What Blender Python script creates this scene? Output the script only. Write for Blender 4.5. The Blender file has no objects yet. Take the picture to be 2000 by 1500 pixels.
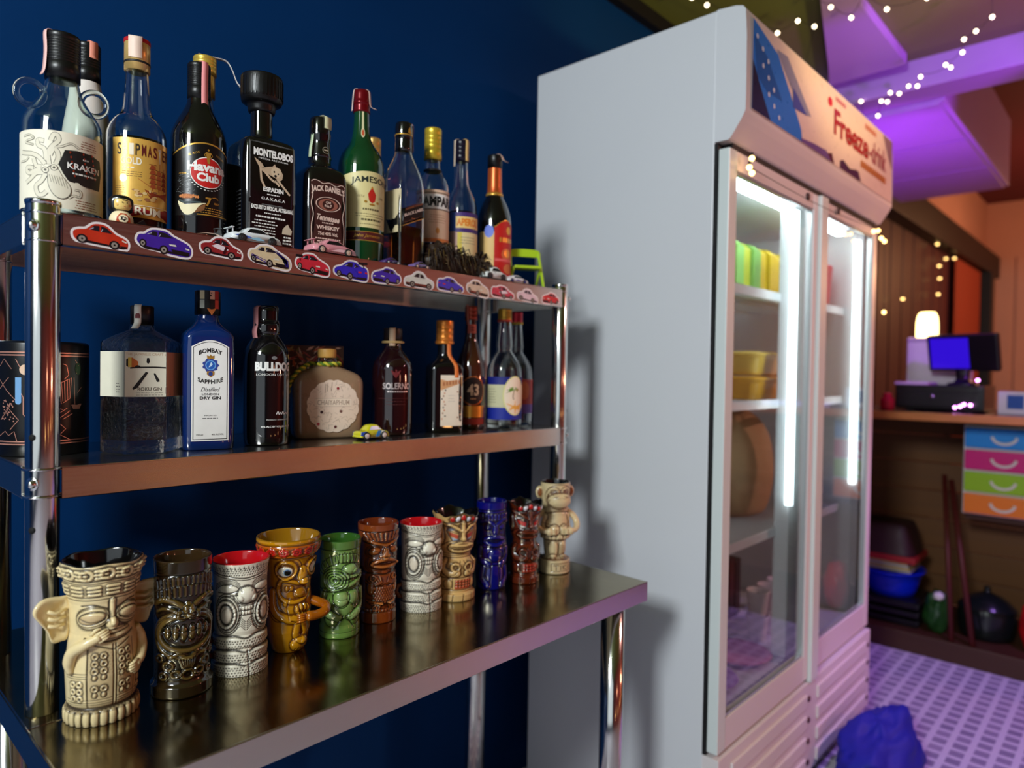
import bpy, bmesh, math, random
import numpy as np
from mathutils import Matrix, Vector, noise as mnoise

random.seed(7)
RNG = np.random.RandomState(7)
scene = bpy.context.scene
COL = scene.collection
PI = math.pi
R_ = math.radians


def srgb(r, g, b):
    def f(c):
        c = c / 255.0
        return c / 12.92 if c <= 0.04045 else ((c + 0.055) / 1.055) ** 2.4
    return (f(r), f(g), f(b))


# ------------------------------------------------------------------ camera, world, lights, exposure
CAM_Z = 1.27
yaw, pitch, roll = R_(42.831), R_(-1.074), R_(0.882)
fwd = Vector((math.cos(yaw) * math.cos(pitch), math.sin(yaw) * math.cos(pitch), math.sin(pitch)))
rgt = Vector((math.sin(yaw), -math.cos(yaw), 0))
upv = rgt.cross(fwd)
r2 = math.cos(roll) * rgt + math.sin(roll) * upv
u2 = -math.sin(roll) * rgt + math.cos(roll) * upv
camd = bpy.data.cameras.new('camera')
cam = bpy.data.objects.new('camera', camd)
COL.objects.link(cam)
mw = Matrix.Identity(4)
for i in range(3):
    mw[i][0], mw[i][1], mw[i][2] = r2[i], u2[i], -fwd[i]
mw[2][3] = CAM_Z
cam.matrix_world = mw
camd.sensor_width = 36.0
camd.lens = 1351.6 / 2000 * 36
camd.clip_start = 0.02
camd.dof.use_dof = True
camd.dof.focus_distance = 1.05
camd.dof.aperture_fstop = 2.5
scene.camera = cam

world = bpy.data.worlds.new('world')
scene.world = world
world.use_nodes = True
world.node_tree.nodes['Background'].inputs[0].default_value = (0.55, 0.6, 0.7, 1)
world.node_tree.nodes['Background'].inputs[1].default_value = 0.02

scene.view_settings.view_transform = 'Standard'
scene.view_settings.look = 'None'
scene.view_settings.gamma = 1.0
scene.view_settings.use_curve_mapping = False
scene.view_settings.exposure = 0.0
scene.cycles.use_denoising = True
scene.cycles.max_bounces = 12
scene.cycles.transmission_bounces = 12
scene.cycles.transparent_max_bounces = 24
scene.cycles.glossy_bounces = 5
scene.cycles.diffuse_bounces = 3
scene.cycles.caustics_reflective = False
scene.cycles.caustics_refractive = False
scene.cycles.sample_clamp_indirect = 6.0


def light(name, kind, loc, energy, color, size=None, target=None, size_y=None, radius=None):
    d = bpy.data.lights.new(name, kind)
    d.energy = energy
    d.color = color
    if kind == 'AREA':
        d.shape = 'RECTANGLE'
        d.size = size
        d.size_y = size_y or size
    if radius is not None:
        d.shadow_soft_size = radius
    o = bpy.data.objects.new(name, d)
    COL.objects.link(o)
    o.location = loc
    if target is not None:
        o.rotation_euler = (Vector(target) - Vector(loc)).to_track_quat('-Z', 'Y').to_euler()
    return o


# daylight through the wide shop window on the left, and the cold lamp panel high up beside it
light('window_daylight', 'AREA', (-1.98, -0.97, 1.42), 19, (0.84, 0.94, 1.0), 3.1, (3, -0.97, 1.42), 2.25)
light('cold_lamp_panel', 'AREA', (-1.70, 0.04, 2.42), 74, (0.90, 0.97, 1.0), 0.5, (1.5, 1.09, 0.72), 0.55)
# warm lamps along the far side of the room
WARM = (1.0, 0.40, 0.24)
light('warm_lamp_a', 'POINT', (1.2, -2.5, 1.35), 4, WARM, radius=0.09)
light('warm_lamp_b', 'POINT', (4.0, -2.4, 1.35), 40, WARM, radius=0.09)
light('warm_lamp_far', 'POINT', (7.6, -0.2, 2.3), 74, (1.0, 0.48, 0.22), radius=0.15)
for i, x in enumerate((0.45, 1.7, 2.9, 4.4)):
    light('table_candle', 'POINT', (x, -2.2, 0.62), 1.0, (1.0, 0.5, 0.18), radius=0.035)


def spot(name, loc, target, energy, color, deg, blend=0.5, radius=0.05):
    d = light(name, 'SPOT', loc, energy, color, target=target, radius=radius)
    d.data.spot_size = R_(deg)
    d.data.spot_blend = blend
    return d


# purple bar spots aimed up at the beams and down on the floor
PURPLE = (0.52, 0.08, 1.0)
spot('purple_spot_up', (2.75, -0.30, 2.05), (3.25, 0.98, 2.60), 80, PURPLE, 50)
spot('warm_downlight', (2.9, -1.5, 2.45), (2.3, 0.74, 1.30), 112, (1.0, 0.50, 0.42), 50)
spot('warm_uplight', (1.9, -0.5, 1.7), (2.25, 0.75, 2.64), 58, (1.0, 0.74, 0.30), 58)
spot('purple_spot_duct', (3.85, 1.0, 1.72), (4.15, 1.05, 2.5), 34, PURPLE, 100)
spot('purple_spot_floor', (3.0, -0.3, 2.45), (3.1, 0.2, 0.0), 120, (0.46, 0.22, 1.0), 62)
spot('purple_spot_bar', (2.9, 0.1, 2.3), (3.95, 0.78, 1.28), 52, (0.4, 0.06, 1.0), 26)

# ------------------------------------------------------------------ helpers: materials
MATS = {}


def mat(name, color, rough=0.5, metal=0.0, coat=0.0, noise=None, bump=None, emit=None, emit_s=0.0,
        trans=0.0, ior=1.45, aniso=0.0, sheen=0.0, spec=0.5):
    if name in MATS:
        return MATS[name]
    m = bpy.data.materials.new(name)
    m.use_nodes = True
    nt = m.node_tree
    b = nt.nodes['Principled BSDF']
    b.inputs['Base Color'].default_value = (*color, 1)
    b.inputs['Roughness'].default_value = rough
    b.inputs['Metallic'].default_value = metal
    b.inputs['Coat Weight'].default_value = coat
    b.inputs['Coat Roughness'].default_value = 0.04
    b.inputs['Transmission Weight'].default_value = trans
    b.inputs['IOR'].default_value = ior
    b.inputs['Anisotropic'].default_value = aniso
    b.inputs['Sheen Weight'].default_value = sheen
    b.inputs['Specular IOR Level'].default_value = spec
    if emit is not None:
        b.inputs['Emission Color'].default_value = (*emit, 1)
        b.inputs['Emission Strength'].default_value = emit_s
    tc = nt.nodes.new('ShaderNodeTexCoord')
    if noise:
        sc_, amt = noise[0], noise[1]
        n = nt.nodes.new('ShaderNodeTexNoise')
        n.inputs['Detail'].default_value = 5
        mp = nt.nodes.new('ShaderNodeMapping')
        if len(noise) > 2:
            mp.inputs['Scale'].default_value = noise[2]
        nt.links.new(tc.outputs['Object'], mp.inputs[0])
        nt.links.new(mp.outputs[0], n.inputs['Vector'])
        n.inputs['Scale'].default_value = sc_
        mx = nt.nodes.new('ShaderNodeMix')
        mx.data_type = 'RGBA'
        mx.inputs[6].default_value = (*[max(0, c * (1 - amt)) for c in color], 1)
        mx.inputs[7].default_value = (*[min(1, c * (1 + amt)) for c in color], 1)
        nt.links.new(n.outputs['Fac'], mx.inputs[0])
        nt.links.new(mx.outputs[2], b.inputs['Base Color'])
        if rough > 0.1:
            mr = nt.nodes.new('ShaderNodeMapRange')
            mr.inputs[3].default_value = rough * 0.75
            mr.inputs[4].default_value = min(1, rough * 1.25)
            nt.links.new(n.outputs['Fac'], mr.inputs[0])
            nt.links.new(mr.outputs[0], b.inputs['Roughness'])
    if bump:
        n2 = nt.nodes.new('ShaderNodeTexNoise')
        n2.inputs['Scale'].default_value = bump[0]
        n2.inputs['Detail'].default_value = 4
        mp2 = nt.nodes.new('ShaderNodeMapping')
        if len(bump) > 2:
            mp2.inputs['Scale'].default_value = bump[2]
        nt.links.new(tc.outputs['Object'], mp2.inputs[0])
        nt.links.new(mp2.outputs[0], n2.inputs['Vector'])
        bp = nt.nodes.new('ShaderNodeBump')
        bp.inputs['Strength'].default_value = bump[1]
        bp.inputs['Distance'].default_value = 0.002
        nt.links.new(n2.outputs['Fac'], bp.inputs['Height'])
        nt.links.new(bp.outputs[0], b.inputs['Normal'])
    MATS[name] = m
    return m


def paper(r, g, b, rough=0.55):
    return mat('print_%d_%d_%d' % (r, g, b), srgb(r, g, b), rough, noise=(60, 0.05))


def foil(r, g, b):
    return mat('foil_%d_%d_%d' % (r, g, b), srgb(r, g, b), 0.32, 0.55, noise=(40, 0.1))


def glaze_mat(name, rough, coat):
    if name in MATS:
        return MATS[name]
    m = bpy.data.materials.new(name)
    m.use_nodes = True
    nt = m.node_tree
    b = nt.nodes['Principled BSDF']
    at = nt.nodes.new('ShaderNodeAttribute')
    at.attribute_name = 'Col'
    n = nt.nodes.new('ShaderNodeTexNoise')
    n.inputs['Scale'].default_value = 90
    tc = nt.nodes.new('ShaderNodeTexCoord')
    nt.links.new(tc.outputs['Object'], n.inputs['Vector'])
    hs = nt.nodes.new('ShaderNodeHueSaturation')
    mr = nt.nodes.new('ShaderNodeMapRange')
    mr.inputs[3].default_value = 0.85
    mr.inputs[4].default_value = 1.12
    nt.links.new(n.outputs['Fac'], mr.inputs[0])
    nt.links.new(mr.outputs[0], hs.inputs['Value'])
    nt.links.new(at.outputs['Color'], hs.inputs['Color'])
    nt.links.new(hs.outputs[0], b.inputs['Base Color'])
    b.inputs['Roughness'].default_value = rough
    b.inputs['Coat Weight'].default_value = coat
    b.inputs['Coat Roughness'].default_value = 0.06
    MATS[name] = m
    return m


def pane_mat(name, tint=(1, 1, 1), rough=0.0, boost=1.0):
    """thin clear pane: Fresnel mix of see-through and mirror reflection"""
    if name in MATS:
        return MATS[name]
    m = bpy.data.materials.new(name)
    m.use_nodes = True
    nt = m.node_tree
    for n in list(nt.nodes):
        if n.type == 'BSDF_PRINCIPLED':
            nt.nodes.remove(n)
    out = [n for n in nt.nodes if n.type == 'OUTPUT_MATERIAL'][0]
    tr = nt.nodes.new('ShaderNodeBsdfTransparent')
    tr.inputs[0].default_value = (*tint, 1)
    gl = nt.nodes.new('ShaderNodeBsdfGlossy')
    gl.inputs['Roughness'].default_value = rough
    fr = nt.nodes.new('ShaderNodeFresnel')
    fr.inputs['IOR'].default_value = 1.5
    mu = nt.nodes.new('ShaderNodeMath')
    mu.operation = 'MULTIPLY'
    mu.use_clamp = True
    mu.inputs[1].default_value = boost
    ge = nt.nodes.new('ShaderNodeNewGeometry')
    sb = nt.nodes.new('ShaderNodeMath')
    sb.operation = 'SUBTRACT'
    sb.inputs[0].default_value = 1.0
    nt.links.new(ge.outputs['Backfacing'], sb.inputs[1])
    m2 = nt.nodes.new('ShaderNodeMath')
    m2.operation = 'MULTIPLY'
    nt.links.new(fr.outputs[0], m2.inputs[0])
    nt.links.new(sb.outputs[0], m2.inputs[1])
    nt.links.new(m2.outputs[0], mu.inputs[0])
    mx = nt.nodes.new('ShaderNodeMixShader')
    nt.links.new(mu.outputs[0], mx.inputs[0])
    nt.links.new(tr.outputs[0], mx.inputs[1])
    nt.links.new(gl.outputs[0], mx.inputs[2])
    nt.links.new(mx.outputs[0], out.inputs[0])
    MATS[name] = m
    return m


STEEL = mat('brushed_steel', srgb(205, 203, 198), 0.2, 1.0, noise=(14, 0.08, (1, 30, 30)), bump=(300, 0.05, (0.02, 1, 1)))
STEEL_POST = mat('polished_steel_tube', srgb(215, 214, 210), 0.13, 1.0, noise=(30, 0.05), bump=(240, 0.04, (1, 1, 0.02)))
STEEL_TOP = mat('worn_steel_top', srgb(154, 143, 112), 0.17, 1.0, noise=(16, 0.22), bump=(120, 0.08, (1, 0.25, 1)))
STEEL_RIM = mat('brushed_steel_edge', srgb(206, 203, 198), 0.24, 1.0, noise=(14, 0.06, (1, 30, 30)), aniso=0.6)
_nt = STEEL_RIM.node_tree
_tg = _nt.nodes.new('ShaderNodeCombineXYZ')
_tg.inputs[0].default_value = 1.0
_nt.links.new(_tg.outputs[0], _nt.nodes['Principled BSDF'].inputs['Tangent'])
_nt.nodes['Principled BSDF'].inputs['Anisotropic Rotation'].default_value = 0.0
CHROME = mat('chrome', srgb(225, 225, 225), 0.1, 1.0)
BLACKHOLE = mat('dark_recess', srgb(8, 8, 8), 0.8)
GLASS = mat('clear_glass', (0.97, 0.99, 0.985), 0.0, trans=1.0, ior=1.45)
GLASS_G = mat('greenish_clear_glass', (0.86, 0.95, 0.91), 0.0, trans=1.0, ior=1.45)


# ------------------------------------------------------------------ helpers: mesh building
class MB:
    def __init__(s):
        s.v, s.f, s.m, s.sm, s.mats, s.n = [], [], [], [], [], 0

    def mi(s, m):
        if m not in s.mats:
            s.mats.append(m)
        return s.mats.index(m)

    def add(s, verts, faces, m, smooth=True):
        k = s.mi(m)
        s.v.append(np.asarray(verts, float).reshape(-1, 3))
        for f in faces:
            s.f.append([int(i) + s.n for i in f])
            s.m.append(k)
            s.sm.append(smooth)
        s.n += len(s.v[-1])
        return s

    def xf(s, mtx):
        """transform everything so far"""
        a = np.concatenate(s.v)
        mt = np.array(mtx)
        s.v = [a @ mt[:3, :3].T + mt[:3, 3]]
        return s

    def box(s, c, size, m, bev=0.0, rot=None):
        v, f = bev_box(*size, bev)
        if rot is not None:
            v = v @ np.array(rot).T
        return s.add(v + np.array(c), f, m, False)

    def lathe(s, pts, m, seg=48, cx=0, cy=0, cap0=True, cap1=True, flip=False, smooth=True):
        """pts: (z, rx[, ry, n]) rings from bottom to top; n = superellipse exponent"""
        P = []
        for p in pts:
            z, rx = p[0], p[1]
            ry = p[2] if len(p) > 2 else rx
            n = p[3] if len(p) > 3 else 2.0
            P.append((z, rx, ry, n))
        th = np.arange(seg) * 2 * PI / seg
        c, sn = np.cos(th), np.sin(th)
        V = []
        for z, rx, ry, n in P:
            rx, ry = max(rx, 1e-5), max(ry, 1e-5)
            if n == 2 and rx == ry:
                r = np.full(seg, rx)
            else:
                r = ((np.abs(c) / rx) ** n + (np.abs(sn) / ry) ** n) ** (-1.0 / n)
            V.append(np.stack([cx + r * c, cy + r * sn, np.full(seg, z)], 1))
        V = np.concatenate(V)
        F = []
        for k in range(len(P) - 1):
            for i in range(seg):
                j = (i + 1) % seg
                F.append((k * seg + i, k * seg + j, (k + 1) * seg + j, (k + 1) * seg + i))
        if cap0:
            F.append(tuple(range(seg))[::-1])
        if cap1:
            b = (len(P) - 1) * seg
            F.append(tuple(b + i for i in range(seg)))
        if flip:
            F = [f[::-1] for f in F]
        return s.add(V, F, m, smooth)

    def tube(s, path, r, m, seg=10, closed=False, flat=None):
        """round tube (or flat ribbon cross-section when flat=(w,t))"""
        P = [Vector(p) for p in path]
        n = len(P)
        rr = r if hasattr(r, '__len__') else [r] * n
        V = []
        prev = None
        for i, p in enumerate(P):
            a = P[(i - 1) % n] if (closed or i > 0) else P[i]
            b = P[(i + 1) % n] if (closed or i < n - 1) else P[i]
            t = (b - a).normalized()
            if prev is None:
                ref = Vector((0, 0, 1)) if abs(t.z) < 0.9 else Vector((1, 0, 0))
                nx = t.cross(ref).normalized()
            else:
                nx = (prev - t * prev.dot(t)).normalized()
            prev = nx
            ny = t.cross(nx)
            for k in range(seg):
                a_ = 2 * PI * k / seg
                V.append(p + (nx * math.cos(a_) + ny * math.sin(a_)) * rr[i])
        F = []
        for i in range(n if closed else n - 1):
            i2 = (i + 1) % n
            for k in range(seg):
                k2 = (k + 1) % seg
                F.append((i * seg + k, i * seg + k2, i2 * seg + k2, i2 * seg + k))
        if not closed:
            F.append(tuple(range(seg))[::-1])
            F.append(tuple((n - 1) * seg + k for k in range(seg)))
        return s.add([tuple(v) for v in V], F, m, True)

    def ribbon(s, path, wvec, m, t=0.0003):
        """thin strip: path centre line, wvec half-width vector"""
        w = np.array(wvec, float)
        P = np.array(path, float)
        n = len(P)
        T = np.gradient(P, axis=0)
        N = np.cross(T, w)
        N /= np.linalg.norm(N, axis=1)[:, None] + 1e-9
        V = np.concatenate([P - w + N * t, P + w + N * t, P + w - N * t, P - w - N * t])
        F = []
        for i in range(n - 1):
            for k in range(4):
                k2 = (k + 1) % 4
                F.append((k * n + i, k2 * n + i, k2 * n + i + 1, k * n + i + 1))
        F.append((0, n, 2 * n, 3 * n))
        F.append((n - 1, 4 * n - 1, 3 * n - 1, 2 * n - 1))
        return s.add(V, F, m, True)

    def prism(s, poly, z0, z1, m, frame=None, smooth=False):
        """polygon (2-D) extruded along local z; frame 4x4 puts it in place"""
        n = len(poly)
        V = [(x, y, z0) for x, y in poly] + [(x, y, z1) for x, y in poly]
        F = [tuple(range(n))[::-1], tuple(range(n, 2 * n))]
        for i in range(n):
            j = (i + 1) % n
            F.append((i, j, n + j, n + i))
        V = np.array(V, float)
        if frame is not None:
            fr = np.array(frame)
            V = V @ fr[:3, :3].T + fr[:3, 3]
        return s.add(V, F, m, smooth)

    def ball(s, c, r, m, seg=16, rings=10, rot=None):
        r = r if hasattr(r, '__len__') else (r, r, r)
        V, F = [(0, 0, -1)], []
        for i in range(1, rings):
            a = -PI / 2 + PI * i / rings
            for k in range(seg):
                b = 2 * PI * k / seg
                V.append((math.cos(a) * math.cos(b), math.cos(a) * math.sin(b), math.sin(a)))
        V.append((0, 0, 1))
        for k in range(seg):
            F.append((0, 1 + (k + 1) % seg, 1 + k))
        for i in range(rings - 2):
            for k in range(seg):
                a, b = 1 + i * seg + k, 1 + i * seg + (k + 1) % seg
                F.append((a, b, b + seg, a + seg))
        L = len(V) - 1
        for k in range(seg):
            F.append((L, L - seg + k, L - seg + (k + 1) % seg))
        V = np.array(V) * np.array(r)
        if rot is not None:
            V = V @ np.array(rot).T
        return s.add(V + np.array(c), F, m, True)

    def build(s, name, parent=None, loc=(0, 0, 0), rot=(0, 0, 0), col=None):
        me = bpy.data.meshes.new(name)
        V = np.concatenate(s.v)
        me.from_pydata(V.tolist(), [], s.f)
        for m in s.mats:
            me.materials.append(m)
        me.polygons.foreach_set('material_index', s.m)
        me.polygons.foreach_set('use_smooth', s.sm)
        me.update()
        o = bpy.data.objects.new(name, me)
        COL.objects.link(o)
        o.location = loc
        o.rotation_euler = rot
        if parent is not None:
            o.parent = parent
        return o


_bb = {}


def bev_box(sx, sy, sz, b):
    k = (round(sx, 5), round(sy, 5), round(sz, 5), round(b, 5))
    if k in _bb:
        return _bb[k]
    if b <= 0:
        x, y, z = sx / 2, sy / 2, sz / 2
        V = np.array([(-x, -y, -z), (x, -y, -z), (x, y, -z), (-x, y, -z), (-x, -y, z), (x, -y, z), (x, y, z), (-x, y, z)])
        F = [(0, 3, 2, 1), (4, 5, 6, 7), (0, 1, 5, 4), (1, 2, 6, 5), (2, 3, 7, 6), (3, 0, 4, 7)]
    else:
        bm = bmesh.new()
        bmesh.ops.create_cube(bm, size=1)
        for v in bm.verts:
            v.co.x *= sx
            v.co.y *= sy
            v.co.z *= sz
        bmesh.ops.bevel(bm, geom=bm.edges[:], offset=min(b, min(sx, sy, sz) * 0.45), segments=2, affect='EDGES', profile=0.6)
        bm.verts.index_update()
        V = np.array([v.co[:] for v in bm.verts])
        F = [tuple(v.index for v in f.verts) for f in bm.faces]
        bm.free()
    _bb[k] = (V, F)
    return V, F


def chaikin(pts, it=2):
    """round a polyline's corners, ends kept; works on tuples of any length"""
    P = [np.array(p, float) for p in pts]
    for _ in range(it):
        Q = [P[0]]
        for a, b in zip(P[:-1], P[1:]):
            Q.append(a * 0.75 + b * 0.25)
            Q.append(a * 0.25 + b * 0.75)
        Q.append(P[-1])
        P = Q
    return [tuple(p) for p in P]


def spline(pts, n=8, closed=False):
    P = [np.array(p, float) for p in pts]
    if closed:
        P = [P[-1]] + P + [P[0], P[1]]
    else:
        P = [2 * P[0] - P[1]] + P + [2 * P[-1] - P[-2]]
    out = []
    for i in range(1, len(P) - 2):
        for k in range(n):
            t = k / n
            a, b, c, d = P[i - 1], P[i], P[i + 1], P[i + 2]
            out.append(tuple(0.5 * (2 * b + (c - a) * t + (2 * a - 5 * b + 4 * c - d) * t * t + (3 * b - a - 3 * c + d) * t ** 3)))
    if not closed:
        out.append(tuple(P[-2]))
    return out


def thing(name, label, cat, loc=(0, 0, 0), rotz=0.0, group=None):
    o = bpy.data.objects.new(name, None)
    COL.objects.link(o)
    o.empty_display_size = 0.03
    o.location = loc
    o.rotation_euler = (0, 0, rotz)
    tag(o, label, cat, group)
    return o


def tag(o, label, cat, group=None):
    o['label'] = label
    o['category'] = cat
    if group:
        o['group'] = group
    return o


def struct(o):
    o['kind'] = 'structure'
    return o


# ------------------------------------------------------------------ helpers: flat print wrapped on a surface
_txt = {}


def text2d(s, bold=0.0):
    k = (s, bold)
    if k in _txt:
        return _txt[k]
    cu = bpy.data.curves.new('t', 'FONT')
    cu.body = s
    cu.size = 1.0
    cu.resolution_u = 3
    cu.offset = bold
    o = bpy.data.objects.new('t', cu)
    COL.objects.link(o)
    bpy.context.view_layer.update()
    me = bpy.data.meshes.new_from_object(o.evaluated_get(bpy.context.evaluated_depsgraph_get()))
    V = np.array([v.co[:2] for v in me.vertices]) if len(me.vertices) else np.zeros((0, 2))
    F = [tuple(p.vertices) for p in me.polygons]
    bpy.data.objects.remove(o)
    bpy.data.meshes.remove(me)
    bpy.data.curves.remove(cu)
    if len(V):
        lo, hi = V.min(0), V.max(0)
        V = (V - (lo + hi) / 2) / (hi - lo)
    _txt[k] = (V, F)
    return V, F


def refine(V, F, lim):
    """split long edges so flat lettering can follow a curved wall"""
    V = [tuple(v) for v in V]
    tris = []
    for f in F:
        for i in range(1, len(f) - 1):
            tris.append((f[0], f[i], f[i + 1]))
    mid = {}

    def m(a, b):
        k = (min(a, b), max(a, b))
        if k not in mid:
            mid[k] = len(V)
            V.append(((V[a][0] + V[b][0]) / 2, (V[a][1] + V[b][1]) / 2))
        return mid[k]

    for _ in range(6):
        out, ch = [], False
        for a, b, c in tris:
            e = [(a, b), (b, c), (c, a)]
            L = [abs(V[p][0] - V[q][0]) for p, q in e]
            sp = [l > lim for l in L]
            k = sum(sp)
            if k == 0:
                out.append((a, b, c))
                continue
            ch = True
            if k == 3:
                x, y, z = m(a, b), m(b, c), m(c, a)
                out += [(a, x, z), (x, b, y), (z, y, c), (x, y, z)]
            else:
                i = L.index(max(L))
                p, q = e[i]
                r = [w for w in (a, b, c) if w not in (p, q)][0]
                x = m(p, q)
                if k == 2 or True:
                    # make sure every split edge is handled consistently by neighbours: only split edges > lim
                    if k == 1:
                        out += [(p, x, r), (x, q, r)]
                    else:
                        j = [t for t in range(3) if sp[t] and t != i][0]
                        p2, q2 = e[j]
                        y = m(p2, q2)
                        if p2 == q:   # edges i then j: p-x-q-y-r
                            out += [(p, x, r), (x, y, r), (x, q, y)]
                        else:         # edge j ends at p: r-y-p-x-q
                            out += [(y, p, x), (y, x, r), (x, q, r)]
        tris = out
        if not ch:
            break
    return np.array(V), tris


class Print:
    def __init__(s, surf, mb=None, lift=0.00025, step=0.00012, lim=0.004):
        s.surf, s.mb, s.lift, s.step, s.lim = surf, mb or MB(), lift, step, lim

    def put(s, V, F, m, layer):
        V = np.asarray(V, float)
        if not len(V):
            return s
        X = s.surf(V[:, 0], V[:, 1], np.full(len(V), s.lift + s.step * layer))
        s.mb.add(np.stack(X, 1), F, m, True)
        return s

    def grid(s, fx0, fx1, z0, z1, m, layer=0, nz=2):
        """strip between left edge fx0(z) and right edge fx1(z), or top z1(x)"""
        n = max(2, int(abs((fx1 if not callable(fx1) else 0.05) - (fx0 if not callable(fx0) else -0.05)) / s.lim) + 1)
        xs = np.linspace(0, 1, n + 1)
        V, F = [], []
        for k in range(nz + 1):
            t = k / nz
            for x in xs:
                X = fx0 + (fx1 - fx0) * x
                b = z0(X) if callable(z0) else z0
                a = z1(X) if callable(z1) else z1
                V.append((X, b + (a - b) * t))
        for k in range(nz):
            for i in range(n):
                F.append((k * (n + 1) + i, k * (n + 1) + i + 1, (k + 1) * (n + 1) + i + 1, (k + 1) * (n + 1) + i))
        return s.put(V, F, m, layer)

    rect = grid

    def disc(s, cx, cz, rx, rz, m, layer=1, seg=40, ring=0.0, wob=None):
        """filled ellipse, or a ring of width `ring`"""
        V, F = [], []
        K = max(1, int(rx / s.lim)) if not ring else 1
        rads = np.linspace(0 if not ring else 1 - ring / max(rx, rz), 1, K + 1)
        for q in rads:
            for i in range(seg):
                a = 2 * PI * i / seg
                w = wob(a) if (wob and q == 1) else 1
                V.append((cx + rx * q * w * math.cos(a), cz + rz * q * w * math.sin(a)))
        for k in range(len(rads) - 1):
            for i in range(seg):
                j = (i + 1) % seg
                F.append((k * seg + i, k * seg + j, (k + 1) * seg + j, (k + 1) * seg + i))
        return s.put(V, F, m, layer)

    def poly(s, pts, m, layer=1):
        """polygon that its centroid can see"""
        P = np.array(pts, float)
        c = P.mean(0)
        d = np.abs(P - c).max()
        K = max(1, int(d / s.lim))
        n = len(P)
        V = [c + (P[i] - c) * ((k + 1) / K) for k in range(K) for i in range(n)] + [c]
        F = []
        L = len(V) - 1
        for i in range(n):
            F.append((L, i, (i + 1) % n))
        for k in range(K - 1):
            for i in range(n):
                j = (i + 1) % n
                F.append((k * n + i, (k + 1) * n + i, (k + 1) * n + j, k * n + j))
        return s.put(V, F, m, layer)

    def line(s, pts, w, m, layer=1, smooth=0):
        if smooth:
            pts = spline(pts, smooth)
        P = np.array(pts, float)
        Q = [P[0]]
        for a, b in zip(P[:-1], P[1:]):
            k = max(1, int(abs(b[0] - a[0]) / s.lim))
            for i in range(1, k + 1):
                Q.append(a + (b - a) * i / k)
        P = np.array(Q)
        T = np.gradient(P, axis=0)
        T /= np.linalg.norm(T, axis=1)[:, None] + 1e-12
        N = np.stack([-T[:, 1], T[:, 0]], 1) * (w / 2)
        V = np.concatenate([P + N, P - N])
        n = len(P)
        F = [(i, n + i, n + i + 1, i + 1) for i in range(n - 1)]
        return s.put(V, F, m, layer)

    def text(s, body, cx, cz, w, h, m, layer=1, arch=0.0, slant=0.0, bold=0.0, tilt=0.0):
        V, F = text2d(body, bold)
        if not len(V):
            return s
        V = V * np.array([w, h])
        V, F = refine(V, F, s.lim)
        x, z = V[:, 0].copy(), V[:, 1].copy()
        x += slant * z
        z += arch * (1 - (2 * x / max(w, 1e-6)) ** 2)
        z += tilt * x
        return s.put(np.stack([cx + x, cz + z], 1), F, m, layer)

    def small(s, cx, cz, w, n, dz, m, layer=1, hh=0.0011, seed=0, align='C'):
        """lines too small to read: rows of tiny dashes like word shapes"""
        rn = random.Random(seed + int(cx * 1e4) + int(cz * 1e4))
        for i in range(n):
            L = w * rn.uniform(0.75, 1.0)
            x = cx - (L / 2 if align == 'C' else w / 2)
            e = x + L
            z = cz - i * dz
            while x < e - 0.001:
                l = min(rn.uniform(0.0018, 0.0055), e - x)
                s.grid(x, x + l, z - hh / 2, z + hh / 2, m, layer, 1)
                x += l + 0.0011
        return s

    def build(s, name, parent):
        return s.mb.build(name, parent)


def round_surf(prof, cx=0.0, cy=0.0):
    """prof: list of (z, r) of the wall; s is arc length on the widest radius"""
    zs = np.array([p[0] for p in prof])
    rs = np.array([p[1] for p in prof])
    Rm = rs.max()

    def f(sx, z, h):
        r = np.interp(z, zs, rs) + h
        th = sx / Rm
        return cx + r * np.sin(th), cy - r * np.cos(th), z
    return f


def face_surf(rx, ry, n=8.0):
    """front face (towards -y) of a superellipse prism"""
    def f(sx, z, h):
        q = np.clip(1 - np.abs(sx / rx) ** n, 1e-6, 1)
        return sx, -(ry * q ** (1 / n)) - h, z
    return f


def side_surf(rx, ry, n=8.0):
    """left face (towards -x)"""
    def f(sx, z, h):
        q = np.clip(1 - np.abs(sx / ry) ** n, 1e-6, 1)
        return -(rx * q ** (1 / n)) - h, -sx, z
    return f


def flat_surf(y):
    def f(sx, z, h):
        return sx, np.full_like(sx, y) - h, z
    return f

# ------------------------------------------------------------------ the room
NAVY = mat('navy_wall_paint', srgb(0, 48, 98), 0.7, noise=(5, 0.12), bump=(90, 0.12), spec=0.12)
MAROON = mat('maroon_boarding', srgb(74, 26, 36), 0.5, noise=(3, 0.2, (1, 1, 0.1)))
TAN = mat('tan_plaster', srgb(212, 164, 148), 0.7, noise=(3, 0.1))
COPPERY = mat('terracotta_wall', srgb(142, 62, 56), 0.75, noise=(2, 0.15))
CEIL = mat('khaki_ceiling_board', srgb(108, 118, 58), 0.5, noise=(2, 0.1))
CEILF = mat('far_ceiling', srgb(92, 30, 44), 0.7, noise=(2, 0.12))
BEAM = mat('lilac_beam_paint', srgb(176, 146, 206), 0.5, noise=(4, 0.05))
DARKTRIM = mat('black_trim', srgb(14, 13, 14), 0.5)


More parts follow.
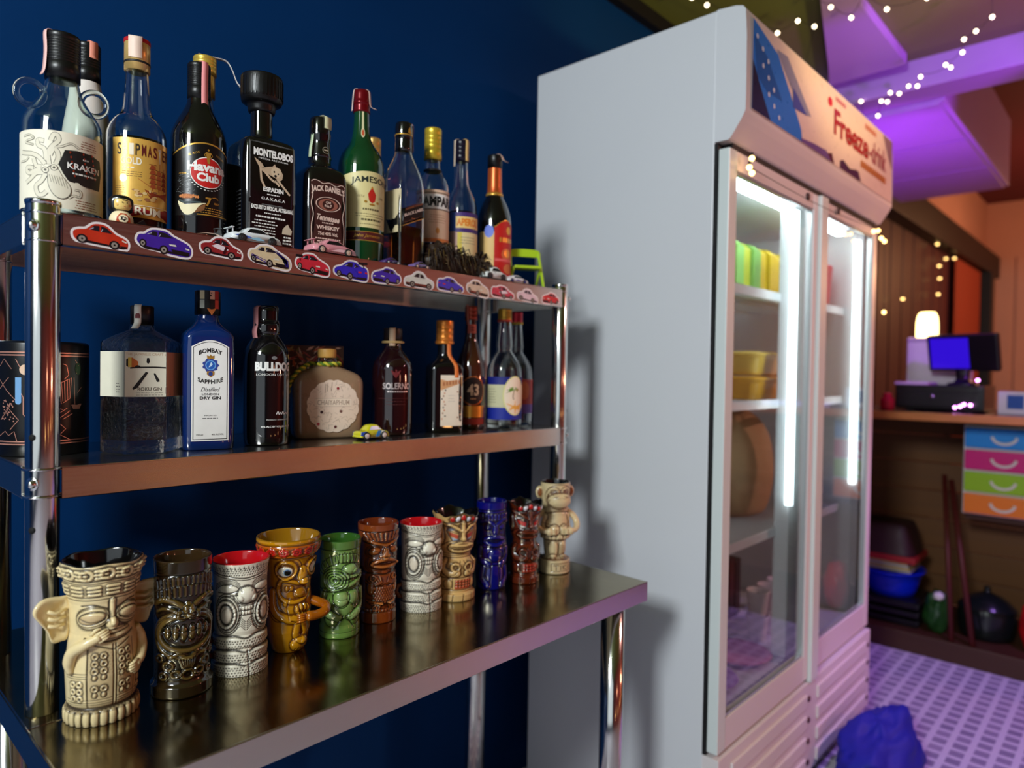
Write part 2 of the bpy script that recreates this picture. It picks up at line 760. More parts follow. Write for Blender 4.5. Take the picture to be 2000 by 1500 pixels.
def tile_floor():
    m = bpy.data.materials.new('small_check_floor_tiles')
    m.use_nodes = True
    nt = m.node_tree
    b = nt.nodes['Principled BSDF']
    tc = nt.nodes.new('ShaderNodeTexCoord')
    br = nt.nodes.new('ShaderNodeTexBrick')
    br.offset = 0.0
    br.inputs['Scale'].default_value = 1.0
    br.inputs['Brick Width'].default_value = 0.062
    br.inputs['Row Height'].default_value = 0.062
    br.inputs['Mortar Size'].default_value = 0.011
    br.inputs['Mortar Smooth'].default_value = 0.2
    br.inputs['Color1'].default_value = (*srgb(150, 140, 165), 1)
    br.inputs['Color2'].default_value = (*srgb(172, 160, 182), 1)
    br.inputs['Mortar'].default_value = (*srgb(226, 220, 228), 1)
    nt.links.new(tc.outputs['Object'], br.inputs['Vector'])
    nt.links.new(br.outputs['Color'], b.inputs['Base Color'])
    bp = nt.nodes.new('ShaderNodeBump')
    bp.inputs['Strength'].default_value = 0.3
    bp.inputs['Distance'].default_value = 0.003
    nt.links.new(br.outputs['Fac'], bp.inputs['Height'])
    nt.links.new(bp.outputs[0], b.inputs['Normal'])
    b.inputs['Roughness'].default_value = 0.35
    return m


def sbox(name, lo, hi, m, bev=0.0, parent=None):
    lo, hi = np.array(lo, float), np.array(hi, float)
    o = MB().box((lo + hi) / 2 * 0, hi - lo, m, bev).build(name, parent, loc=(lo + hi) / 2)
    return struct(o) if parent is None else o


ZC = 2.64
sbox('floor', (-1.9, -3.3, -0.08), (9.9, 1.55, 0.0), tile_floor())
sbox('wall_back', (-1.9, 1.45, 0), (2.74, 1.55, ZC), NAVY)
far = sbox('wall_back_far', (2.74, 1.47, 0), (9.9, 1.55, 2.62), MAROON)
sbox('wall_back_upper', (2.74, 1.47, 2.62), (9.9, 1.55, 3.4), TAN)
sbox('wall_end', (9.7, -3.3, 0), (9.82, 1.47, 3.4), TAN)
for i in range(6):   # vertical boards of the end wall
    y0 = 1.40 - i * 0.42
    sbox('board', (-0.02, y0 - 0.2 - 1.0, -1.3), (0.0, y0 + 0.19 - 1.0, 1.2), TAN, 0.004, None if False else bpy.data.objects['wall_end']).location = (-0.075, y0 + 0.915 - 0.0, -0.3)
for i in range(12):  # boards of the maroon wall
    o = MB().box((0, 0, 0), (0.30, 0.02, 2.5), MAROON, 0.004).build('board', far, loc=(-1.15 + i * 0.33, -0.05, 0.0))
sbox('wall_front', (-1.9, -3.4, 0), (9.9, -3.3, 3.4), COPPERY)
# left wall with the wide shop window
WY0, WY1, WZ0, WZ1 = -2.55, 0.62, 0.28, 2.57
wl = MB()
wl.box((0, (WY0 - 3.3) / 2, ZC / 2), (0.1, WY0 + 3.3, ZC), NAVY)
wl.box((0, (WY1 + 1.45) / 2, ZC / 2), (0.1, 1.45 - WY1, ZC), NAVY)
wl.box((0, (WY0 + WY1) / 2, WZ0 / 2), (0.1, WY1 - WY0, WZ0), NAVY)
wl.box((0, (WY0 + WY1) / 2, (WZ1 + ZC) / 2), (0.1, WY1 - WY0, ZC - WZ1), NAVY)
struct(wl.build('wall_left', loc=(-1.85, 0, 0)))
WHITEP = mat('white_window_frame', srgb(225, 226, 226), 0.4)
wf = MB()
for y in (WY0 + 0.02, WY1 - 0.02):
    wf.box((0, y, (WZ0 + WZ1) / 2), (0.07, 0.05, WZ1 - WZ0), WHITEP, 0.004)
for z in (WZ0 + 0.02, WZ1 - 0.02):
    wf.box((0, (WY0 + WY1) / 2, z), (0.07, WY1 - WY0 - 0.09, 0.05), WHITEP, 0.004)
wnd = struct(wf.build('window_1', loc=(-1.8, 0, 0)))
sbox('ceiling', (-1.9, -3.3, ZC), (3.38, 1.55, ZC + 0.08), CEIL)
sbox('ceiling_far', (3.38, -3.3, 3.3), (9.9, 1.55, 3.38), CEILF)
sbox('trim_1', (-1.8, 1.415, ZC - 0.055), (2.74, 1.449, ZC - 0.001), DARKTRIM)
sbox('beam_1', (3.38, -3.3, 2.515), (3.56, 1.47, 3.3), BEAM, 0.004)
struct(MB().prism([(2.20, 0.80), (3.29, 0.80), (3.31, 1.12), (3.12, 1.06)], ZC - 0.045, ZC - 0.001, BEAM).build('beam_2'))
# low duct box behind the beam, with its panel joints
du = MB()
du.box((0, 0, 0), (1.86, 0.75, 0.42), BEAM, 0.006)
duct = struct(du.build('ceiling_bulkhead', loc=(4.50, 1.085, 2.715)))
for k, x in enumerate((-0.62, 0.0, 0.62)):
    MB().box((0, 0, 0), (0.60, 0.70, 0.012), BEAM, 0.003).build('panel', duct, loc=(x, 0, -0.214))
sbox('trim_2', (5.0, 1.33, 2.42), (9.7, 1.468, 2.66), DARKTRIM, 0.004)
sbox('trim_3', (8.95, 1.30, 0.0), (9.12, 1.465, 2.42), DARKTRIM, 0.004)
CURT = mat('rust_curtain', srgb(150, 62, 40), 0.8, noise=(12, 0.2, (6, 6, 0.3)))
cv = []
for i in range(61):
    cv.append((7.65 + i * 0.02, 1.40 + 0.022 * math.sin(i * 1.05)))
cb = MB()
V = [(x, y, z) for z in (0.05, 2.40) for x, y in cv]
F = [(i, i + 1, 62 + i, 61 + i) for i in range(60)]
cb.add(V, F, CURT)
tag(cb.build('curtain'), 'rust red curtain hanging at the far end of the back wall', 'curtain')

# ------------------------------------------------------------------ steel work table
TT = 0.822
tb = thing('work_table', 'long stainless steel work table under the row of tiki mugs', 'table', (0.75, 1.1, 0))
FL, FR, BR, BL = np.array((0.213, 0.787)), np.array((1.287, 0.787)), np.array((1.306, 1.40)), np.array((0.216, 1.40))
off = np.array((0.75, 1.1))
top = MB()
top.prism([FL - off, FR - off, BR - off, BL - off], TT - 0.0015, TT, STEEL_TOP)
top.build('tabletop', tb)


def rim_quad(a, b, z0, z1, m, t=0.002, inset=True):
    """vertical sheet strip between two plan points, rolled top and bottom edges"""
    a, b = np.array(a, float), np.array(b, float)
    d = (b - a) / np.linalg.norm(b - a)
    n = np.array((-d[1], d[0])) * t
    mb = MB()
    # outline across the thickness: rounded at the top
    sect = [(0.0015, z1 + 0.0004), (0, z1 - 0.0012), (0, z0 + 0.0012), (0.0012, z0), (0.012, z0), (0.012, z0 + 0.0015), (0.003, z0 + 0.003), (0.003, z1)]
    L = []
    nn = np.array((-d[1], d[0]))
    for p in (a, b):
        L += [(*(p + nn * s_), z) for s_, z in sect]
    k = len(sect)
    F = [(i, (i + 1) % k, k + (i + 1) % k, k + i) for i in range(k)] + [tuple(range(k))[::-1], tuple(range(k, 2 * k))]
    mb.add(L, F, m, False)
    return mb


for nm, a, b in (('front_rim', FL, FR), ('right_rim', FR, BR), ('back_rim', BR, BL), ('left_rim', BL, FL)):
    rim_quad(a - off, b - off, TT - 0.041, TT, STEEL if nm in ('left_rim', 'right_rim') else STEEL_RIM).build(nm, tb)
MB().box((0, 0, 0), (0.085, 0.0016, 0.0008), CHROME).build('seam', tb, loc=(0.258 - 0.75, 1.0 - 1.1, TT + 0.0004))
for x, y in ((0.262, 0.842), (1.251, 0.85), (0.262, 1.315), (1.268, 1.29)):
    lg = MB()
    lg.lathe([(0.035, 0.0255), (TT - 0.002, 0.0255)], STEEL_POST, 40)
    l = lg.build('leg', tb, loc=(x - 0.75, y - 1.1, 0))
    MB().lathe(chaikin([(0, 0.018), (0.004, 0.024), (0.03, 0.024), (0.036, 0.020)], 1), mat('grey_plastic_foot', srgb(60, 60, 62), 0.6), 24).build('foot', l)

# ------------------------------------------------------------------ two tier over-shelf rack standing on the table
rk = thing('steel_shelf_rack', 'two tier stainless steel over-shelf rack standing on the work table', 'shelf', (0.765, 1.17, TT))
RX0, RX1, RY0, RY1 = 0.222, 1.308, 1.023, 1.319


def rack_shelf(ztop):
    mb = MB()
    x0, x1, y0, y1 = RX0 - 0.765, RX1 - 0.765, RY0 - 1.17, RY1 - 1.17
    c = 0.036
    mb.prism([(x0 + c, y0), (x1 - c, y0), (x1 - c, y0 + c), (x1, y0 + c), (x1, y1 - c), (x1 - c, y1 - c), (x1 - c, y1),
              (x0 + c, y1), (x0 + c, y1 - c), (x0, y1 - c), (x0, y0 + c), (x0 + c, y0 + c)], ztop - 0.0015 - TT, ztop - TT, STEEL)
    for a, b in (((x0 + c, y0), (x1 - c, y0)), ((x1, y0 + c), (x1, y1 - c)), ((x1 - c, y1), (x0 + c, y1)), ((x0, y1 - c), (x0, y0 + c))):
        sm = STEEL if abs(a[0] - b[0]) < 1e-6 else STEEL_RIM
        r = rim_quad(a, b, ztop - 0.041 - TT, ztop - TT, sm)
        mb.add(np.concatenate(r.v), r.f, sm, False)
    return mb.build('shelf', rk)


SH_T, SH_M = 1.4625, 1.138
shelf_top = rack_shelf(SH_T)
shelf_mid = rack_shelf(SH_M)
for x, y in ((0.241, 1.042), (1.289, 1.042), (0.241, 1.300), (1.289, 1.300)):
    pm = MB()
    H = 1.474 - TT
    pm.lathe([(0, 0.018), (0.001, 0.019), (H - 0.002, 0.019), (H, 0.018)], STEEL_POST, 48)
    po = pm.build('post', rk, loc=(x - 0.765, y - 1.17, 0))
    cp = MB()
    cp.lathe([(H - 0.003, 0.0196), (H + 0.001, 0.0203), (H + 0.003, 0.0196), (H + 0.004, 0.016)], CHROME, 40)
    cp.build('cap', po)
    sx, sy = (-1 if x < 0.7 else 1), (-1 if y < 1.1 else 1)
    for zs in (SH_T, SH_M):
        for k, dz in enumerate((-0.002, -0.037)):
            z = zs - TT + dz
            rg = MB()
            e = 0.0009 if zs == SH_T else 0.0030
            rg.lathe([(z - 0.0016, 0.0191), (z - 0.0012, 0.0191 + e), (z + 0.0012, 0.0191 + e), (z + 0.0016, 0.0191)], CHROME, 40)
            rg.build('collar', po)
        bo = MB()
        bo.lathe(chaikin([(0, 0.0085), (0.0012, 0.0085), (0.0016, 0.006), (0.004, 0.0055), (0.0062, 0.0035), (0.0068, 0.0002)], 1), CHROME, 20)
        a = math.atan2(sy * 0.67, sx * 0.74)
        b = bo.build('bolt', po, loc=(0.0187 * math.cos(a), 0.0187 * math.sin(a), zs - TT - 0.0195))
        b.rotation_euler = (0, PI / 2, a)
    for zh in ((0.355, 0.238) if y < 1.1 else ()):
        a = math.atan2(sy * 0.67, sx * 0.74)
        hb = MB()
        hb.lathe([(-0.002, 0.0042), (0.0004, 0.0042)], BLACKHOLE, 20)
        h = hb.build('hole', po, loc=(0.019 * math.cos(a), 0.019 * math.sin(a), zh))
        h.rotation_euler = (0, PI / 2, a)

# ------------------------------------------------------------------ display fridge
FW = mat('white_fridge_enamel', srgb(214, 216, 220), 0.38, noise=(3, 0.02), bump=(160, 0.03))
FFRONT = mat('white_fridge_front', srgb(222, 214, 214), 0.32)
GASK = mat('black_gasket', srgb(10, 10, 12), 0.6)
ALU = mat('pale_aluminium_stile', srgb(214, 222, 220), 0.38, 0.0)
INNER = mat('white_fridge_liner', srgb(236, 240, 242), 0.4)
LED = mat('cold_led_tube', (1, 1, 1), 0.4, emit=(0.85, 0.97, 1.0), emit_s=15.0)
fx0, fx1, fyb, fyd = 1.53, 2.735, 1.335, 0.739
fr = thing('display_fridge', 'tall white double door display fridge beside the steel shelving', 'fridge', (2.13, 1.04, 0))
o3 = np.array((2.13, 1.04, 0))


def fbox(mb, lo, hi, m, bev=0.0):
    lo, hi = np.array(lo, float), np.array(hi, float)
    mb.box((lo + hi) / 2 - o3, hi - lo, m, bev)


cb = MB()
fbox(cb, (fx0, 0.776, 0.075), (fx0 + 0.045, fyb, 2.128), FW, 0.004)
fbox(cb, (fx1 - 0.045, 0.776, 0.075), (fx1, fyb, 2.128), FW, 0.004)
fbox(cb, (fx0 + 0.045, fyb - 0.04, 0.075), (fx1 - 0.045, fyb, 2.128), FW)
fbox(cb, (fx0 + 0.045, 0.80, 0.075), (fx1 - 0.045, fyb - 0.04, 0.40), INNER)
fbox(cb, (fx0 + 0.045, 0.777, 2.085), (fx1 - 0.045, fyb - 0.04, 2.128), FW)
fbox(cb, (fx0 + 0.045, 0.777, 1.806), (fx1 - 0.045, fyb - 0.045, 1.83), FW)
cb.build('cabinet', fr)
li = MB()
fbox(li, (fx0 + 0.0455, 0.80, 0.401), (fx0 + 0.0475, fyb - 0.041, 1.80), INNER)
fbox(li, (fx1 - 0.0475, 0.80, 0.401), (fx1 - 0.0455, fyb - 0.041, 1.80), INNER)
fbox(li, (fx0 + 0.048, fyb - 0.043, 0.401), (fx1 - 0.048, fyb - 0.041, 1.80), INNER)
fbox(li, (fx0 + 0.048, 0.80, 1.795), (fx1 - 0.048, fyb - 0.044, 1.80), INNER)
li.build('liner', fr)
# canopy with the slanted lower lip
prof = [(0.7765, 2.128)] + chaikin([(0.77, 2.128), (0.715, 2.122), (0.702, 2.105), (0.700, 1.885), (0.702, 1.872), (0.735, 1.822), (0.742, 1.818)], 1) + [(0.7765, 1.818)]
ca = MB()
n = len(prof)
V = [(x - o3[0], y - o3[1], z) for x in (fx0 - 0.001, fx1 + 0.001) for y, z in prof]
F = [tuple(range(n)), tuple(range(n, 2 * n))[::-1]] + [(i, n + i, n + (i + 1) % n, (i + 1) % n) for i in range(n)]
ca.add(V, F[:2], FW, False)
ca.add(V, F[2:], FFRONT, False)
ca.build('canopy', fr)
# the printed sign on the canopy
sg = Print(flat_surf(0.699 - 1.04), lim=0.02, lift=0.0004, step=0.0004)
SB = paper(236, 214, 204, 0.3)
sx = lambda x: x - 2.13
sg.grid(sx(1.553), sx(2.715), 1.886, 2.100, SB, 0)
for pts, c in (
    ([(1.555, 2.095), (1.70, 2.06), (1.86, 1.92), (1.87, 1.888), (1.555, 1.888)], (36, 124, 222)),
    ([(1.56, 2.06), (1.64, 2.03), (1.73, 1.955), (1.64, 1.95), (1.58, 1.97)], (6, 92, 176)),
    ([(1.555, 2.0), (1.59, 1.96), (1.66, 1.888), (1.555, 1.888)], (8, 6, 60)),
    ([(1.60, 1.965), (1.70, 1.975), (1.80, 1.888), (1.65, 1.888)], (10, 40, 170)),
    ([(1.69, 2.07), (1.76, 2.075), (1.93, 1.97), (1.85, 1.965), (1.75, 2.03)], (150, 150, 176)),
    ([(1.80, 2.01), (1.90, 1.965), (1.80, 1.96)], (70, 84, 170)),
    ([(1.86, 1.897), (1.95, 1.905), (2.05, 1.91), (2.09, 1.888), (1.86, 1.888)], (112, 84, 150)),
    ([(2.06, 1.905), (2.10, 1.915), (2.12, 1.888), (2.05, 1.888)], (84, 30, 62)),
    ([(2.17, 1.91), (2.20, 1.918), (2.26, 1.90), (2.32, 1.915), (2.345, 1.915), (2.37, 1.888), (2.17, 1.888)], (70, 40, 84)),
):
    sg.poly([(sx(a), b) for a, b in pts], paper(*c, 0.3), 1 + len(sg.mb.mats) % 4)
for i in range(9):
    sg.disc(sx(1.575 + 0.02 * (i % 3) + 0.012 * i), 2.06 - 0.019 * i, 0.006, 0.006, paper(220, 230, 246, 0.3), 6, 12)
RED = paper(166, 40, 48, 0.3)
sg.disc(sx(2.075), 2.055, 0.018, 0.013, paper(206, 40, 40, 0.3), 3, 20)
sg.text('Freeze', sx(2.275), 2.010, 0.33, 0.075, RED, 3, bold=0.03)
sg.text('-drink', sx(2.545), 2.010, 0.19, 0.070, paper(170, 84, 100, 0.3), 3, bold=0.02)
for i in range(11):
    sg.grid(sx(2.365 + i * 0.0255), sx(2.385 + i * 0.0255), 1.935, 1.957, paper(200, 120, 60, 0.3), 3, 1)
sg.grid(sx(2.12), sx(2.21), 2.072, 2.084, paper(204, 130, 130, 0.3), 2, 1)
sg.grid(sx(2.40), sx(2.52), 2.066, 2.082, paper(206, 136, 116, 0.3), 2, 1)
sg.poly([(sx(2.60), 2.098), (sx(2.713), 2.098), (sx(2.713), 2.0), (sx(2.66), 2.04)], paper(150, 120, 140, 0.3), 2)
sg.build('sign', fr)
# gasket gap round the doors
gk = MB()
fbox(gk, (fx0 + 0.001, 0.768, 0.355), (fx0 + 0.03, 0.777, 1.815), GASK)
fbox(gk, (fx1 - 0.03, 0.768, 0.355), (fx1 - 0.001, 0.777, 1.815), GASK)
fbox(gk, (fx0 + 0.03, 0.745, 1.803), (fx1 - 0.03, 0.777, 1.818), GASK)
gk.build('gasket', fr)
PANE = pane_mat('door_pane', (0.94, 0.97, 0.97), 0.0, 2.0)


def door(name, x0, x1, gx0, gx1, y0, y1, z0, z1, gz0, gz1, lm, rm):
    d = MB()
    fbox(d, (x0, y0, z0), (gx0, y1, z1), lm, 0.003)
    fbox(d, (gx1, y0, z0), (x1, y1, z1), rm, 0.003)
    fbox(d, (gx0, y0 + 0.001, gz1), (gx1, y1, z1), FFRONT, 0.002)
    fbox(d, (gx0, y0 + 0.001, z0), (gx1, y1, gz0), FFRONT, 0.002)
    dd = d.build(name, fr)
    p = MB()
    fbox(p, (gx0, y0 + 0.012, gz0), (gx1, y0 + 0.016, gz1), PANE)
    p.build('pane', dd)
    bd = MB()
    w = 0.007
    for lo, hi in (((gx0, y0 + 0.005, gz0), (gx0 + w, y0 + 0.0115, gz1)), ((gx1 - w, y0 + 0.005, gz0), (gx1, y0 + 0.0115, gz1)),
                   ((gx0 + w, y0 + 0.005, gz1 - w), (gx1 - w, y0 + 0.0115, gz1)), ((gx0 + w, y0 + 0.005, gz0), (gx1 - w, y0 + 0.0115, gz0 + w))):
        fbox(bd, lo, hi, mat('silver_glazing_bead', srgb(190, 200, 202), 0.3, 0.7))
    bd.build('glazing_bead', dd)
    return dd


d1 = door('door', fx0 + 0.004, 2.118, 1.576, 2.086, 0.739, 0.767, 0.362, 1.802, 0.437, 1.756, ALU, FFRONT)
d2 = door('door', 2.118, fx1 - 0.004, 2.206, 2.690, 0.745, 0.767, 0.366, 1.802, 0.447, 1.770, ALU, FFRONT)
st = MB()
fbox(st, (2.119, 0.728, 0.352), (2.176, 0.7445, 1.803), ALU, 0.004)
st.build('centre_stile', fr)
for x, z in ((2.03, 1.782), (2.29, 1.786)):
    s = MB()
    s.lathe(chaikin([(0, 0.011), (0.003, 0.011), (0.005, 0.008), (0.006, 0.001)], 1), mat('dark_lock', srgb(60, 46, 50), 0.3, 0.8), 20)
    q = s.build('lock', fr, loc=(x - o3[0], 0.739 - o3[1], z))
    q.rotation_euler = (PI / 2, 0, 0)
# base panel with pressed louvres
bp = MB()
fbox(bp, (fx0 + 0.002, 0.735, 0.075), (fx1 - 0.002, 0.800, 0.352), FFRONT, 0.004)
bp.build('base_panel', fr)
for x0, x1 in ((1.60, 2.10), (2.19, 2.68)):
    for k in range(4):
        z = 0.302 - k * 0.064
        lv = MB()
        fbox(lv, (x0, 0.7295, z - 0.019), (x1, 0.7365, z + 0.019), FFRONT, 0.0034)
        lv.build('louvre', fr)
        sc = MB()
        sc.lathe([(0, 0.009), (0.003, 0.008), (0.005, 0.002)], mat('dark_screw', srgb(90, 60, 66), 0.4, 0.7), 12)
        q = sc.build('screw', fr, loc=(x1 + 0.022 - o3[0], 0.735 - o3[1], z))
        q.rotation_euler = (PI / 2, 0, 0)
for x in (1.60, 2.66):
    for y in (0.80, 1.27):
        MB().lathe([(0, 0.022), (0.03, 0.022), (0.076, 0.012)], GASK, 16).build('foot', fr, loc=(x - o3[0], y - o3[1], 0))
for x in (2.088, 2.712 - 0.03):
    le = MB()
    le.lathe([(0.88, 0.012), (1.76, 0.012)], mat('soft_led_tube', (1, 1, 1), 0.4, emit=(0.85, 0.97, 1.0), emit_s=4.5), 16)
    le.build('led_tube', fr, loc=(x - o3[0], 0.795 - o3[1], 0))
lt = MB()
fbox(lt, (1.70, 0.82, 1.772), (2.62, 0.85, 1.793), LED, 0.004)
lt.build('led_bar', fr)
cpst = MB()
fbox(cpst, (2.10, 0.800, 0.41), (2.20, 0.845, 1.79), INNER, 0.004)
cpst.build('centre_post', fr)
WIRE = mat('white_wire_shelf', srgb(220, 224, 226), 0.35, 0.3)
for z in (1.515, 1.192, 0.80):
    w = MB()
    for y in (0.85, 1.0, 1.15, 1.28):
        fbox(w, (fx0 + 0.05, y - 0.004, z - 0.012), (fx1 - 0.05, y + 0.004, z - 0.004), WIRE)
    for i in range(56):
        x = fx0 + 0.06 + i * 0.0197
        fbox(w, (x - 0.002, 0.845, z - 0.004), (x + 0.002, 1.285, z), WIRE)
    fbox(w, (fx0 + 0.05, 0.838, z - 0.022), (fx1 - 0.05, 0.843, z + 0.004), WIRE)
    w.build('wire_shelf', fr)
w = MB()
fbox(w, (1.58, 0.8, 0.401), (2.685, 1.28, 0.408), WIRE)
w.build('floor_tray', fr)

# ---- contents of the fridge
for i in range(9):
    g = i < 3
    nm = 'drink_carton'
    c = [(206, 214, 60), (232, 206, 40), (150, 214, 110)][(1 if i > 2 else (2 if i % 2 == 0 else 0))]
    mb = MB()
    mb.box((0, 0, 0.075), (0.052, 0.06, 0.15), mat('carton_%d' % (c[0]), srgb(*c), 0.5, noise=(14, 0.25)), 0.004)
    mb.prism([(-0.03, 0), (0.03, 0), (0.006, 0.02), (-0.006, 0.02)], -0.026, 0.026, mat('carton_%d' % (c[0]), srgb(*c), 0.5),
             Matrix.Translation((0, 0, 0.15)) @ Matrix.Rotation(PI / 2, 4, 'X') @ Matrix.Rotation(PI / 2, 4, 'Y'))
    o = mb.build(nm, loc=(2.03 + i * 0.062, 0.965 + 0.008 * (i % 2), 1.515))
    od = ['first', 'second', 'third', 'fourth', 'fifth', 'sixth', 'seventh', 'eighth', 'ninth'][i]
    tag(o, ('pale green' if c[0] == 150 else 'yellow green' if g else 'yellow') + ' carton, %s from the left on the top fridge shelf' % od, 'carton', 'cartons on the top fridge shelf')
for i, (x, z, c, nm) in enumerate(((2.16, 1.192, (240, 176, 50), 'upper'), (2.40, 1.192, (232, 150, 44), 'upper'), (2.16, 1.285, (244, 200, 90), 'lower'), (2.42, 1.285, (226, 168, 84), 'lower'))):
    mb = MB()
    mb.lathe(chaikin([(0, 0.10, 0.12, 6), (0.006, 0.105, 0.125, 6), (0.06, 0.115, 0.135, 6), (0.062, 0.12, 0.14, 6), (0.068, 0.12, 0.14, 6), (0.074, 0.10, 0.12, 6)], 1),
             mat('food_box_%d' % i, srgb(*c), 0.35, noise=(12, 0.2)), 40)
    o = mb.build('food_box', loc=(x, 1.02, z + (0.0 if i < 2 else -0.016)))
    tag(o, ['deep amber lidded food box, left one at the bottom of the fridge stack', 'orange lidded food box, right one at the bottom of the fridge stack',
            'pale yellow lidded food box on top of the left fridge stack', 'tan lidded food box on top of the right fridge stack'][i], 'container')
mb = MB()
mb.lathe(chaikin([(0, 0.09), (0.02, 0.13), (0.16, 0.15), (0.28, 0.13), (0.34, 0.08), (0.36, 0.03)], 2), mat('kraft_sack', srgb(198, 160, 118), 0.8, noise=(9, 0.15), bump=(30, 0.6)), 40)
tag(mb.build('paper_sack', loc=(2.24, 1.06, 0.80)), 'round bellied kraft paper sack on the middle fridge shelf', 'sack')


def blob(name, c, r, m, amp=0.18, seed=0, freq=2.2, seg=40, rings=24, flat=True):
    mb = MB()
    mb.ball((0, 0, 0), r, m, seg, rings)
    V = np.concatenate(mb.v)
    out = []
    for v in V:
        q = Vector(v / np.array(r))
        k = 1 + amp * mnoise.fractal(q * freq + Vector((seed * 3.1, seed, 0)), 1.0, 2.0, 4)
        w = np.array(v) * k
        if flat:
            w[2] = max(w[2], -r[2] * 0.8)
        out.append(w)
    mb.v = [np.array(out)]
    return mb.build(name, loc=(c[0], c[1], c[2] + (r[2] * 0.8 if flat else 0)))


tag(blob('plastic_bag', (2.475, 0.885, 0.80), (0.055, 0.045, 0.11), mat('milky_plastic', srgb(226, 220, 224), 0.3, coat=0.5), 0.35, 3), 'crumpled milky plastic bag beside the kraft sack in the fridge', 'bag')
mb = MB()
mb.lathe(chaikin([(0, 0.03), (0.004, 0.033), (0.07, 0.033), (0.085, 0.02), (0.10, 0.018), (0.10, 0.022), (0.122, 0.022), (0.123, 0.001)], 1), paper(60, 110, 220), 24)
tag(mb.build('blue_cap_bottle', loc=(2.58, 0.90, 0.80)), 'small blue bottle at the right end of the middle fridge shelf', 'bottle')
for i in range(6):
    mb = MB()
    mb.lathe([(0, 0.026), (0.003, 0.027), (0.075, 0.036), (0.079, 0.038), (0.081, 0.036), (0.078, 0.034), (0.006, 0.025)], paper(232, 226, 230), 28, cap1=True)
    o = mb.build('foam_cup', loc=(2.20 + 0.082 * (i % 3), 0.93, 0.408 + 0.08 * (i // 3)))
    tag(o, ['left', 'middle', 'right'][i % 3] + ' white foam cup of the ' + ['lower', 'upper'][i // 3] + ' tier on the fridge floor', 'cup', 'foam cups on the fridge floor')
mb = MB()
mb.lathe(chaikin([(0, 0.03), (0.005, 0.034), (0.12, 0.034), (0.16, 0.014), (0.20, 0.013), (0.201, 0.001)], 1), paper(196, 190, 40), 24)
tag(mb.build('yellow_bottle', loc=(2.50, 0.93, 0.408)), 'slim yellow green bottle on the fridge floor', 'bottle')
for i, c in enumerate(((150, 110, 190), (200, 120, 160))):
    mb = MB()
    mb.lathe([(0, 0.06), (0.004, 0.075), (0.02, 0.10), (0.022, 0.098), (0.008, 0.07)], paper(*c), 36)
    tag(mb.build('plate', loc=(1.78 + 0.23 * i, 0.91, 0.408)), ('violet' if i == 0 else 'pink') + ' plastic plate on the fridge floor', 'plate')
mb = MB()
mb.lathe(chaikin([(0, 0.06), (0.004, 0.065), (0.13, 0.072), (0.14, 0.075), (0.15, 0.073)], 1), paper(206, 70, 84), 36)
tag(mb.build('red_tub', loc=(2.60, 0.93, 1.515)), 'red round tub at the right end of the top fridge shelf', 'tub')
mb = MB()
for k in range(5):
    mb.box((0.05 * k - 0.1, 0, 0.1), (0.044, 0.16, 0.2 + 0.03 * (k % 2)), mat('dark_pack_%d' % (k % 2), srgb(60 + 30 * (k % 2), 30, 34), 0.5), 0.006)

mb.lathe([(0.0, 0.125, 0.085, 8), (0.012, 0.125, 0.085, 8)], paper(70, 40, 40), 24)
tag(mb.build('dark_pack_tray', loc=(2.28, 1.16, 0.408)), 'tray of dark packets behind the foam cups in the fridge', 'tray')

# ------------------------------------------------------------------ bar counter and what stands around it
WOODE = mat('orange_wood_edge', srgb(196, 120, 62), 0.4, noise=(6, 0.2, (0.2, 1, 6)))
DWOOD = mat('dark_brown_wood', srgb(70, 40, 22), 0.5, noise=(5, 0.3, (1, 0.15, 6)))
OCHRE = mat('ochre_board', srgb(112, 72, 32), 0.6, noise=(4, 0.2, (1, 0.2, 5)))
bc = thing('bar_counter', 'long wooden bar counter with an orange lit front edge beyond the fridge', 'counter', (3.85, 0.4, 0))
MB().box((0, 0, 0), (0.72, 2.08, 0.034), mat('dark_counter_laminate', srgb(52, 30, 40), 0.22), 0.004).build('worktop', bc, loc=(0.02, 0.0, 1.095))
MB().box((0, 0, 0), (0.014, 2.08, 0.036), WOODE, 0.004).build('front_edge', bc, loc=(-0.348, 0, 1.095))
for k in range(7):
    MB().box((0, 0, 0), (0.024, 2.06, 0.142), OCHRE, 0.004).build('plank', bc, loc=(0.335, 0, 0.165 + k * 0.146))
MB().box((0, 0, 0), (0.60, 2.06, 0.09), DWOOD, 0.004).build('plinth', bc, loc=(0.03, 0, 0.046))
for y in (-0.98, 0.98):
    MB().box((0, 0, 0), (0.60, 0.03, 0.985), DWOOD, 0.004).build('end_panel', bc, loc=(0.03, y, 0.5845))
MB().box((0, 0, 0), (0.36, 1.30, 0.035), DWOOD, 0.004).build('lower_shelf', bc, loc=(0.13, -0.42, 0.635))

dr = thing('drawer_tower', 'stack of four candy coloured plastic drawers on the shelf under the bar counter', 'drawers', (3.85, 0.475, 0.653))
MB().box((0, 0, 0), (0.28, 0.31, 0.404), paper(236, 232, 228), 0.006).build('case', dr, loc=(0.012, 0, 0.203))
for k, c in enumerate(((246, 130, 36), (152, 200, 30), (214, 20, 122), (20, 140, 222))):
    d = MB()
    d.box((0, 0, 0), (0.02, 0.296, 0.089), mat('drawer_%d' % k, srgb(*c), 0.35), 0.006)
    q = d.build('drawer', dr, loc=(-0.1385, 0, 0.052 + k * 0.099))
    h = MB()
    h.tube([(-0.012, 0.045 * math.cos(a), 0.012 + 0.034 * math.sin(a)) for a in np.linspace(PI * 1.02, PI * 1.98, 14)], 0.0065, paper(240, 232, 224), 8)
    h.build('handle', q)

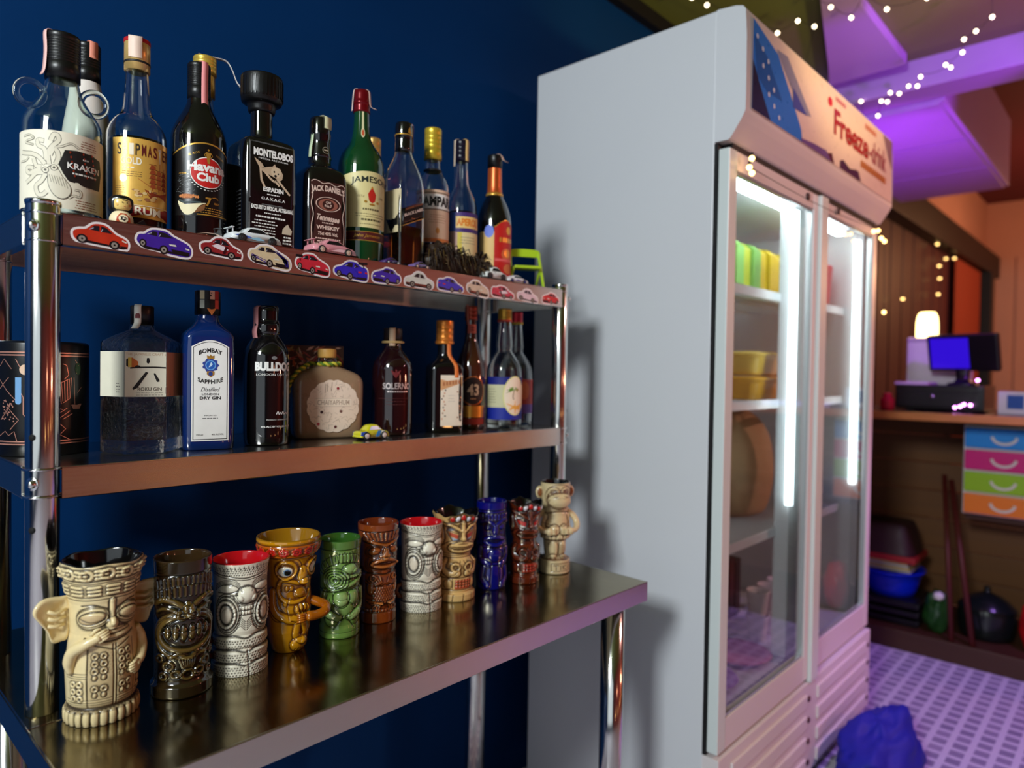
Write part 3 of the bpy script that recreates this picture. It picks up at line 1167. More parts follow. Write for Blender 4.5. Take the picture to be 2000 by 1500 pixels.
reg = thing('cash_drawer', 'black cash drawer on the bar counter under the till screen', 'cash drawer', (3.86, 0.735, 1.112))
MB().box((0, 0, 0), (0.30, 0.36, 0.115), mat('black_plastic', srgb(16, 14, 18), 0.3), 0.006).build('case', reg, loc=(0, 0, 0.0655))
MB().box((0, 0, 0), (0.012, 0.34, 0.07), mat('black_plastic', srgb(16, 14, 18), 0.3), 0.004).build('drawer', reg, loc=(-0.153, 0, 0.055))
MB().lathe([(0, 0.009), (0.006, 0.008)], CHROME, 16).build('lock', reg, loc=(-0.16, 0.02, 0.07), rot=(0, -PI / 2, 0))
for sx_ in (-0.12, 0.12):
    MB().box((0, 0, 0), (0.24, 0.03, 0.008), GASK).build('foot', reg, loc=(0, sx_, 0.004))
ts = thing('till_screen', 'till touch screen showing plain blue on the black cash drawer', 'screen', (3.84, 0.66, 1.235))
BP = mat('black_plastic', srgb(16, 14, 18), 0.3)
MB().lathe(chaikin([(0, 0.07, 0.06, 4), (0.010, 0.07, 0.06, 4), (0.016, 0.03, 0.025, 4), (0.08, 0.018, 0.03, 4)], 1), BP, 24).build('stand', ts)
a = Matrix.Translation((-0.01, 0, 0.155)) @ Matrix.Rotation(R_(-12), 4, 'Z') @ Matrix.Rotation(R_(-14), 4, 'Y')
hs = MB().box((0, 0, 0), (0.035, 0.30, 0.175), BP, 0.008)
hs.xf(a)
hs.build('housing', ts)
s_ = MB().box((-0.0185, 0.052, 0.0), (0.002, 0.165, 0.145), mat('blue_screen', (0.01, 0.005, 0.2), 0.2, emit=srgb(48, 14, 205), emit_s=0.9))
s_.xf(a)
s_.build('screen', ts)
pb = thing('white_carton', 'upright white carton behind the till screen, tinted by the purple light', 'box', (4.06, 0.80, 1.112))
MB().box((0, 0, 0), (0.12, 0.27, 0.34), paper(226, 216, 230), 0.004).build('box', pb, loc=(0, 0, 0.17))
MB().box((0, 0, 0), (0.122, 0.272, 0.02), paper(200, 186, 210), 0.004).build('lid', pb, loc=(0, 0, 0.352))
lp = thing('table_lamp', 'small glowing table lamp above the carton by the far boarded wall', 'lamp', (4.178, 0.885, 1.112))
MB().lathe(chaikin([(0, 0.045), (0.012, 0.045), (0.02, 0.014), (0.37, 0.010)], 1), mat('brass', srgb(190, 140, 60), 0.3, 1.0), 24).build('base', lp)
MB().lathe(chaikin([(0.34, 0.040), (0.36, 0.052), (0.47, 0.050), (0.50, 0.036)], 1), mat('lit_shade', (1, 0.9, 0.6), 0.5, emit=(1.0, 0.74, 0.28), emit_s=5.5), 28).build('shade', lp)
light('table_lamp_glow', 'POINT', (4.02, 0.885, 1.58), 2.0, (1.0, 0.6, 0.22), radius=0.05)
tag(MB().box((0, 0, 0), (0.2, 0.14, 0.012), paper(222, 190, 226), 0.002).build('receipt_pad', loc=(3.80, 0.845, 1.241)), 'pale pad of receipts lying on the cash drawer', 'papers')
mb = MB().lathe(chaikin([(0, 0.03), (0.05, 0.032), (0.06, 0.02), (0.08, 0.018), (0.081, 0.001)], 1), paper(214, 24, 60), 20)
tag(mb.build('red_jar', loc=(3.68, 0.94, 1.112)), 'little red jar on the bar counter beside the fridge', 'jar')
bx = thing('blue_white_box', 'blue and white box at the right end of the bar counter', 'box', (3.82, 0.435, 1.112))
MB().box((0, 0, 0), (0.14, 0.15, 0.10), paper(232, 220, 232), 0.004).build('box', bx, loc=(0, 0, 0.05))
MB().box((0, 0, 0), (0.003, 0.06, 0.06), paper(30, 80, 170)).build('label', bx, loc=(-0.0715, 0.01, 0.055))
tag(MB().box((0, 0, 0), (0.22, 0.36, 0.02), paper(226, 206, 228), 0.004).build('tray', loc=(3.70, 0.16, 1.122)), 'flat pale tray at the very end of the bar counter', 'tray')

# floor under the counter
cr = thing('black_crate', 'black crate on the plinth under the counter carrying the blue basin', 'crate', (3.80, 0.93, 0.091))
m_ = MB()
for z in (0.02, 0.06, 0.10):
    m_.box((-0.14, 0, z), (0.012, 0.30, 0.024), BP, 0.003)
    m_.box((0.14, 0, z), (0.012, 0.30, 0.024), BP, 0.003)
    m_.box((0, -0.144, z), (0.268, 0.012, 0.024), BP, 0.003)
    m_.box((0, 0.144, z), (0.268, 0.012, 0.024), BP, 0.003)
m_.box((0, 0, 0.006), (0.27, 0.276, 0.012), BP)
m_.box((0, 0, 0.115), (0.27, 0.276, 0.006), BP)
m_.build('slats', cr)
m_ = MB().lathe(chaikin([(0, 0.10), (0.004, 0.105), (0.11, 0.135), (0.118, 0.15), (0.124, 0.15), (0.124, 0.142), (0.11, 0.13), (0.01, 0.10)], 1), mat('blue_basin_plastic', srgb(12, 40, 200), 0.3), 40)
tag(m_.build('blue_basin', loc=(3.79, 0.93, 0.2095)), 'bright blue plastic basin under the counter beside the fridge', 'basin')
m_ = MB()
for k in range(4):
    m_.box((0, 0, 0.006 + 0.0125 * k), (0.20, 0.21 - 0.01 * k, 0.011), paper(*((214, 186, 110) if k % 2 else (190, 184, 180))), 0.003)
tag(m_.build('folded_cloths', loc=(3.79, 0.93, 0.334)), 'folded grey and yellow cloths on the blue basin', 'cloth')
bx = thing('red_rimmed_box', 'dark box with a red rim resting on the cloths under the counter', 'box', (3.79, 0.95, 0.386))
MB().box((0, 0, 0), (0.26, 0.30, 0.03), paper(150, 24, 24), 0.006).build('rim', bx, loc=(0, 0, 0.015))
MB().lathe(chaikin([(0.03, 0.125, 0.14, 6), (0.05, 0.12, 0.135, 6), (0.17, 0.10, 0.11, 6), (0.18, 0.08, 0.09, 6)], 1), paper(46, 20, 18), 32).build('body', bx)
tag(blob('green_bundle', (3.72, 0.715, 0.091), (0.07, 0.055, 0.10), mat('dark_green_leaf', srgb(30, 74, 26), 0.5, noise=(20, 0.7)), 0.2, 5), 'dark green leafy bundle on the plinth beside the blue basin', 'vegetables')
tag(blob('white_bulb', (3.66, 0.70, 0.25), (0.022, 0.022, 0.02), paper(226, 220, 210), 0.1, 8), 'small white knob of garlic on top of the green bundle', 'garlic')
m_ = thing('covered_pot', 'big round dark covered pot on the plinth under the counter', 'pot', (3.80, 0.535, 0.091))
MB().lathe(chaikin([(0, 0.09), (0.006, 0.11), (0.10, 0.115), (0.13, 0.112)], 1), mat('dark_enamel', srgb(20, 26, 24), 0.2), 40).build('body', m_)
MB().lathe(chaikin([(0.13, 0.116), (0.138, 0.115), (0.18, 0.07), (0.20, 0.02), (0.205, 0.012), (0.225, 0.016), (0.23, 0.002)], 1), mat('dark_enamel', srgb(20, 26, 24), 0.2), 40).build('lid', m_)
m_ = MB()
m_.tube([(-0.10, -0.10, 0.0), (0.08, 0.03, 0.70)], 0.012, mat('dark_red_stick', srgb(84, 26, 20), 0.5), 12)
m_.tube([(-0.10, -0.02, 0.0), (0.09, 0.06, 0.72)], 0.011, mat('dark_red_stick', srgb(84, 26, 20), 0.5), 12)
tag(m_.build('broom_handles', loc=(3.70, 0.655, 0.091)), 'pair of dark red broom handles leaning under the counter', 'broom')
tag(blob('red_bag', (3.74, 0.345, 0.091), (0.08, 0.06, 0.13), mat('red_vinyl', srgb(190, 20, 22), 0.4), 0.15, 11), 'red vinyl bag on the plinth at the right edge under the counter', 'bag')
BLUEB = mat('royal_blue_cloth', srgb(8, 24, 150), 0.65, noise=(9, 0.2), bump=(20, 0.5))
tag(blob('blue_bag', (2.36, 0.60, 0.0), (0.25, 0.095, 0.12), BLUEB, 0.25, 2, 1.6, 56, 36), 'slumped royal blue cloth bag on the floor before the fridge', 'bag')

# ------------------------------------------------------------------ string lights
BULB = mat('warm_bulb', (1, 0.9, 0.7), 0.3, emit=(1.0, 0.82, 0.56), emit_s=6.5)
BULBW = mat('amber_bulb', (1, 0.8, 0.4), 0.3, emit=(1.0, 0.62, 0.2), emit_s=6.5)
CABLE = mat('black_cable', srgb(18, 18, 18), 0.6)


def string(label, pts, bm, r=0.007, cable=True):
    o = thing('string_light', label, 'string light', pts[0])
    p0 = np.array(pts[0])
    path = []
    for a, b in zip(pts[:-1], pts[1:]):
        a, b = np.array(a) - p0, np.array(b) - p0
        for k in range(5):
            t = k / 5
            path.append(a + (b - a) * t + np.array((0, 0, 0.012 + 0.0 - 0.012 * math.sin(PI * t))))
    path.append(np.array(pts[-1]) - p0 + np.array((0, 0, 0.012)))
    MB().tube(path, 0.0009, CABLE, 6).build('cable', o)
    for p in pts:
        q = np.array(p) - p0
        b = MB().lathe([(-0.006, 0.003), (-0.003, r * 0.8), (0.0, r), (0.004, r * 0.85), (0.007, r * 0.4)], bm, 12)
        ob = b.build('bulb', o, loc=q)
        MB().lathe([(0.006, 0.0035), (0.014, 0.0035)], CABLE, 8).build('socket', ob)
    return o


Z1 = 2.545
string('string of warm bulbs looped under the ceiling above the fridge', [(2.14, 1.18, Z1), (2.20, 1.155, Z1 - 0.01), (2.57, 1.06, Z1), (2.53, 0.97, Z1), (2.61, 0.94, Z1), (2.74, 1.02, Z1 - 0.08)], BULB)
string('string of warm bulbs crossing the ceiling near the purple box beam', [(2.40, 0.87, Z1), (2.51, 0.85, Z1), (2.63, 0.82, Z1), (2.50, 0.74, Z1), (2.65, 0.71, Z1), (2.66, 0.59, Z1), (2.60, 0.46, Z1)], BULB)
string('string of warm bulbs running along the purple ceiling beam', [(2.60, 0.40, 2.52), (2.89, 0.44, 2.52), (2.97, 0.50, 2.52), (2.99, 0.54, 2.51), (3.08, 0.56, 2.50), (3.16, 0.63, 2.50), (3.20, 0.62, 2.50), (3.22, 0.73, 2.50), (3.26, 0.75, 2.48)], BULB)
string('string of warm bulbs hanging before the purple ceiling duct', [(3.33, 0.80, 2.515), (3.27, 0.82, 2.47), (3.25, 0.86, 2.44), (3.29, 0.86, 2.49), (3.31, 0.90, 2.47), (3.34, 0.92, 2.42), (3.36, 0.98, 2.40), (3.37, 1.00, 2.512)], BULB)
string('string of amber bulbs along the top of the fridge doors', [(1.60, 0.715, 1.785), (1.585, 0.714, 1.76), (1.60, 0.714, 1.75), (2.57, 0.712, 1.765), (2.62, 0.712, 1.775), (2.66, 0.712, 1.755), (2.70, 0.712, 1.75), (2.715, 0.712, 1.50)], BULBW)
string('string of small bulbs drooping down the maroon wall by the lamp', [(6.82, 1.385, 2.41), (7.52, 1.385, 2.38), (7.16, 1.385, 2.33), (6.91, 1.385, 2.235), (6.94, 1.385, 2.13), (6.90, 1.385, 1.99), (5.76, 1.385, 1.85)], BULBW, 0.013)
string('string of small bulbs trailing over the cash drawer', [(3.675, 0.66, 1.135), (3.675, 0.64, 1.14), (3.675, 0.625, 1.15), (3.675, 0.60, 1.148), (3.67, 0.575, 1.26)], mat('pink_bulb', (1, 0.5, 1), 0.3, emit=(0.9, 0.3, 1.0), emit_s=10.0))

# ------------------------------------------------------------------ bottles
_lathe0 = MB.lathe


def _lathe(s, pts, m, seg=48, **k):
    """rings with n <= -3 are regular polygons (|n| sides, flat side towards -y)"""
    if not any(len(p) > 3 and p[3] < 0 for p in pts):
        return _lathe0(s, pts, m, seg, **k)
    V, F = [], []
    N = 6
    for p in pts:
        z, r = p[0], p[1]
        q = p[2] if len(p) > 2 else 1.0     # 0 round .. 1 hexagon
        for i in range(seg):
            a = 2 * PI * i / seg
            d = ((a + PI / 2 + PI / N) % (2 * PI / N)) - PI / N
            rr = r * ((1 - q) + q / math.cos(d) * 1.0)
            V.append((rr * math.cos(a), rr * math.sin(a), z))
    for k2 in range(len(pts) - 1):
        for i in range(seg):
            j = (i + 1) % seg
            F.append((k2 * seg + i, k2 * seg + j, (k2 + 1) * seg + j, (k2 + 1) * seg + i))
    F.append(tuple(range(seg))[::-1])
    b = (len(pts) - 1) * seg
    F.append(tuple(b + i for i in range(seg)))
    return s.add(V, F, m, k.get('smooth', True))


MB.lathe = _lathe
BLK = mat('black_bottle_glass', (0.004, 0.0035, 0.004), 0.035, coat=1.0)
BLKM = mat('matt_black_cap', srgb(13, 12, 12), 0.35, bump=(200, 0.1))
GRN = mat('dark_green_bottle_glass', (0.004, 0.045, 0.012), 0.03, coat=1.0)
BLU = mat('blue_bottle_glass', (0.003, 0.02, 0.12), 0.03, coat=1.0)
STRIP = paper(236, 186, 178)
CREAM = paper(238, 226, 200)
WHT = paper(240, 238, 232)
INK = paper(24, 22, 22)
INKS = paper(120, 112, 100)
GOLD = foil(214, 164, 70)
REDP = paper(196, 30, 26)


def rz_of(x, y, off=0.0):
    return math.atan2(-x, y) + R_(off)


def bottle(name, label, x, y, z, off=0.0, rz=None):
    return thing(name, label, 'bottle', (x, y, z), rz_of(x, y, off) if rz is None else R_(rz))


def mm(pts):
    return [(p[0] / 1000.0, p[1] / 1000.0) + tuple((p[2] / 1000.0, p[3]) if len(p) > 3 else ()) for p in pts]


def hollow(parent, prof, m, wall=0.0026, floor=0.008, seg=64, name='glass'):
    out = list(prof)
    inn = []
    for p in reversed(prof):
        if p[0] <= floor:
            break
        q = [p[0], max(0.004, p[1] - wall)]
        if len(p) > 3:
            q += [max(0.004, p[2] - wall), p[3]]
        inn.append(tuple(q))
    l = list(inn[-1])
    l[0] = floor
    inn.append(tuple(l))
    return MB().lathe(out + inn, m, seg).build(name, parent)


def liquid(parent, prof, m, fill, wall=0.0031, floor=0.0085, seg=56):
    L = []
    for p in prof:
        if floor < p[0] < fill:
            q = [p[0], max(0.003, p[1] - wall)]
            if len(p) > 3:
                q += [max(0.003, p[2] - wall), p[3]]
            L.append(tuple(q))
    a, b = list(L[0]), list(L[-1])
    a[0], b[0] = floor, fill
    return MB().lathe([tuple(a)] + L + [tuple(b)], m, seg).build('liquid', parent)


def capm(parent, z0, z1, r, m, ridges=0, name='cap', taper=0.0, lip=True):
    mb = MB()
    P = [(z0, r + taper)]
    if ridges:
        for i in range(ridges):
            z = z0 + (z1 - z0) * (0.35 + 0.55 * i / ridges)
            P += [(z, r), (z + 0.0006, r - 0.0006), (z + 0.0014, r - 0.0006), (z + 0.002, r)]
    P += [(z1 - 0.002, r), (z1 - 0.0005, r - 0.0006), (z1, r - 0.002)]
    return mb.lathe(P, m, 40).build(name, parent)


def strip(parent, path, m=STRIP, hw=0.005, ang=0.0, name='tax_strip'):
    """paper strip in a radial plane: path of (r, z), folded over the cap; ang in degrees, 0 = front"""
    a = R_(ang)
    P = [(r * math.sin(a), -r * math.cos(a), z) for r, z in path]
    return MB().ribbon(spline(P, 5), (hw * math.cos(a), hw * math.sin(a), 0), m).build(name, parent)


T = SH_T + 0.0003
M_ = SH_M + 0.0003

# 1 ---- clear jug bottle with two ring handles and an octopus label
b = bottle('spirit_bottle', 'clear jug bottle with two ring handles and an octopus drawing on its cream label', 0.279, 1.110, T)
pr = chaikin(mm([(0, 40), (1, 46), (6, 48), (128, 48), (140, 46), (158, 34), (172, 26), (182, 22), (198, 18.5), (206, 18)]), 2)
hollow(b, pr, GLASS_G)
for s_ in (-1, 1):
    MB().tube([(s_ * (0.037 + 0.0155 * math.cos(a)), 0, 0.172 + 0.0165 * math.sin(a)) for a in np.linspace(0, 2 * PI, 25)[:-1]], 0.0042, GLASS_G, 12, closed=True).build('ring_handle', b)
capm(b, 0.196, 0.257, 0.0212, BLKM, 9)
strip(b, [(0.006, 0.2585), (0.019, 0.2585), (0.0228, 0.254), (0.0222, 0.235), (0.0225, 0.222), (0.024, 0.205), (0.027, 0.196)], hw=0.004, ang=-62)
MB().ribbon([(-0.008, -0.004, 0.2575), (0.0, -0.008, 0.2582), (0.010, -0.006, 0.2575)], (0, 0.004, 0), STRIP).build('tax_strip', b)
S = round_surf([(0, .048), (.3, .048)])
p = Print(S)
KC = paper(234, 226, 204)
p.rect(-.075, .0735, .013, .114, KC, 0)
GR, GRD, LT = paper(150, 142, 124), paper(92, 86, 74), paper(222, 214, 192)
tents = [[(-14.6, 69.3), (-16.2, 82.7), (-11.7, 92.4), (-4.5, 101.1), (-5.3, 107.8), (-9.6, 108.4), (-13.2, 99.9)],
         [(-19.2, 68.9), (-27.2, 77.9), (-36.3, 82.2), (-47.6, 83.9), (-55.6, 85.8)], [(-23.9, 65.3), (-30.6, 66.8), (-34.3, 77.0)],
         [(-23.9, 61.1), (-32.4, 60.1), (-39.3, 57.0), (-45.0, 60.7), (-42.6, 64.8), (-34.3, 63.5)], [(-20.7, 57.8), (-30.6, 56.7), (-38.2, 50.1), (-46.2, 44.7)],
         [(-19.1, 55.4), (-23.8, 46.7), (-30.6, 39.8), (-27.9, 29.7), (-22.2, 29.0), (-17.5, 33.5)], [(-7.3, 70.1), (-4.5, 79.0), (-5.9, 87.3), (-10.3, 89.2), (-13.9, 81.2)],
         [(-17.6, 74.1), (-20.0, 88.3), (-27.3, 93.0), (-28.1, 99.8), (-20.8, 99.2)], [(-8.1, 92.1), (-0.9, 94.1), (10.0, 99.8), (19.2, 95.3)],
         [(7.2, 27.3), (13.2, 31.8), (20.3, 30.7), (21.1, 38.7), (13.9, 39.7)], [(-41.5, 78.2), (-47.6, 73.7), (-59.8, 73.7)], [(-50.6, 106.3), (-40.5, 106.9), (-34.4, 102.4), (-47.7, 98.3), (-34.4, 93.9)]]
for i, t in enumerate(tents):
    t = [(a / 1000, c / 1000) for a, c in t]
    w = .0062 if i < 8 else .003
    p.line(t, w, GRD, 1 + i % 2, 6)
    p.line(t, w - .0013, LT, 3 + i % 2, 6)
hd = [(a / 1000, c / 1000) for a, c in [(-16.8, 55.6), (-16.1, 43.8), (-11.6, 32.3), (-4.3, 25.5), (3.6, 25.8), (9.4, 32.8), (9.4, 42.2), (5.0, 49.1), (-0.1, 55.9), (-4.4, 64.0), (-12, 68), (-18, 63)]]
p.poly(spline(hd, 4, True), GRD, 5)
c0 = np.mean(hd, axis=0)
p.poly(spline([tuple(c0 + (np.array(q) - c0) * .94) for q in hd], 4, True), LT, 6)
for i in range(7):
    p.line([(-.0145 + .0028 * i, .056 - .0005 * i), (-.012 + .0030 * i, .046 - .001 * i)], .0008, GR, 7)
for cx, cz in ((-.0188, .0613), (-.0091, .0652)):
    p.disc(cx, cz, .0042, .0042, GRD, 7, 20)
    p.disc(cx, cz, .0034, .0034, LT, 8, 20)
    p.disc(cx, cz, .0016, .0016, GRD, 9, 12)
p.poly([(a / 1000, c / 1000) for a, c in [(2.7, 90.1), (16.1, 91.9), (35.5, 91.4), (51.0, 87.2), (54, 70), (49.7, 45.8), (28.9, 45.8), (6.4, 50.2), (0.6, 59.4), (-4.1, 70.2), (-0.2, 81.5)]], INK, 10)
p.text('KRAKEN', .0268, .0708, .043, .0078, WHT, 12, bold=.02)
p.small(.027, .0815, .008, 1, .002, WHT, 12, .002)
p.small(.027, .061, .032, 1, .002, WHT, 12, .002)
for k, (x, z) in enumerate(((.0085, .088), (.024, .089), (.036, .090))):
    for j in range(6):
        p.disc(x + .001 * j, z - .006 * j, .0011, .0016, foil(176, 70, 44), 13, 10)
p.small(.033, .106, .026, 4, .0032, paper(150, 96, 66), 1)
p.small(.030, .026, .032, 4, .0032, paper(150, 96, 66), 1)
p.build('label', b)

# 2 ---- white bottle behind it
b = bottle('spirit_bottle', 'white glazed bottle with a black cap half hidden behind the octopus jug', 0.336, 1.205, T)
pr = chaikin(mm([(0, 33), (2, 36), (120, 36), (165, 33), (200, 26), (225, 19.5), (240, 16)]), 2)
MB().lathe(pr, mat('white_ceramic', srgb(232, 222, 214), 0.15, coat=0.5), 56).build('body', b)
capm(b, 0.236, 0.294, 0.0175, BLKM, 8)
strip(b, [(0.010, 0.2955), (0.0165, 0.2955), (0.0186, 0.291), (0.0182, 0.270)], paper(226, 140, 116), 0.006, 25)
p = Print(round_surf([(0, .036), (.3, .036)]))
p.rect(-.02, .045, .02, .085, paper(186, 196, 196), 0)
p.small(.02, .075, .04, 9, .005, INKS, 1)
p.build('label', b)

# 3 ---- clear rum bottle with the gold label
b = bottle('spirit_bottle', 'clear rum bottle with a gold ship label and cream and gold cap', 0.374, 1.110, T)
pr = chaikin(mm([(0, 36), (1, 39), (5, 40.6), (134, 40.6), (150, 39), (166, 31), (176, 20), (200, 17.5), (232, 15.5), (244, 14.5)]), 2)
hollow(b, pr, GLASS)
liquid(b, pr, mat('amber_rum', (0.12, 0.02, 0.004), 0.0, trans=1.0, ior=1.34), 0.135)
capm(b, 0.239, 0.284, 0.0172, foil(236, 196, 120), 0)
MB().lathe([(0.2485, 0.0174), (0.2492, 0.0178), (0.251, 0.0178), (0.2517, 0.0174)], INK, 40).build('cap_ring', b)
MB().lathe([(0.2785, 0.0173), (0.279, 0.0176), (0.2842, 0.0176), (0.2849, 0.012), (0.285, 0.002)], paper(176, 20, 24), 40).build('cap_top', b)
strip(b, [(0.004, 0.2857), (0.015, 0.2857), (0.0184, 0.2815), (0.0178, 0.262), (0.0178, 0.254)], paper(236, 208, 190), 0.009, -8)
p = Print(round_surf([(0, .0406), (.3, .0406)]))
p.rect(-.0335, .0535, .0185, .131, mat('gold_label', srgb(226, 178, 84), 0.35, 0.25, noise=(24, 0.25)), 0)
for i, ch in enumerate('SHIPMASTER'):
    x = -.0225 + i * .0079
    hgt = .0165 if i not in (7,) else .021
    p.text(ch, x, .115 - (.003 if i == 7 else 0), .0058, hgt, [paper(60, 44, 20), CREAM, CREAM, paper(50, 34, 16), paper(90, 20, 16), paper(90, 20, 16), paper(110, 24, 18), CREAM, paper(90, 20, 16), paper(90, 20, 16)][i], 2, bold=.02)
p.text('GOLD', -.0072, .0985, .027, .0105, CREAM, 2, bold=.02)
p.small(-.011, .0885, .018, 1, .002, CREAM, 2, .002)
p.small(-.006, .083, .03, 3, .003, paper(96, 70, 40), 1, .0007)
SH = paper(164, 72, 34)
p.line([(.002, .074), (.012, .068), (.022, .0625)], .0007, SH, 1)
p.line([(.021, .060), (.0225, .0945)], .0009, SH, 1)
p.line([(.031, .060), (.0335, .102)], .0009, SH, 1)
p.line([(.041, .060), (.042, .096)], .0009, SH, 1)
for k in range(13):
    rn = random.Random(k)
    x = .021 + .010 * (k % 3)
    z = .064 + .0068 * (k // 3)
    p.poly([(x - .004, z), (x + .005, z - .001), (x + .004, z + .005), (x - .002, z + .0055)], [SH, paper(196, 106, 54), paper(140, 52, 26)][k % 3], 2)
    p.line([(x - .005, z + .006), (x + .006, z + .0065)], .0006, paper(110, 40, 20), 3)
p.poly([(.010, .060), (.049, .062), (.047, .049), (.018, .048)], paper(150, 58, 30), 2)
for k in range(16):
    rn = random.Random(100 + k)
    x, z = -.004 + rn.uniform(0, .030), .042 + rn.uniform(0, .018)
    p.disc(x, z, rn.uniform(.0015, .004), rn.uniform(.0012, .0026), [paper(222, 190, 130), paper(150, 96, 60), paper(206, 166, 106)][k % 3], 3 + k % 3, 12)
p.disc(-.0175, .0735, .005, .0055, foil(244, 230, 170), 2, 20)
p.small(-.022, .062, .014, 6, .003, paper(150, 110, 60), 1, .0007)
p.poly([(-.012, .037), (.053, .0385), (.053, .017 + .003), (-.010, .0185)], paper(140, 20, 22), 6)
p.line([(-.010, .0355), (.053, .037)], .0007, CREAM, 7)
p.text('RUM', .0155, .0285, .036, .0115, CREAM, 8, bold=.03)
p.build('label', b)

# 4 ---- black aged rum, red disc
b = bottle('spirit_bottle', 'black rum bottle with a red disc and a gold 7 on its black label', 0.460, 1.100, T)
pr = chaikin(mm([(0, 37), (1, 39.5), (5, 40.7), (150, 40.7), (168, 39), (186, 31), (204, 21), (216, 16.5), (232, 15.5), (250, 15)]), 2)
MB().lathe(pr, BLK, 64).build('glass', b)
capm(b, 0.219, 0.275, 0.0166, BLKM, 9)
strip(b, [(0.004, 0.2765), (0.0145, 0.2765), (0.0178, 0.273), (0.0172, 0.25), (0.0172, 0.222), (0.0178, 0.205)], paper(240, 150, 150), 0.0052, 28)
p = Print(round_surf([(0, .0407), (.3, .0407)]))
BL = mat('black_label', srgb(17, 16, 16), 0.3)
arch = lambda x: .126 + .019 * math.cos(max(-1, min(1, (x - .013) / .056)) * PI / 2)
p.grid(-.042, .068, .034, arch, BL, 0, nz=3)
p.line([(x, arch(x) - .0008) for x in np.linspace(-.042, .068, 40)], .0022, GOLD, 2)
p.disc(.0135, .100, .0252, .0235, WHT, 3, 48)
p.disc(.0135, .100, .0240, .0223, REDP, 4, 48)
for a in np.linspace(PI * 1.05, PI * 1.9, 16):
    p.disc(.0135 + .0285 * math.cos(a), .100 + .0265 * math.sin(a), .0016, .0006, WHT, 3, 8)
p.text('Havana', .0135, .1085, .058, .0145, WHT, 6, bold=.045)
p.text('Club', .0145, .093, .034, .013, WHT, 6, bold=.045)
p.text('EL RON', -.006, .1275, .016, .003, GOLD, 4, tilt=.35)
p.text('DE CUBA', .034, .1265, .016, .003, GOLD, 4, tilt=-.35)
p.disc(.0137, .1345, .0014, .0016, GOLD, 7, 14)
p.poly([(.010, .131), (.0175, .131), (.0165, .123), (.0155, .114), (.0125, .114), (.011, .123)], GOLD, 7)
p.line([(.010, .130), (.0078, .126), (.0105, .1235)], .0009, GOLD, 7)
p.line([(.0175, .130), (.0198, .126), (.017, .1235)], .0009, GOLD, 7)
p.text('ANEJO', -.023, .0965, .012, .0026, GOLD, 3)
p.text('7', .0145, .0565, .009, .0135, GOLD, 4, bold=.03)
p.text('ANOS', .027, .0555, .009, .0036, GOLD, 4, bold=.02)
p.line([(.020, .0635), (.026, .0645), (.030, .062)], .0011, GOLD, 3, 4)
cr_ = [(-.030, .0555), (-.020, .0505), (-.008, .0515), (.0105, .054), (.002, .0495), (-.006, .0385), (-.0155, .0345), (-.024, .041)]
p.poly(spline(cr_, 5, True), paper(232, 220, 178), 5)
p.line([(-.028, .0575), (-.020, .053), (-.008, .054), (.004, .0545)], .0024, paper(40, 60, 60), 6)
p.poly([(.000, .0475), (.0105, .0535), (.008, .043), (-.006, .0378)], paper(120, 74, 36), 6)
p.disc(-.016, .0625, .011, .0035, paper(170, 96, 44), 4, 20)
for k in range(9):
    p.disc(-.026 + .0032 * k, .0625 + .0012 * math.sin(k * 2.3), .0017, .0022, paper(200, 120, 56), 5, 10)
p.small(.022, .047, .040, 4, .0034, GOLD, 3, .0013)
p.line([(-.002, .0365), (.052, .0375)], .0016, GOLD, 3)
for k in range(40):
    rn = random.Random(k)
    x, z = rn.uniform(-.034, -.006), rn.uniform(.066, .094)
    p.line([(x, z), (x + rn.uniform(.002, .005), z + rn.uniform(-.002, .003))], .0005, paper(96, 100, 100), 2)
p.build('label', b)

# 5 ---- clear bottle with yellow cap behind
b = bottle('spirit_bottle', 'clear bottle with a ribbed yellow cap and torn paper strip behind the black rum', 0.508, 1.192, T)
pr = chaikin(mm([(0, 34), (2, 37), (160, 37), (195, 33), (225, 20), (250, 14), (300, 13)]), 2)
hollow(b, pr, GLASS_G)
capm(b, 0.262, 0.298, 0.0162, GOLD, 0, 'neck_foil')
capm(b, 0.300, 0.329, 0.0185, foil(232, 196, 84), 3)
MB().ribbon(spline([(-.010, -.010, .3302), (.004, -.004, .3302), (.018, 0, .332), (.034, .004, .331), (.043, .004, .318), (.050, .004, .300), (.056, .004, .292)], 5), (0, .0045, 0), paper(232, 222, 216)).build('tax_strip', b)
p = Print(round_surf([(0, .037), (.3, .037)]))
p.rect(-.04, .04, .03, .15, paper(60, 70, 50), 0)
p.build('label', b)

# 6 ---- tall square black bottle with huge cap
b = bottle('spirit_bottle', 'square black mezcal bottle with a big round black cap and white lettering', 0.563, 1.100, T, rz=-4)
sq = chaikin(mm([(0, 42, 42, 9), (2, 44, 44, 9), (150, 44, 44, 9), (168, 43, 43, 9), (176, 40, 40, 7), (181, 30, 30, 4), (184, 20, 20, 2.2), (188, 17.5, 17.5, 2), (236, 17.5, 17.5, 2)]), 2)
MB().lathe(sq, BLK, 96).build('glass', b)
cm = MB()
P = [(0.228, .0185), (0.230, .0215), (.241, .0225), (.2425, .027)]
for a in (.247, .284):
    P.append((a, .0335))
P += [(.2875, .0325), (.289, .029)]
cm.lathe(chaikin(P, 1), BLKM, 72)
cm.build('cap', b)
for k in range(36):
    a = 2 * PI * k / 36
    if -PI * 1.1 < (a - 2 * PI if a > PI else a) < PI * 0.1:
        MB().box((0, 0, .266), (.0018, .0018, .030), BLKM).build('knurl', b, loc=(.0335 * math.cos(a), .0335 * math.sin(a), 0), rot=(0, 0, a))
p = Print(face_surf(.044, .044, 9), lim=.02)
W = WHT
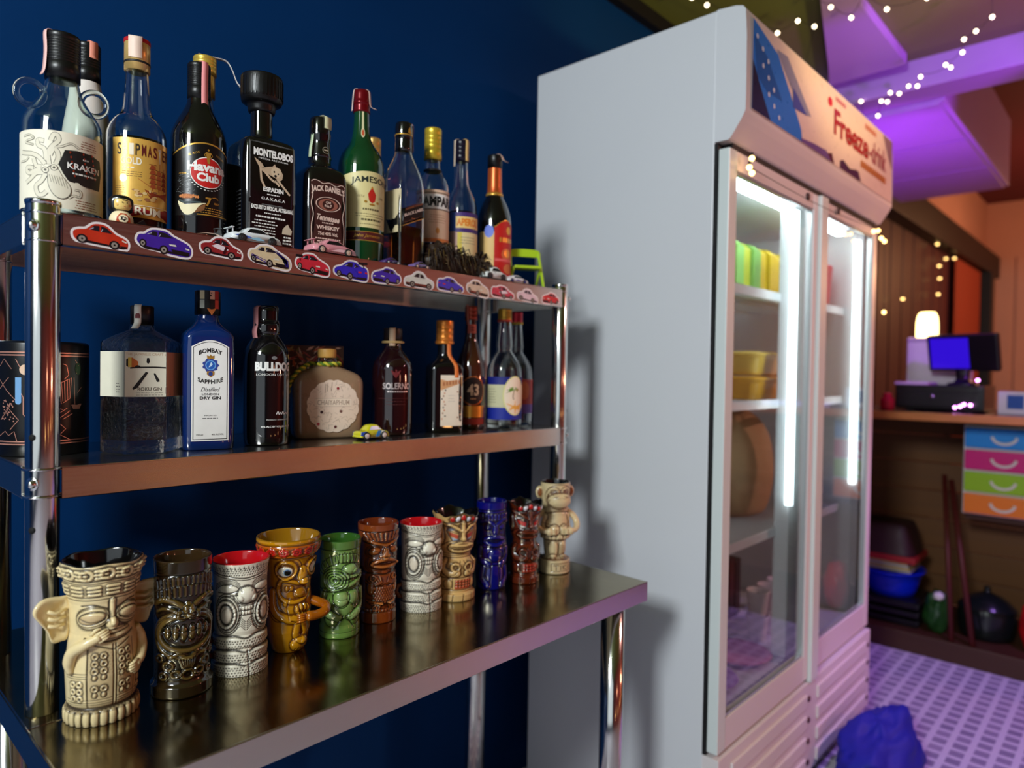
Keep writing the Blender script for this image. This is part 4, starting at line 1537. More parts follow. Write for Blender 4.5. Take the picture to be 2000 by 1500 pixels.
for z0, z1 in ((.077, .168), (.004, .070)):
    for d in (0, .0012):
        p.line([(-.0375 + d, z0 + d), (.0375 - d, z0 + d), (.0375 - d, z1 - d), (-.0375 + d, z1 - d), (-.0375 + d, z0 + d)], .0004, paper(150, 150, 150), 0)
p.text('MONTELOBOS', .002, .1520, .066, .0125, W, 1, bold=.06)
p.text('MEZCAL ARTESANAL', .002, .1425, .050, .0028, W, 1)
wolf = [(-.030, .142), (-.026, .134), (-.019, .128), (-.012, .129), (-.006, .131), (.000, .1325), (.004, .137), (.006, .132), (.013, .131), (.018, .122), (.0165, .114), (.012, .111), (.004, .115), (-.004, .118), (-.013, .120), (-.020, .124)]
p.poly(wolf, paper(196, 170, 140), 1)
p.disc(.006, .124, .0085, .0085, paper(214, 190, 158), 2, 24)
for cx, cz, r in ((.003, .1245, .0016), (.0095, .122, .0014), (.005, .118, .0022)):
    p.disc(cx, cz, r, r, INK, 3, 12)
for a, c in (((-.020, .127), (-.018, .106)), ((-.018, .108), (-.013, .098)), ((-.012, .121), (-.003, .112)), ((-.003, .112), (.004, .108)), ((.004, .110), (.012, .103)), ((.008, .113), (.030, .091))):
    p.line([a, c], .0034, paper(206, 180, 150), 2)
p.text('ESPADIN', .002, .0945, .034, .0075, W, 1, bold=.05)
p.small(.002, .0865, .022, 1, .002, W, 1, .0016)
p.text('O A X A C A', .002, .0795, .040, .0042, W, 1, bold=.03)
p.text('EXQUISITO MEZCAL ARTESANAL', .001, .0635, .071, .0078, W, 1, bold=.05)
p.small(.001, .0560, .036, 1, .002, W, 1, .0016)
p.small(-.002, .0495, .050, 1, .002, W, 1, .0028)
p.small(-.012, .043, .044, 7, .0048, W, 1, .0016)
p.poly([(.017, .026), (.018, .034), (.023, .040), (.027, .043), (.030, .038), (.0345, .033), (.033, .026)], paper(206, 190, 166), 1)
p.small(.026, .021, .016, 3, .005, W, 1, .0026)
p.build('lettering', b)
p = Print(side_surf(.044, .044, 9), lim=.02)
p.small(.018, .09, .02, 12, .006, paper(90, 90, 90), 0, .0022)
p.build('side_lettering', b)

# 7 ---- square black whiskey
b = bottle('spirit_bottle', 'square black whiskey bottle with white scrollwork label and bulbous neck', 0.667, 1.090, T, rz=-9)
sq = chaikin(mm([(0, 36, 36, 7), (2, 39, 39, 7), (132, 39, 39, 7), (148, 36, 36, 6), (158, 26, 26, 3), (163, 19, 19, 2), (180, 19.5, 19.5, 2), (200, 16, 16, 2), (212, 15, 15, 2)]), 2)
MB().lathe(sq, BLK, 96).build('glass', b)
cm = MB().lathe(chaikin([(0.176, .0203), (.196, .0172), (.206, .0168), (.212, .0185), (.240, .0185), (.246, .0165)], 1), BLK, 40)
cm.build('cap', b)
strip(b, [(0.002, 0.2478), (0.016, 0.2478), (0.0195, 0.243), (0.0192, 0.226)], paper(206, 200, 160), 0.008, 22)
strip(b, [(0.0175, 0.218), (0.0192, 0.204), (0.0225, 0.190), (0.0238, 0.174)], paper(190, 206, 170), 0.003, -66)
p = Print(round_surf([(.17, .0206), (.2, .0176)]))
p.disc(0.004, .188, .0072, .006, paper(150, 140, 120), 1, 24, ring=.0012)
p.small(0.004, .188, .010, 1, .002, paper(206, 190, 160), 2, .002)
p.build('neck_label', b)
p = Print(face_surf(.039, .039, 7), lim=.012)
BR, PK = paper(58, 22, 18), paper(226, 196, 180)
p.rect(-.0315, .0325, .012, .128, BR, 0)
p.line([(-.030, .125), (-.026, .128), (-.018, .1275), (-.010, .124), (.002, .1265), (.014, .122), (.024, .126), (.031, .122)], .0011, PK, 1, 5)
for s_ in (-1, 1):
    p.line([(s_ * .0295, .120), (s_ * .0275, .104), (s_ * .0300, .088), (s_ * .0265, .070), (s_ * .0295, .050), (s_ * .0285, .016)], .0013, PK, 1, 5)
p.text('JACK DANIEL\'S', .000, .1105, .060, .0135, PK, 2, arch=.0045, bold=.04)
p.disc(.000, .0895, .0225, .0125, PK, 1, 40, ring=.0016)
p.disc(.000, .0885, .0175, .0098, paper(150, 90, 74), 2, 36)
p.disc(.000, .0885, .0105, .0082, BR, 3, 30)
p.text('Old', .000, .0925, .009, .0040, PK, 4, bold=.02)
p.text('No.7', .000, .0865, .013, .0050, PK, 4, bold=.03)
p.text('Tennessee', .000, .0655, .042, .0105, PK, 2, slant=.25, bold=.03, tilt=-.05)
p.small(.000, .0570, .028, 1, .002, PK, 2, .0018)
p.text('WHISKEY', .000, .0490, .042, .0068, PK, 2, bold=.04)
p.text('75cl 40% Vol.', .000, .0385, .036, .0058, PK, 2, bold=.03)
p.small(.000, .030, .05, 3, .0048, PK, 2, .0020)
p.build('label', b)

# 8 ---- green whiskey
b = bottle('spirit_bottle', 'dark green whiskey bottle with a cream arched label and wine red cap', 0.761, 1.100, T)
pr = chaikin(mm([(0, 39), (2, 42), (6, 43.2), (172, 43.2), (190, 42), (208, 36), (222, 25), (236, 17.5), (262, 14.5), (292, 13.8), (300, 13.8)]), 2)
MB().lathe(pr, GRN, 64).build('glass', b)
cm = MB().lathe(chaikin([(.285, .0158), (.300, .0152), (.3005, .0165), (.304, .0165), (.305, .0152), (.322, .0152), (.326, .0135)], 1), mat('wine_red_cap', srgb(118, 14, 24), 0.22, 0.4), 40)
cm.build('cap', b)
strip(b, [(0.004, 0.3272), (0.012, 0.3272), (0.0158, 0.322), (0.0172, 0.306), (0.0185, 0.297), (0.024, 0.292), (0.030, 0.290)], paper(226, 190, 176), 0.003, 62)
strip(b, [(0.006, 0.3276), (0.0135, 0.3276), (0.0162, 0.321), (0.0178, 0.303), (0.019, 0.286)], paper(236, 206, 196), 0.003, -70)
p = Print(round_surf([(.2, .0415), (.222, .0262), (.236, .0185), (.262, .0155), (.292, .0146)]))
p.rect(.002, .0115, .236, .284, paper(214, 206, 160), 0, nz=8)
p.disc(.0066, .244, .0085, .009, paper(214, 206, 160), 1, 24)
p.disc(.0066, .244, .0055, .006, paper(190, 80, 40), 2, 20)
p.build('neck_label', b)
p = Print(round_surf([(0, .0432), (.4, .0432)]))
LB = mat('cream_gold_label', srgb(226, 212, 150), 0.5, noise=(9, 0.06))
cx = .021
hw = lambda z: .0
top_ = lambda x: .1575 + .010 * math.cos((x - cx) / .064 * PI / 2)
p.grid(cx - .062, cx + .062, .138, top_, LB, 0, nz=3)
p.grid(cx - .0485, cx + .0485, .065, .1382, LB, 0, nz=3)
p.text('JAMESON', cx, .1475, .078, .0145, paper(30, 40, 30), 2, arch=.004, bold=.02)
p.poly([(cx - .008, .126), (cx - .004, .133), (cx, .138), (cx + .004, .133), (cx + .008, .126), (cx + .006, .114), (cx, .110), (cx - .006, .114)], paper(196, 40, 28), 2)
p.poly([(cx - .003, .136), (cx, .141), (cx + .003, .136)], paper(200, 130, 40), 3)
for dx in (-.012, .012):
    p.disc(cx + dx, .112, .003, .0024, GOLD, 2, 12)
p.disc(cx, .1075, .006, .0018, GOLD, 3, 16)
p.text('ESTd', cx - .021, .1215, .012, .004, paper(150, 130, 80), 2)
p.text('1780', cx + .021, .1215, .012, .004, paper(150, 130, 80), 2)
p.small(cx, .0985, .042, 1, .002, paper(110, 100, 66), 2, .0034)
p.small(cx, .090, .07, 2, .0046, paper(120, 110, 70), 2)
p.small(cx, .0795, .046, 1, .002, paper(90, 84, 50), 2, .0034)
p.small(cx, .0715, .05, 1, .0046, paper(120, 110, 70), 2)
p.build('label', b)
p = Print(round_surf([(0, .0432), (.4, .0432)]))
for z in (.0575, .0415):
    p.rect(-.035, .075, z - .0007, z + .0007, GOLD, 0)
p.rect(-.035, .075, .042, .057, paper(84, 20, 20), 0)
p.text('John Jameson', .014, .0495, .052, .0075, GOLD, 2, slant=.4, bold=.01)
p.build('band', b)

# 9 ---- golden capsule behind
b = bottle('spirit_bottle', 'bottle with a gold foil neck hidden behind the green whiskey', 0.856, 1.195, T)
pr = chaikin(mm([(0, 31), (2, 33), (170, 33), (205, 28), (232, 15), (245, 13.5)]), 2)
MB().lathe(pr, mat('olive_glass', (0.02, 0.025, 0.01), 0.04, coat=1), 48).build('glass', b)
capm(b, 0.222, 0.282, 0.0158, foil(222, 172, 96), 3, 'foil_neck', .001)

# 10 --- square whisky with slanted black label
b = bottle('spirit_bottle', 'clear square whisky bottle with a slanted black label', 0.854, 1.092, T, rz=1)
sq = chaikin(mm([(0, 31, 31, 8), (2, 33, 33, 8), (150, 33, 33, 8), (176, 32.5, 32.5, 5), (200, 27, 27, 3), (222, 19, 19, 2), (240, 15, 15, 2), (262, 14, 14, 2)]), 2)
hollow(b, sq, GLASS, seg=80)
liquid(b, sq, mat('whisky', (0.35, 0.08, 0.015), 0.0, trans=1.0, ior=1.34), 0.084, seg=64)
cm = MB().lathe(chaikin([(.233, .0168), (.262, .0162), (.2625, .0172), (.284, .0172), (.289, .0155)], 1), BLK, 40)
cm.build('cap', b)
MB().lathe([(.2635, .0174), (.264, .0177), (.2652, .0177), (.2657, .0174)], GOLD, 40).build('cap_ring', b)
strip(b, [(0.008, 0.2898), (0.0155, 0.2898), (0.0186, 0.284), (0.0182, 0.262), (0.019, 0.236)], paper(214, 170, 160), 0.0032, 66)
p = Print(round_surf([(.2, .018), (.3, .018)]))
p.poly([(-.002, .276), (.001, .279), (.003, .272), (.007, .268), (.001, .266), (-.004, .268)], GOLD, 0)
p.build('cap_emblem', b)
p = Print(face_surf(.033, .033, 8), lim=.006)
p.poly([(-.031, .113), (.0325, .140), (.0325, .106), (-.031, .079)], mat('black_label', srgb(17, 16, 16), 0.3), 0)
p.line([(-.031, .080), (.0325, .107)], .0014, GOLD, 1)
p.text('JOHNNIE WALKER', .0015, .1225, .044, .0044, paper(190, 110, 70), 1, tilt=.425)
p.text('BLACK LABEL', .0015, .1125, .048, .0058, PK, 1, tilt=.425, bold=.03)
p.small(.0, .0995, .012, 1, .004, paper(190, 110, 70), 1)
p.build('label', b)
p = Print(side_surf(.033, .033, 8), lim=.006)
p.poly([(-.031, .079 + .004), (.031, .113), (.031, .079), (-.031, .102)][:0] or [(-.010, .098), (.0325, .113), (.0325, .079), (.006, .070)], mat('black_label', srgb(17, 16, 16), 0.3), 1)
p.rect(-.031, .031, .070, .152, paper(206, 190, 150), 0)
p.build('side_label', b)

# 11 --- clear aperitif with broad white label
b = bottle('spirit_bottle', 'clear bottle with yellow cap and black on white lettering beside the slanted label', 0.955, 1.122, T, 6)
pr = chaikin(mm([(0, 33), (2, 35.5), (176, 35.5), (196, 33.5), (214, 24), (224, 16.5), (250, 15), (262, 14.5)]), 2)
hollow(b, pr, GLASS)
liquid(b, pr, mat('red_aperitif', (0.25, 0.006, 0.003), 0.0, trans=1.0, ior=1.34), 0.07)
capm(b, 0.247, 0.312, 0.0178, foil(222, 190, 60), 4, 'cap', 0.0006)
MB().lathe([(.222, .0185), (.2225, .0192), (.225, .0192), (.2255, .0185)], INK, 40).build('neck_ring', b)
p = Print(round_surf([(0, .0355), (.4, .0355)]))
p.rect(-.045, .045, .070, .178, paper(232, 196, 166), 0)
p.rect(-.045, .045, .139, .169, WHT, 1)
p.text('CAMPARI', .004, .154, .080, .021, INK, 2, bold=.05)
p.line([(-.045, .1375), (.045, .1375)], .0016, INK, 2)
p.line([(-.045, .1715), (.045, .1715)], .0016, INK, 2)
p.disc(.008, .094, .004, .0065, paper(206, 140, 70), 2, 16)
p.small(.008, .126, .04, 4, .005, paper(180, 130, 100), 2)
p.rect(-.045, .045, .070, .078, paper(222, 130, 66), 2)
p.build('label', b)

# 12 --- orange aperitif
b = bottle('spirit_bottle', 'clear bottle with a dark cap and blue and orange banded label', 1.037, 1.122, T, 8)
pr = chaikin(mm([(0, 33), (2, 36), (150, 36), (176, 33), (200, 21), (214, 15.5), (262, 13.6), (276, 13.6)]), 2)
hollow(b, pr, GLASS)
liquid(b, pr, mat('dark_aperitif', (0.10, 0.01, 0.004), 0.0, trans=1.0, ior=1.34), 0.150)
capm(b, 0.262, 0.307, 0.0166, mat('navy_cap', srgb(20, 16, 34), 0.25), 3)
strip(b, [(0.006, 0.3085), (0.0145, 0.3085), (0.0178, 0.303), (0.0172, 0.282), (0.0175, 0.262)], paper(230, 190, 120), 0.004, 35)
strip(b, [(0.006, 0.3085), (0.0145, 0.3085), (0.0178, 0.303), (0.0182, 0.282), (0.0185, 0.250)], paper(230, 206, 180), 0.0034, -65)
p = Print(round_surf([(0, .036), (.4, .036)]))
p.rect(-.03, .05, .04, .105, paper(226, 206, 150), 0)
p.rect(-.03, -.012, .04, .105, paper(206, 160, 150), 1)
p.rect(-.012, -.002, .04, .105, paper(214, 190, 70), 1)
p.rect(-.03, .05, .105, .146, paper(60, 90, 170), 0)
p.rect(-.016, .05, .108, .1435, paper(236, 200, 120), 1)
p.rect(-.016, .05, .137, .146, paper(66, 40, 110), 2)
p.rect(-.016, .05, .103, .112, paper(66, 40, 110), 2)
p.text('APEROL', .012, .1245, .052, .016, paper(226, 130, 40), 3, bold=.05)
p.small(.012, .092, .04, 3, .006, INKS, 2)
p.build('label', b)

# 13 --- dark bottle with red label, orange neck
b = bottle('spirit_bottle', 'dark bottle with an orange foil neck and red pictorial label at the row end', 1.131, 1.112, T, 10)
pr = chaikin(mm([(0, 36), (2, 39), (132, 39), (156, 38), (184, 29), (202, 19), (212, 16), (262, 15), (270, 14.5)]), 2)
MB().lathe(pr, BLK, 56).build('glass', b)
MB().lathe(chaikin([(.204, .0192), (.212, .0168), (.262, .0158), (.268, .0155)], 1), foil(206, 96, 44), 40).build('foil_neck', b)
MB().lathe([(.203, .0198), (.204, .0204), (.209, .0188), (.210, .0178)], GOLD, 40).build('neck_ring', b)
capm(b, 0.266, 0.296, 0.0165, BLKM, 0)
strip(b, [(0.002, 0.2975), (0.013, 0.2975), (0.0178, 0.293), (0.0225, 0.283), (0.031, 0.279)], paper(226, 190, 170), 0.006, 55)
p = Print(round_surf([(0, .039), (.4, .039)]))
p.rect(-.045, -.004, .02, .118, paper(230, 190, 120), 0)
tp = lambda x: .128 + .016 * math.sin(max(0, min(1, (x + .004) / .058)) * PI)
p.grid(-.006, .058, .02, tp, paper(190, 22, 18), 1, nz=3)
p.line([(x, tp(x)) for x in np.linspace(-.006, .058, 20)], .0018, GOLD, 2)
p.disc(-.018, .118, .011, .014, paper(110, 130, 220), 2, 20)
p.disc(.032, .122, .008, .009, foil(226, 160, 60), 3, 20)
for i in range(6):
    p.rect(.006 + i * .0078, .0112 + i * .0078, .095, .105, foil(230, 170, 70), 3)
p.disc(.027, .068, .016, .014, paper(206, 96, 50), 2, 24)
p.disc(.027, .070, .009, .009, foil(226, 150, 60), 3, 20)
p.rect(-.004, .056, .052, .058, paper(220, 90, 90), 3)
p.disc(.030, .036, .013, .011, paper(200, 110, 56), 2, 24)
p.build('label', b)

# ---------------- middle shelf
# canister
c = thing('bottle_canister', 'black round gift canister with copper art deco line drawing behind the left post', 'canister', (0.281, 1.212, M_), rz_of(.281, 1.212))
MB().lathe(chaikin(mm([(0, 57), (1.5, 58.5), (158, 58.5), (162, 57.5), (164, 54)]), 1), mat('black_card', srgb(12, 12, 14), 0.3), 72).build('body', c)
CP = foil(214, 150, 130)
p = Print(round_surf([(0, .0585), (.4, .0585)]))
for z in (.1475, .1435, .0215, .0175):
    p.rect(-.085, .085, z - .0009, z + .0009, CP, 0)
for seg_ in ([(-60, 128), (-52, 138), (-40, 124)], [(-62, 110), (-46, 92), (-34, 80)], [(-60, 96), (-44, 112)], [(-58, 52), (-44, 68), (-30, 52), (-42, 38)], [(-62, 28), (-50, 36), (-44, 30), (-36, 36), (-32, 22)],
             [(-34, 138), (-28, 126), (-22, 130)], [(-30, 96), (-24, 84), (-24, 60), (-16, 50)], [(24, 132), (29, 130), (32, 116), (26, 110)], [(20, 104), (36, 112), (34, 82), (22, 74), (20, 104)],
             [(22, 106), (24, 78)], [(26, 107), (27, 78)], [(30, 109), (30, 80)], [(33, 110), (32, 81)], [(40, 112), (42, 66)], [(18, 68), (24, 66)], [(18, 60), (30, 68)], [(20, 54), (34, 64)], [(24, 52), (38, 60)],
             [(20, 46), (28, 38), (20, 30), (34, 22)], [(44, 118), (48, 130), (42, 138)], [(46, 90), (54, 98)]):
    p.line([(a / 1000, z / 1000) for a, z in seg_], .0009, CP, 1)
p.rect(-.0345, -.0265, .078, .112, paper(110, 160, 206), 1)
p.disc(-.0305, .078, .004, .004, paper(110, 160, 206), 1, 16)
p.disc(-.0215, .123, .0075, .0075, paper(226, 190, 160), 1, 20)
p.poly([(.036, .0725), (.054, .0735), (.050, .066), (.039, .066)], CP, 1)
p.disc(.047, .125, .005, .009, paper(40, 74, 36), 1, 16)
for k in range(40):
    rn = random.Random(k)
    p.disc(-.056 + rn.uniform(0, .020), .050 + rn.uniform(0, .030), .0011, .0011, CP, 2, 6)
p.build('print', c)

# hexagonal gin
b = bottle('spirit_bottle', 'clear six sided gin bottle with a cream label and brush strokes', 0.395, 1.146, M_, 6)
AP = .0478


def hexpr(L):
    return [(z / 1000, r / 1000, q, -6) for z, r, q in L]


pr = hexpr([(0, 45.5, 1), (2, 47.8, 1), (6, 47.8, 1), (164, 47.8, 1), (168, 46, 1), (172, 41, .8), (178, 33, .4), (183, 24, 0), (186, 18, 0), (196, 16, 0), (204, 16, 0)])
inn = [(z, r - .003, q, n) for z, r, q, n in reversed(pr[2:])]
inn[-1] = (.020,) + inn[-1][1:]
MB().lathe(pr + inn, mat('textured_clear_glass', (0.97, 0.95, 0.90), 0.05, trans=1.0, ior=1.45, bump=(150, 1.0)), 96).build('glass', b)
MB().lathe(hexpr([(20.5, 44.2, 1), (120, 44.2, 1)]), mat('clear_gin', (0.95, 0.93, 0.86), 0.0, trans=1.0, ior=1.34), 72).build('liquid', b)
capm(b, 0.194, 0.223, 0.0165, BLKM, 0)
strip(b, [(0.0160, 0.224), (0.0185, 0.220), (0.0182, 0.205), (0.0190, 0.196), (0.026, 0.190), (0.030, 0.187)], paper(226, 220, 206), 0.005, -25)
p = Print(round_surf([(.19, .0185), (.23, .0185)]))
p.rect(-.0115, -.0045, .203, .2105, paper(110, 24, 24), 1)
p.build('seal', b)
L6 = 2 * AP / math.sqrt(3)


def hexs(sx, z, h):
    k = np.round(sx / L6)
    d = sx - k * L6
    a = k * PI / 3
    x0, y0 = d, -(AP + h)
    return x0 * np.cos(a) - y0 * np.sin(a), x0 * np.sin(a) + y0 * np.cos(a), z


p = Print(hexs, lim=.0046)
RC, RO = paper(232, 226, 204), paper(214, 150, 100)
for k in (-1, 0, 1):
    x0 = (k - .5) * L6
    n_ = 12
    p.rect(x0 + .0002, x0 + L6 - .0002, .085, .152, RC if k < 1 else RO, 0)
p.text('THE JAPANESE CRAFT GIN', .004, .1475, .060, .0050, paper(196, 160, 120), 1)
BRU = INK
p.poly([(.0015, .1425), (.0045, .1430), (.0055, .137), (.0035, .134), (.0010, .136)], BRU, 2)
p.line([(-.0205, .1275), (-.010, .1285), (.012, .1290), (.027, .1285)], .0022, BRU, 2, 4)
p.poly([(-.0255, .131), (-.0255, .140), (-.0215, .143), (-.0215, .128)], BRU, 2)
p.poly([(-.023, .129), (-.023, .143), (-.0175, .143), (-.010, .137), (-.010, .129)], paper(206, 110, 50), 3)
p.poly([(-.023, .129), (-.023, .143), (-.0185, .143), (-.0185, .129)], paper(226, 196, 90), 4)
p.disc(-.0105, .1295, .0035, .0022, BRU, 4, 16)
p.poly([(.000, .122), (.0035, .121), (-.0105, .0985), (-.0165, .095), (-.0175, .0975)], BRU, 2)
p.poly([(.0105, .1195), (.0125, .1205), (.0185, .110), (.0185, .1075), (.0150, .107)], BRU, 2)
p.text('ROKU GIN', .0055, .0965, .032, .0052, paper(70, 56, 44), 2, bold=.01)
p.text('DISTILLED IN JAPAN', .0055, .0908, .036, .0025, INKS, 2)
p.small(.0055, .0875, .036, 1, .002, INKS, 2, .0008)
p.rect(.0265, .0275 + .003, .0895, .099, paper(120, 24, 24), 2)
p.small(-.0405, .1045, .011, 4, .0042, INKS, 2, .0012, align='L')
p.small(.041, .091, .007, 2, .003, INKS, 2, .0010)
p.build('label', b)
# embossed flowers below the label
em = MB()
for k, cx, cz, r in ((0, -.012, .064, .011), (0, .012, .056, .013), (0, -.002, .036, .012), (0, .018, .032, .009), (-1, -.008, .052, .012), (-1, .010, .034, .011), (-1, -.012, .030, .008), (1, .004, .054, .012), (1, -.010, .034, .010)):
    for j in range(5):
        a0 = 2 * PI * j / 5
        pts = []
        for t in np.linspace(0, 2 * PI, 13)[:-1]:
            px_ = cx + r * .62 * math.cos(a0) + r * .40 * math.cos(t)
            pz_ = cz + r * .62 * math.sin(a0) + r * .40 * math.sin(t)
            X = hexs(np.array([k * L6 + max(-.0265, min(.0265, px_))]), np.array([pz_]), np.array([0.0001]))
            pts.append((X[0][0], X[1][0], X[2][0]))
        em.tube(pts, .0005, GLASS, 5, closed=True)
em.build('embossed_flowers', b)

# blue gin
b = bottle('spirit_bottle', 'sapphire blue gin bottle with a tall white arched label', 0.483, 1.117, M_, 9)
sq = chaikin(mm([(0, 36, 29, 6), (2, 38.5, 31, 6), (172, 38.5, 31, 6), (184, 36, 30, 5), (194, 24, 24, 3), (202, 18, 18, 2), (214, 16, 16, 2), (226, 15.5, 15.5, 2)]), 2)
MB().lathe(sq, BLU, 88).build('glass', b)
capm(b, 0.214, 0.252, 0.0192, BLKM, 0)
p = Print(round_surf([(0, .0192), (.4, .0192)]), lift=.0006)
for i in range(4):
    for j in range(2):
        c_ = [(226, 214, 170), (20, 18, 18), (226, 176, 150), (176, 30, 24), (200, 206, 190), (14, 14, 14), (24, 20, 20), (214, 70, 50)][i + 4 * j]
        p.rect(-.0145 + i * .0075, -.0075 + i * .0075, .238 - j * .0145, .2515 - j * .0145, paper(*c_), 1)
p.poly([(-.004, .2235), (.010, .2235), (.003, .2125)], paper(206, 120, 60), 2)
p.small(-.001, .2475, .009, 2, .004, INK, 3, .0022)
p.build('seal', b)
p = Print(face_surf(.0385, .031, 6), lim=.006)
tpb = lambda x: .1625 + .0105 * math.cos(x / .0275 * PI / 2)
for i, (m2, d) in enumerate(((WHT, 0), (INK, .0022), (WHT, .0033))):
    p.grid(-.0275 + d, .0275 - d, .0145 + d, (lambda dd: (lambda x: tpb(x) - dd))(d), m2, i, nz=3)
p.text('BOMBAY', 0, .1525, .034, .0070, INK, 4, arch=.0045, bold=.03)
p.disc(0, .1335, .0115, .0105, paper(50, 70, 150), 4, 28, wob=lambda a: 1 + .12 * math.cos(9 * a))
p.disc(0, .1335, .0078, .0076, paper(110, 170, 226), 5, 24)
p.disc(.000, .1335, .0062, .0064, paper(30, 90, 180), 6, 24)
p.poly([(-.003, .130), (.0005, .1385), (.003, .135), (.001, .132)], paper(200, 226, 246), 7)
p.poly([(-.005, .1435), (-.0055, .149), (-.002, .147), (0, .1505), (.002, .147), (.0055, .149), (.005, .1435)], GOLD, 6)
p.poly([(-.0055, .124), (.0055, .124), (.0055, .119), (0, .1145), (-.0055, .119)], GOLD, 6)
p.disc(0, .1200, .0032, .0032, paper(40, 60, 130), 7, 16)
p.text('SAPPHIRE', 0, .1115, .037, .0070, INK, 4, arch=-.0042, bold=.03)
p.text('Distilled', 0, .0955, .026, .0062, INK, 4, slant=.35)
p.text('LONDON', 0, .0880, .025, .0034, INK, 4, bold=.02)
p.text('DRY GIN', 0, .0820, .031, .0048, INK, 4, bold=.04)
p.text('IMPORTED', 0, .0545, .018, .0020, INK, 4)
p.text('750 ml', -.0155, .0395 - .015, .010, .0026, INK, 4)
p.text('40% ALC/VOL', .011, .0395 - .015, .018, .0026, INK, 4)
p.small(0, .050, .024, 1, .002, INK, 4)
p.build('label', b)

# black gin
b = bottle('spirit_bottle', 'broad shouldered black gin bottle with bold white lettering', 0.583, 1.114, M_, 22)
pr = chaikin(mm([(0, 33), (2, 36.5), (30, 37.5), (140, 38), (160, 36), (176, 27), (184, 20), (190, 18.5), (206, 19), (212, 17)]), 2)
MB().lathe(pr, BLK, 64).build('glass', b)
cm = MB().lathe(chaikin([(.188, .0205), (.192, .022), (.206, .022), (.2065, .0195), (.232, .0195), (.236, .017)], 1), BLK, 40)
cm.build('cap', b)
strip(b, [(0.0175, 0.235), (0.0212, 0.230), (0.0212, 0.205), (0.0236, 0.192), (0.022, 0.181)], paper(196, 130, 130), 0.0065, -78)
p = Print(round_surf([(0, .0379), (.4, .0379)]))
p.text('BULLDOG', .000, .1330, .066, .0150, WHT, 1, bold=.06)
p.text('LONDON DRY GIN', .000, .1195, .062, .0036, WHT, 1)
p.line([(.002, .053), (.005, .0575), (.007, .053), (.010, .056), (.012, .053), (.015, .0575), (.017, .053), (.021, .0555), (.024, .0535), (.027, .057)], .0016, WHT, 1, 4)
p.text('PRODUCT OF ENGLAND', .006, .0440, .040, .0020, WHT, 1)
p.text('40% ALC BY VOL (80 PROOF)', .006, .0320, .058, .0036, WHT, 1, bold=.03)
p.disc(-.002, .1475, .0045, .003, paper(120, 120, 120), 1, 14)
p.build('lettering', b)

# leafy card behind the flask
cd = thing('picture_card', 'picture card of pink and green leaves propped behind the frosted flask', 'card', (0.737, 1.222, M_), R_(-30))
CB = mat('card_board', srgb(90, 62, 48), 0.6)
m_ = MB().box((0, 0, .088), (.118, .0016, .176), CB)
p = Print(flat_surf(-.0008), m_, lim=.05)
rn = random.Random(4)
cols = [(222, 160, 130), (190, 90, 80), (240, 200, 170), (170, 156, 90), (130, 126, 70), (230, 140, 126), (96, 56, 50), (244, 216, 186), (206, 110, 66)]
for k in range(190):
    x, z = rn.uniform(-.057, .057), rn.uniform(.004, .172)
    a, l, w = rn.uniform(0, PI), rn.uniform(.006, .018), rn.uniform(.0012, .0034)
    q = []
    for t, s_ in ((-1, 0), (0, 1), (1, 0), (0, -1)):
        q.append((max(-.0585, min(.0585, x + l * t * math.cos(a) - w * s_ * math.sin(a))), max(.0005, min(.1755, z + l * t * math.sin(a) + w * s_ * math.cos(a)))))
    p.poly(q, paper(*cols[k % 9]), k % 7)
m_.build('card', cd)
MB().box((0, .022, .05), (.05, .002, .1), CB).build('strut', cd)

# frosted flask
b = bottle('liqueur_flask', 'flat frosted brown flask with a round paper doily label and green yellow rope', 0.725, 1.152, M_, 14)
FRO = mat('frosted_brown_glass', srgb(152, 122, 94), 0.28, coat=0.3, noise=(10, 0.06))
sq = chaikin(mm([(0, 56, 21, 5), (3, 62, 25, 5), (14, 65, 27, 5), (100, 67, 28, 5), (112, 65, 27, 5), (122, 56, 24, 4), (132, 30, 20, 2.5), (137, 18, 17, 2), (142, 16, 16, 2)]), 2)
MB().lathe(sq, FRO, 96).build('body', b)
MB().lathe(chaikin(mm([(136, 15.5), (141, 16.5), (146, 17.5), (152, 16.5), (153, 15)]), 1), GLASS_G, 40).build('neck', b)
MB().lathe(chaikin(mm([(151, 15.5), (152, 17), (165, 17.5), (168, 16.5)]), 1), mat('cork_gold', srgb(224, 170, 84), 0.5, noise=(50, 0.1)), 36).build('stopper', b)
YL, GN = mat('yellow_rope', srgb(206, 196, 60), 0.8), mat('green_rope', srgb(96, 130, 40), 0.8)
path = spline([(-.020, -.012, .140), (.000, -.021, .139), (.020, -.010, .140), (.019, .012, .140), (-.005, .020, .140), (-.030, .006, .139), (-.044, -.006, .133), (-.058, -.014, .124), (-.068, -.014, .110), (-.0725, -.012, .096), (-.0745, -.010, .076)], 14)
for k, mt in enumerate((YL, GN)):
    Q = []
    PP = np.array(path)
    TT_ = np.gradient(PP, axis=0)
    TT_ /= np.linalg.norm(TT_, axis=1)[:, None]
    for i in range(len(PP)):
        t = Vector(TT_[i])
        n1 = t.cross(Vector((0.1, 0.3, 1))).normalized()
        n2 = t.cross(n1)
        a = i * .62 + k * PI
        Q.append(tuple(Vector(PP[i]) + (n1 * math.cos(a) + n2 * math.sin(a)) * .0022))
    MB().tube(Q, .0026 if k == 0 else .0020, mt, 8).build('rope_strand', b)
p = Print(face_surf(.067, .028, 5), lim=.008)
LP = paper(236, 212, 190)
p.disc(.006, .061, .0485, .0485, LP, 0, 96, wob=lambda a: 1 + .045 * abs(math.sin(8 * a)) - .02)
DK = paper(190, 166, 146)
rn = random.Random(9)
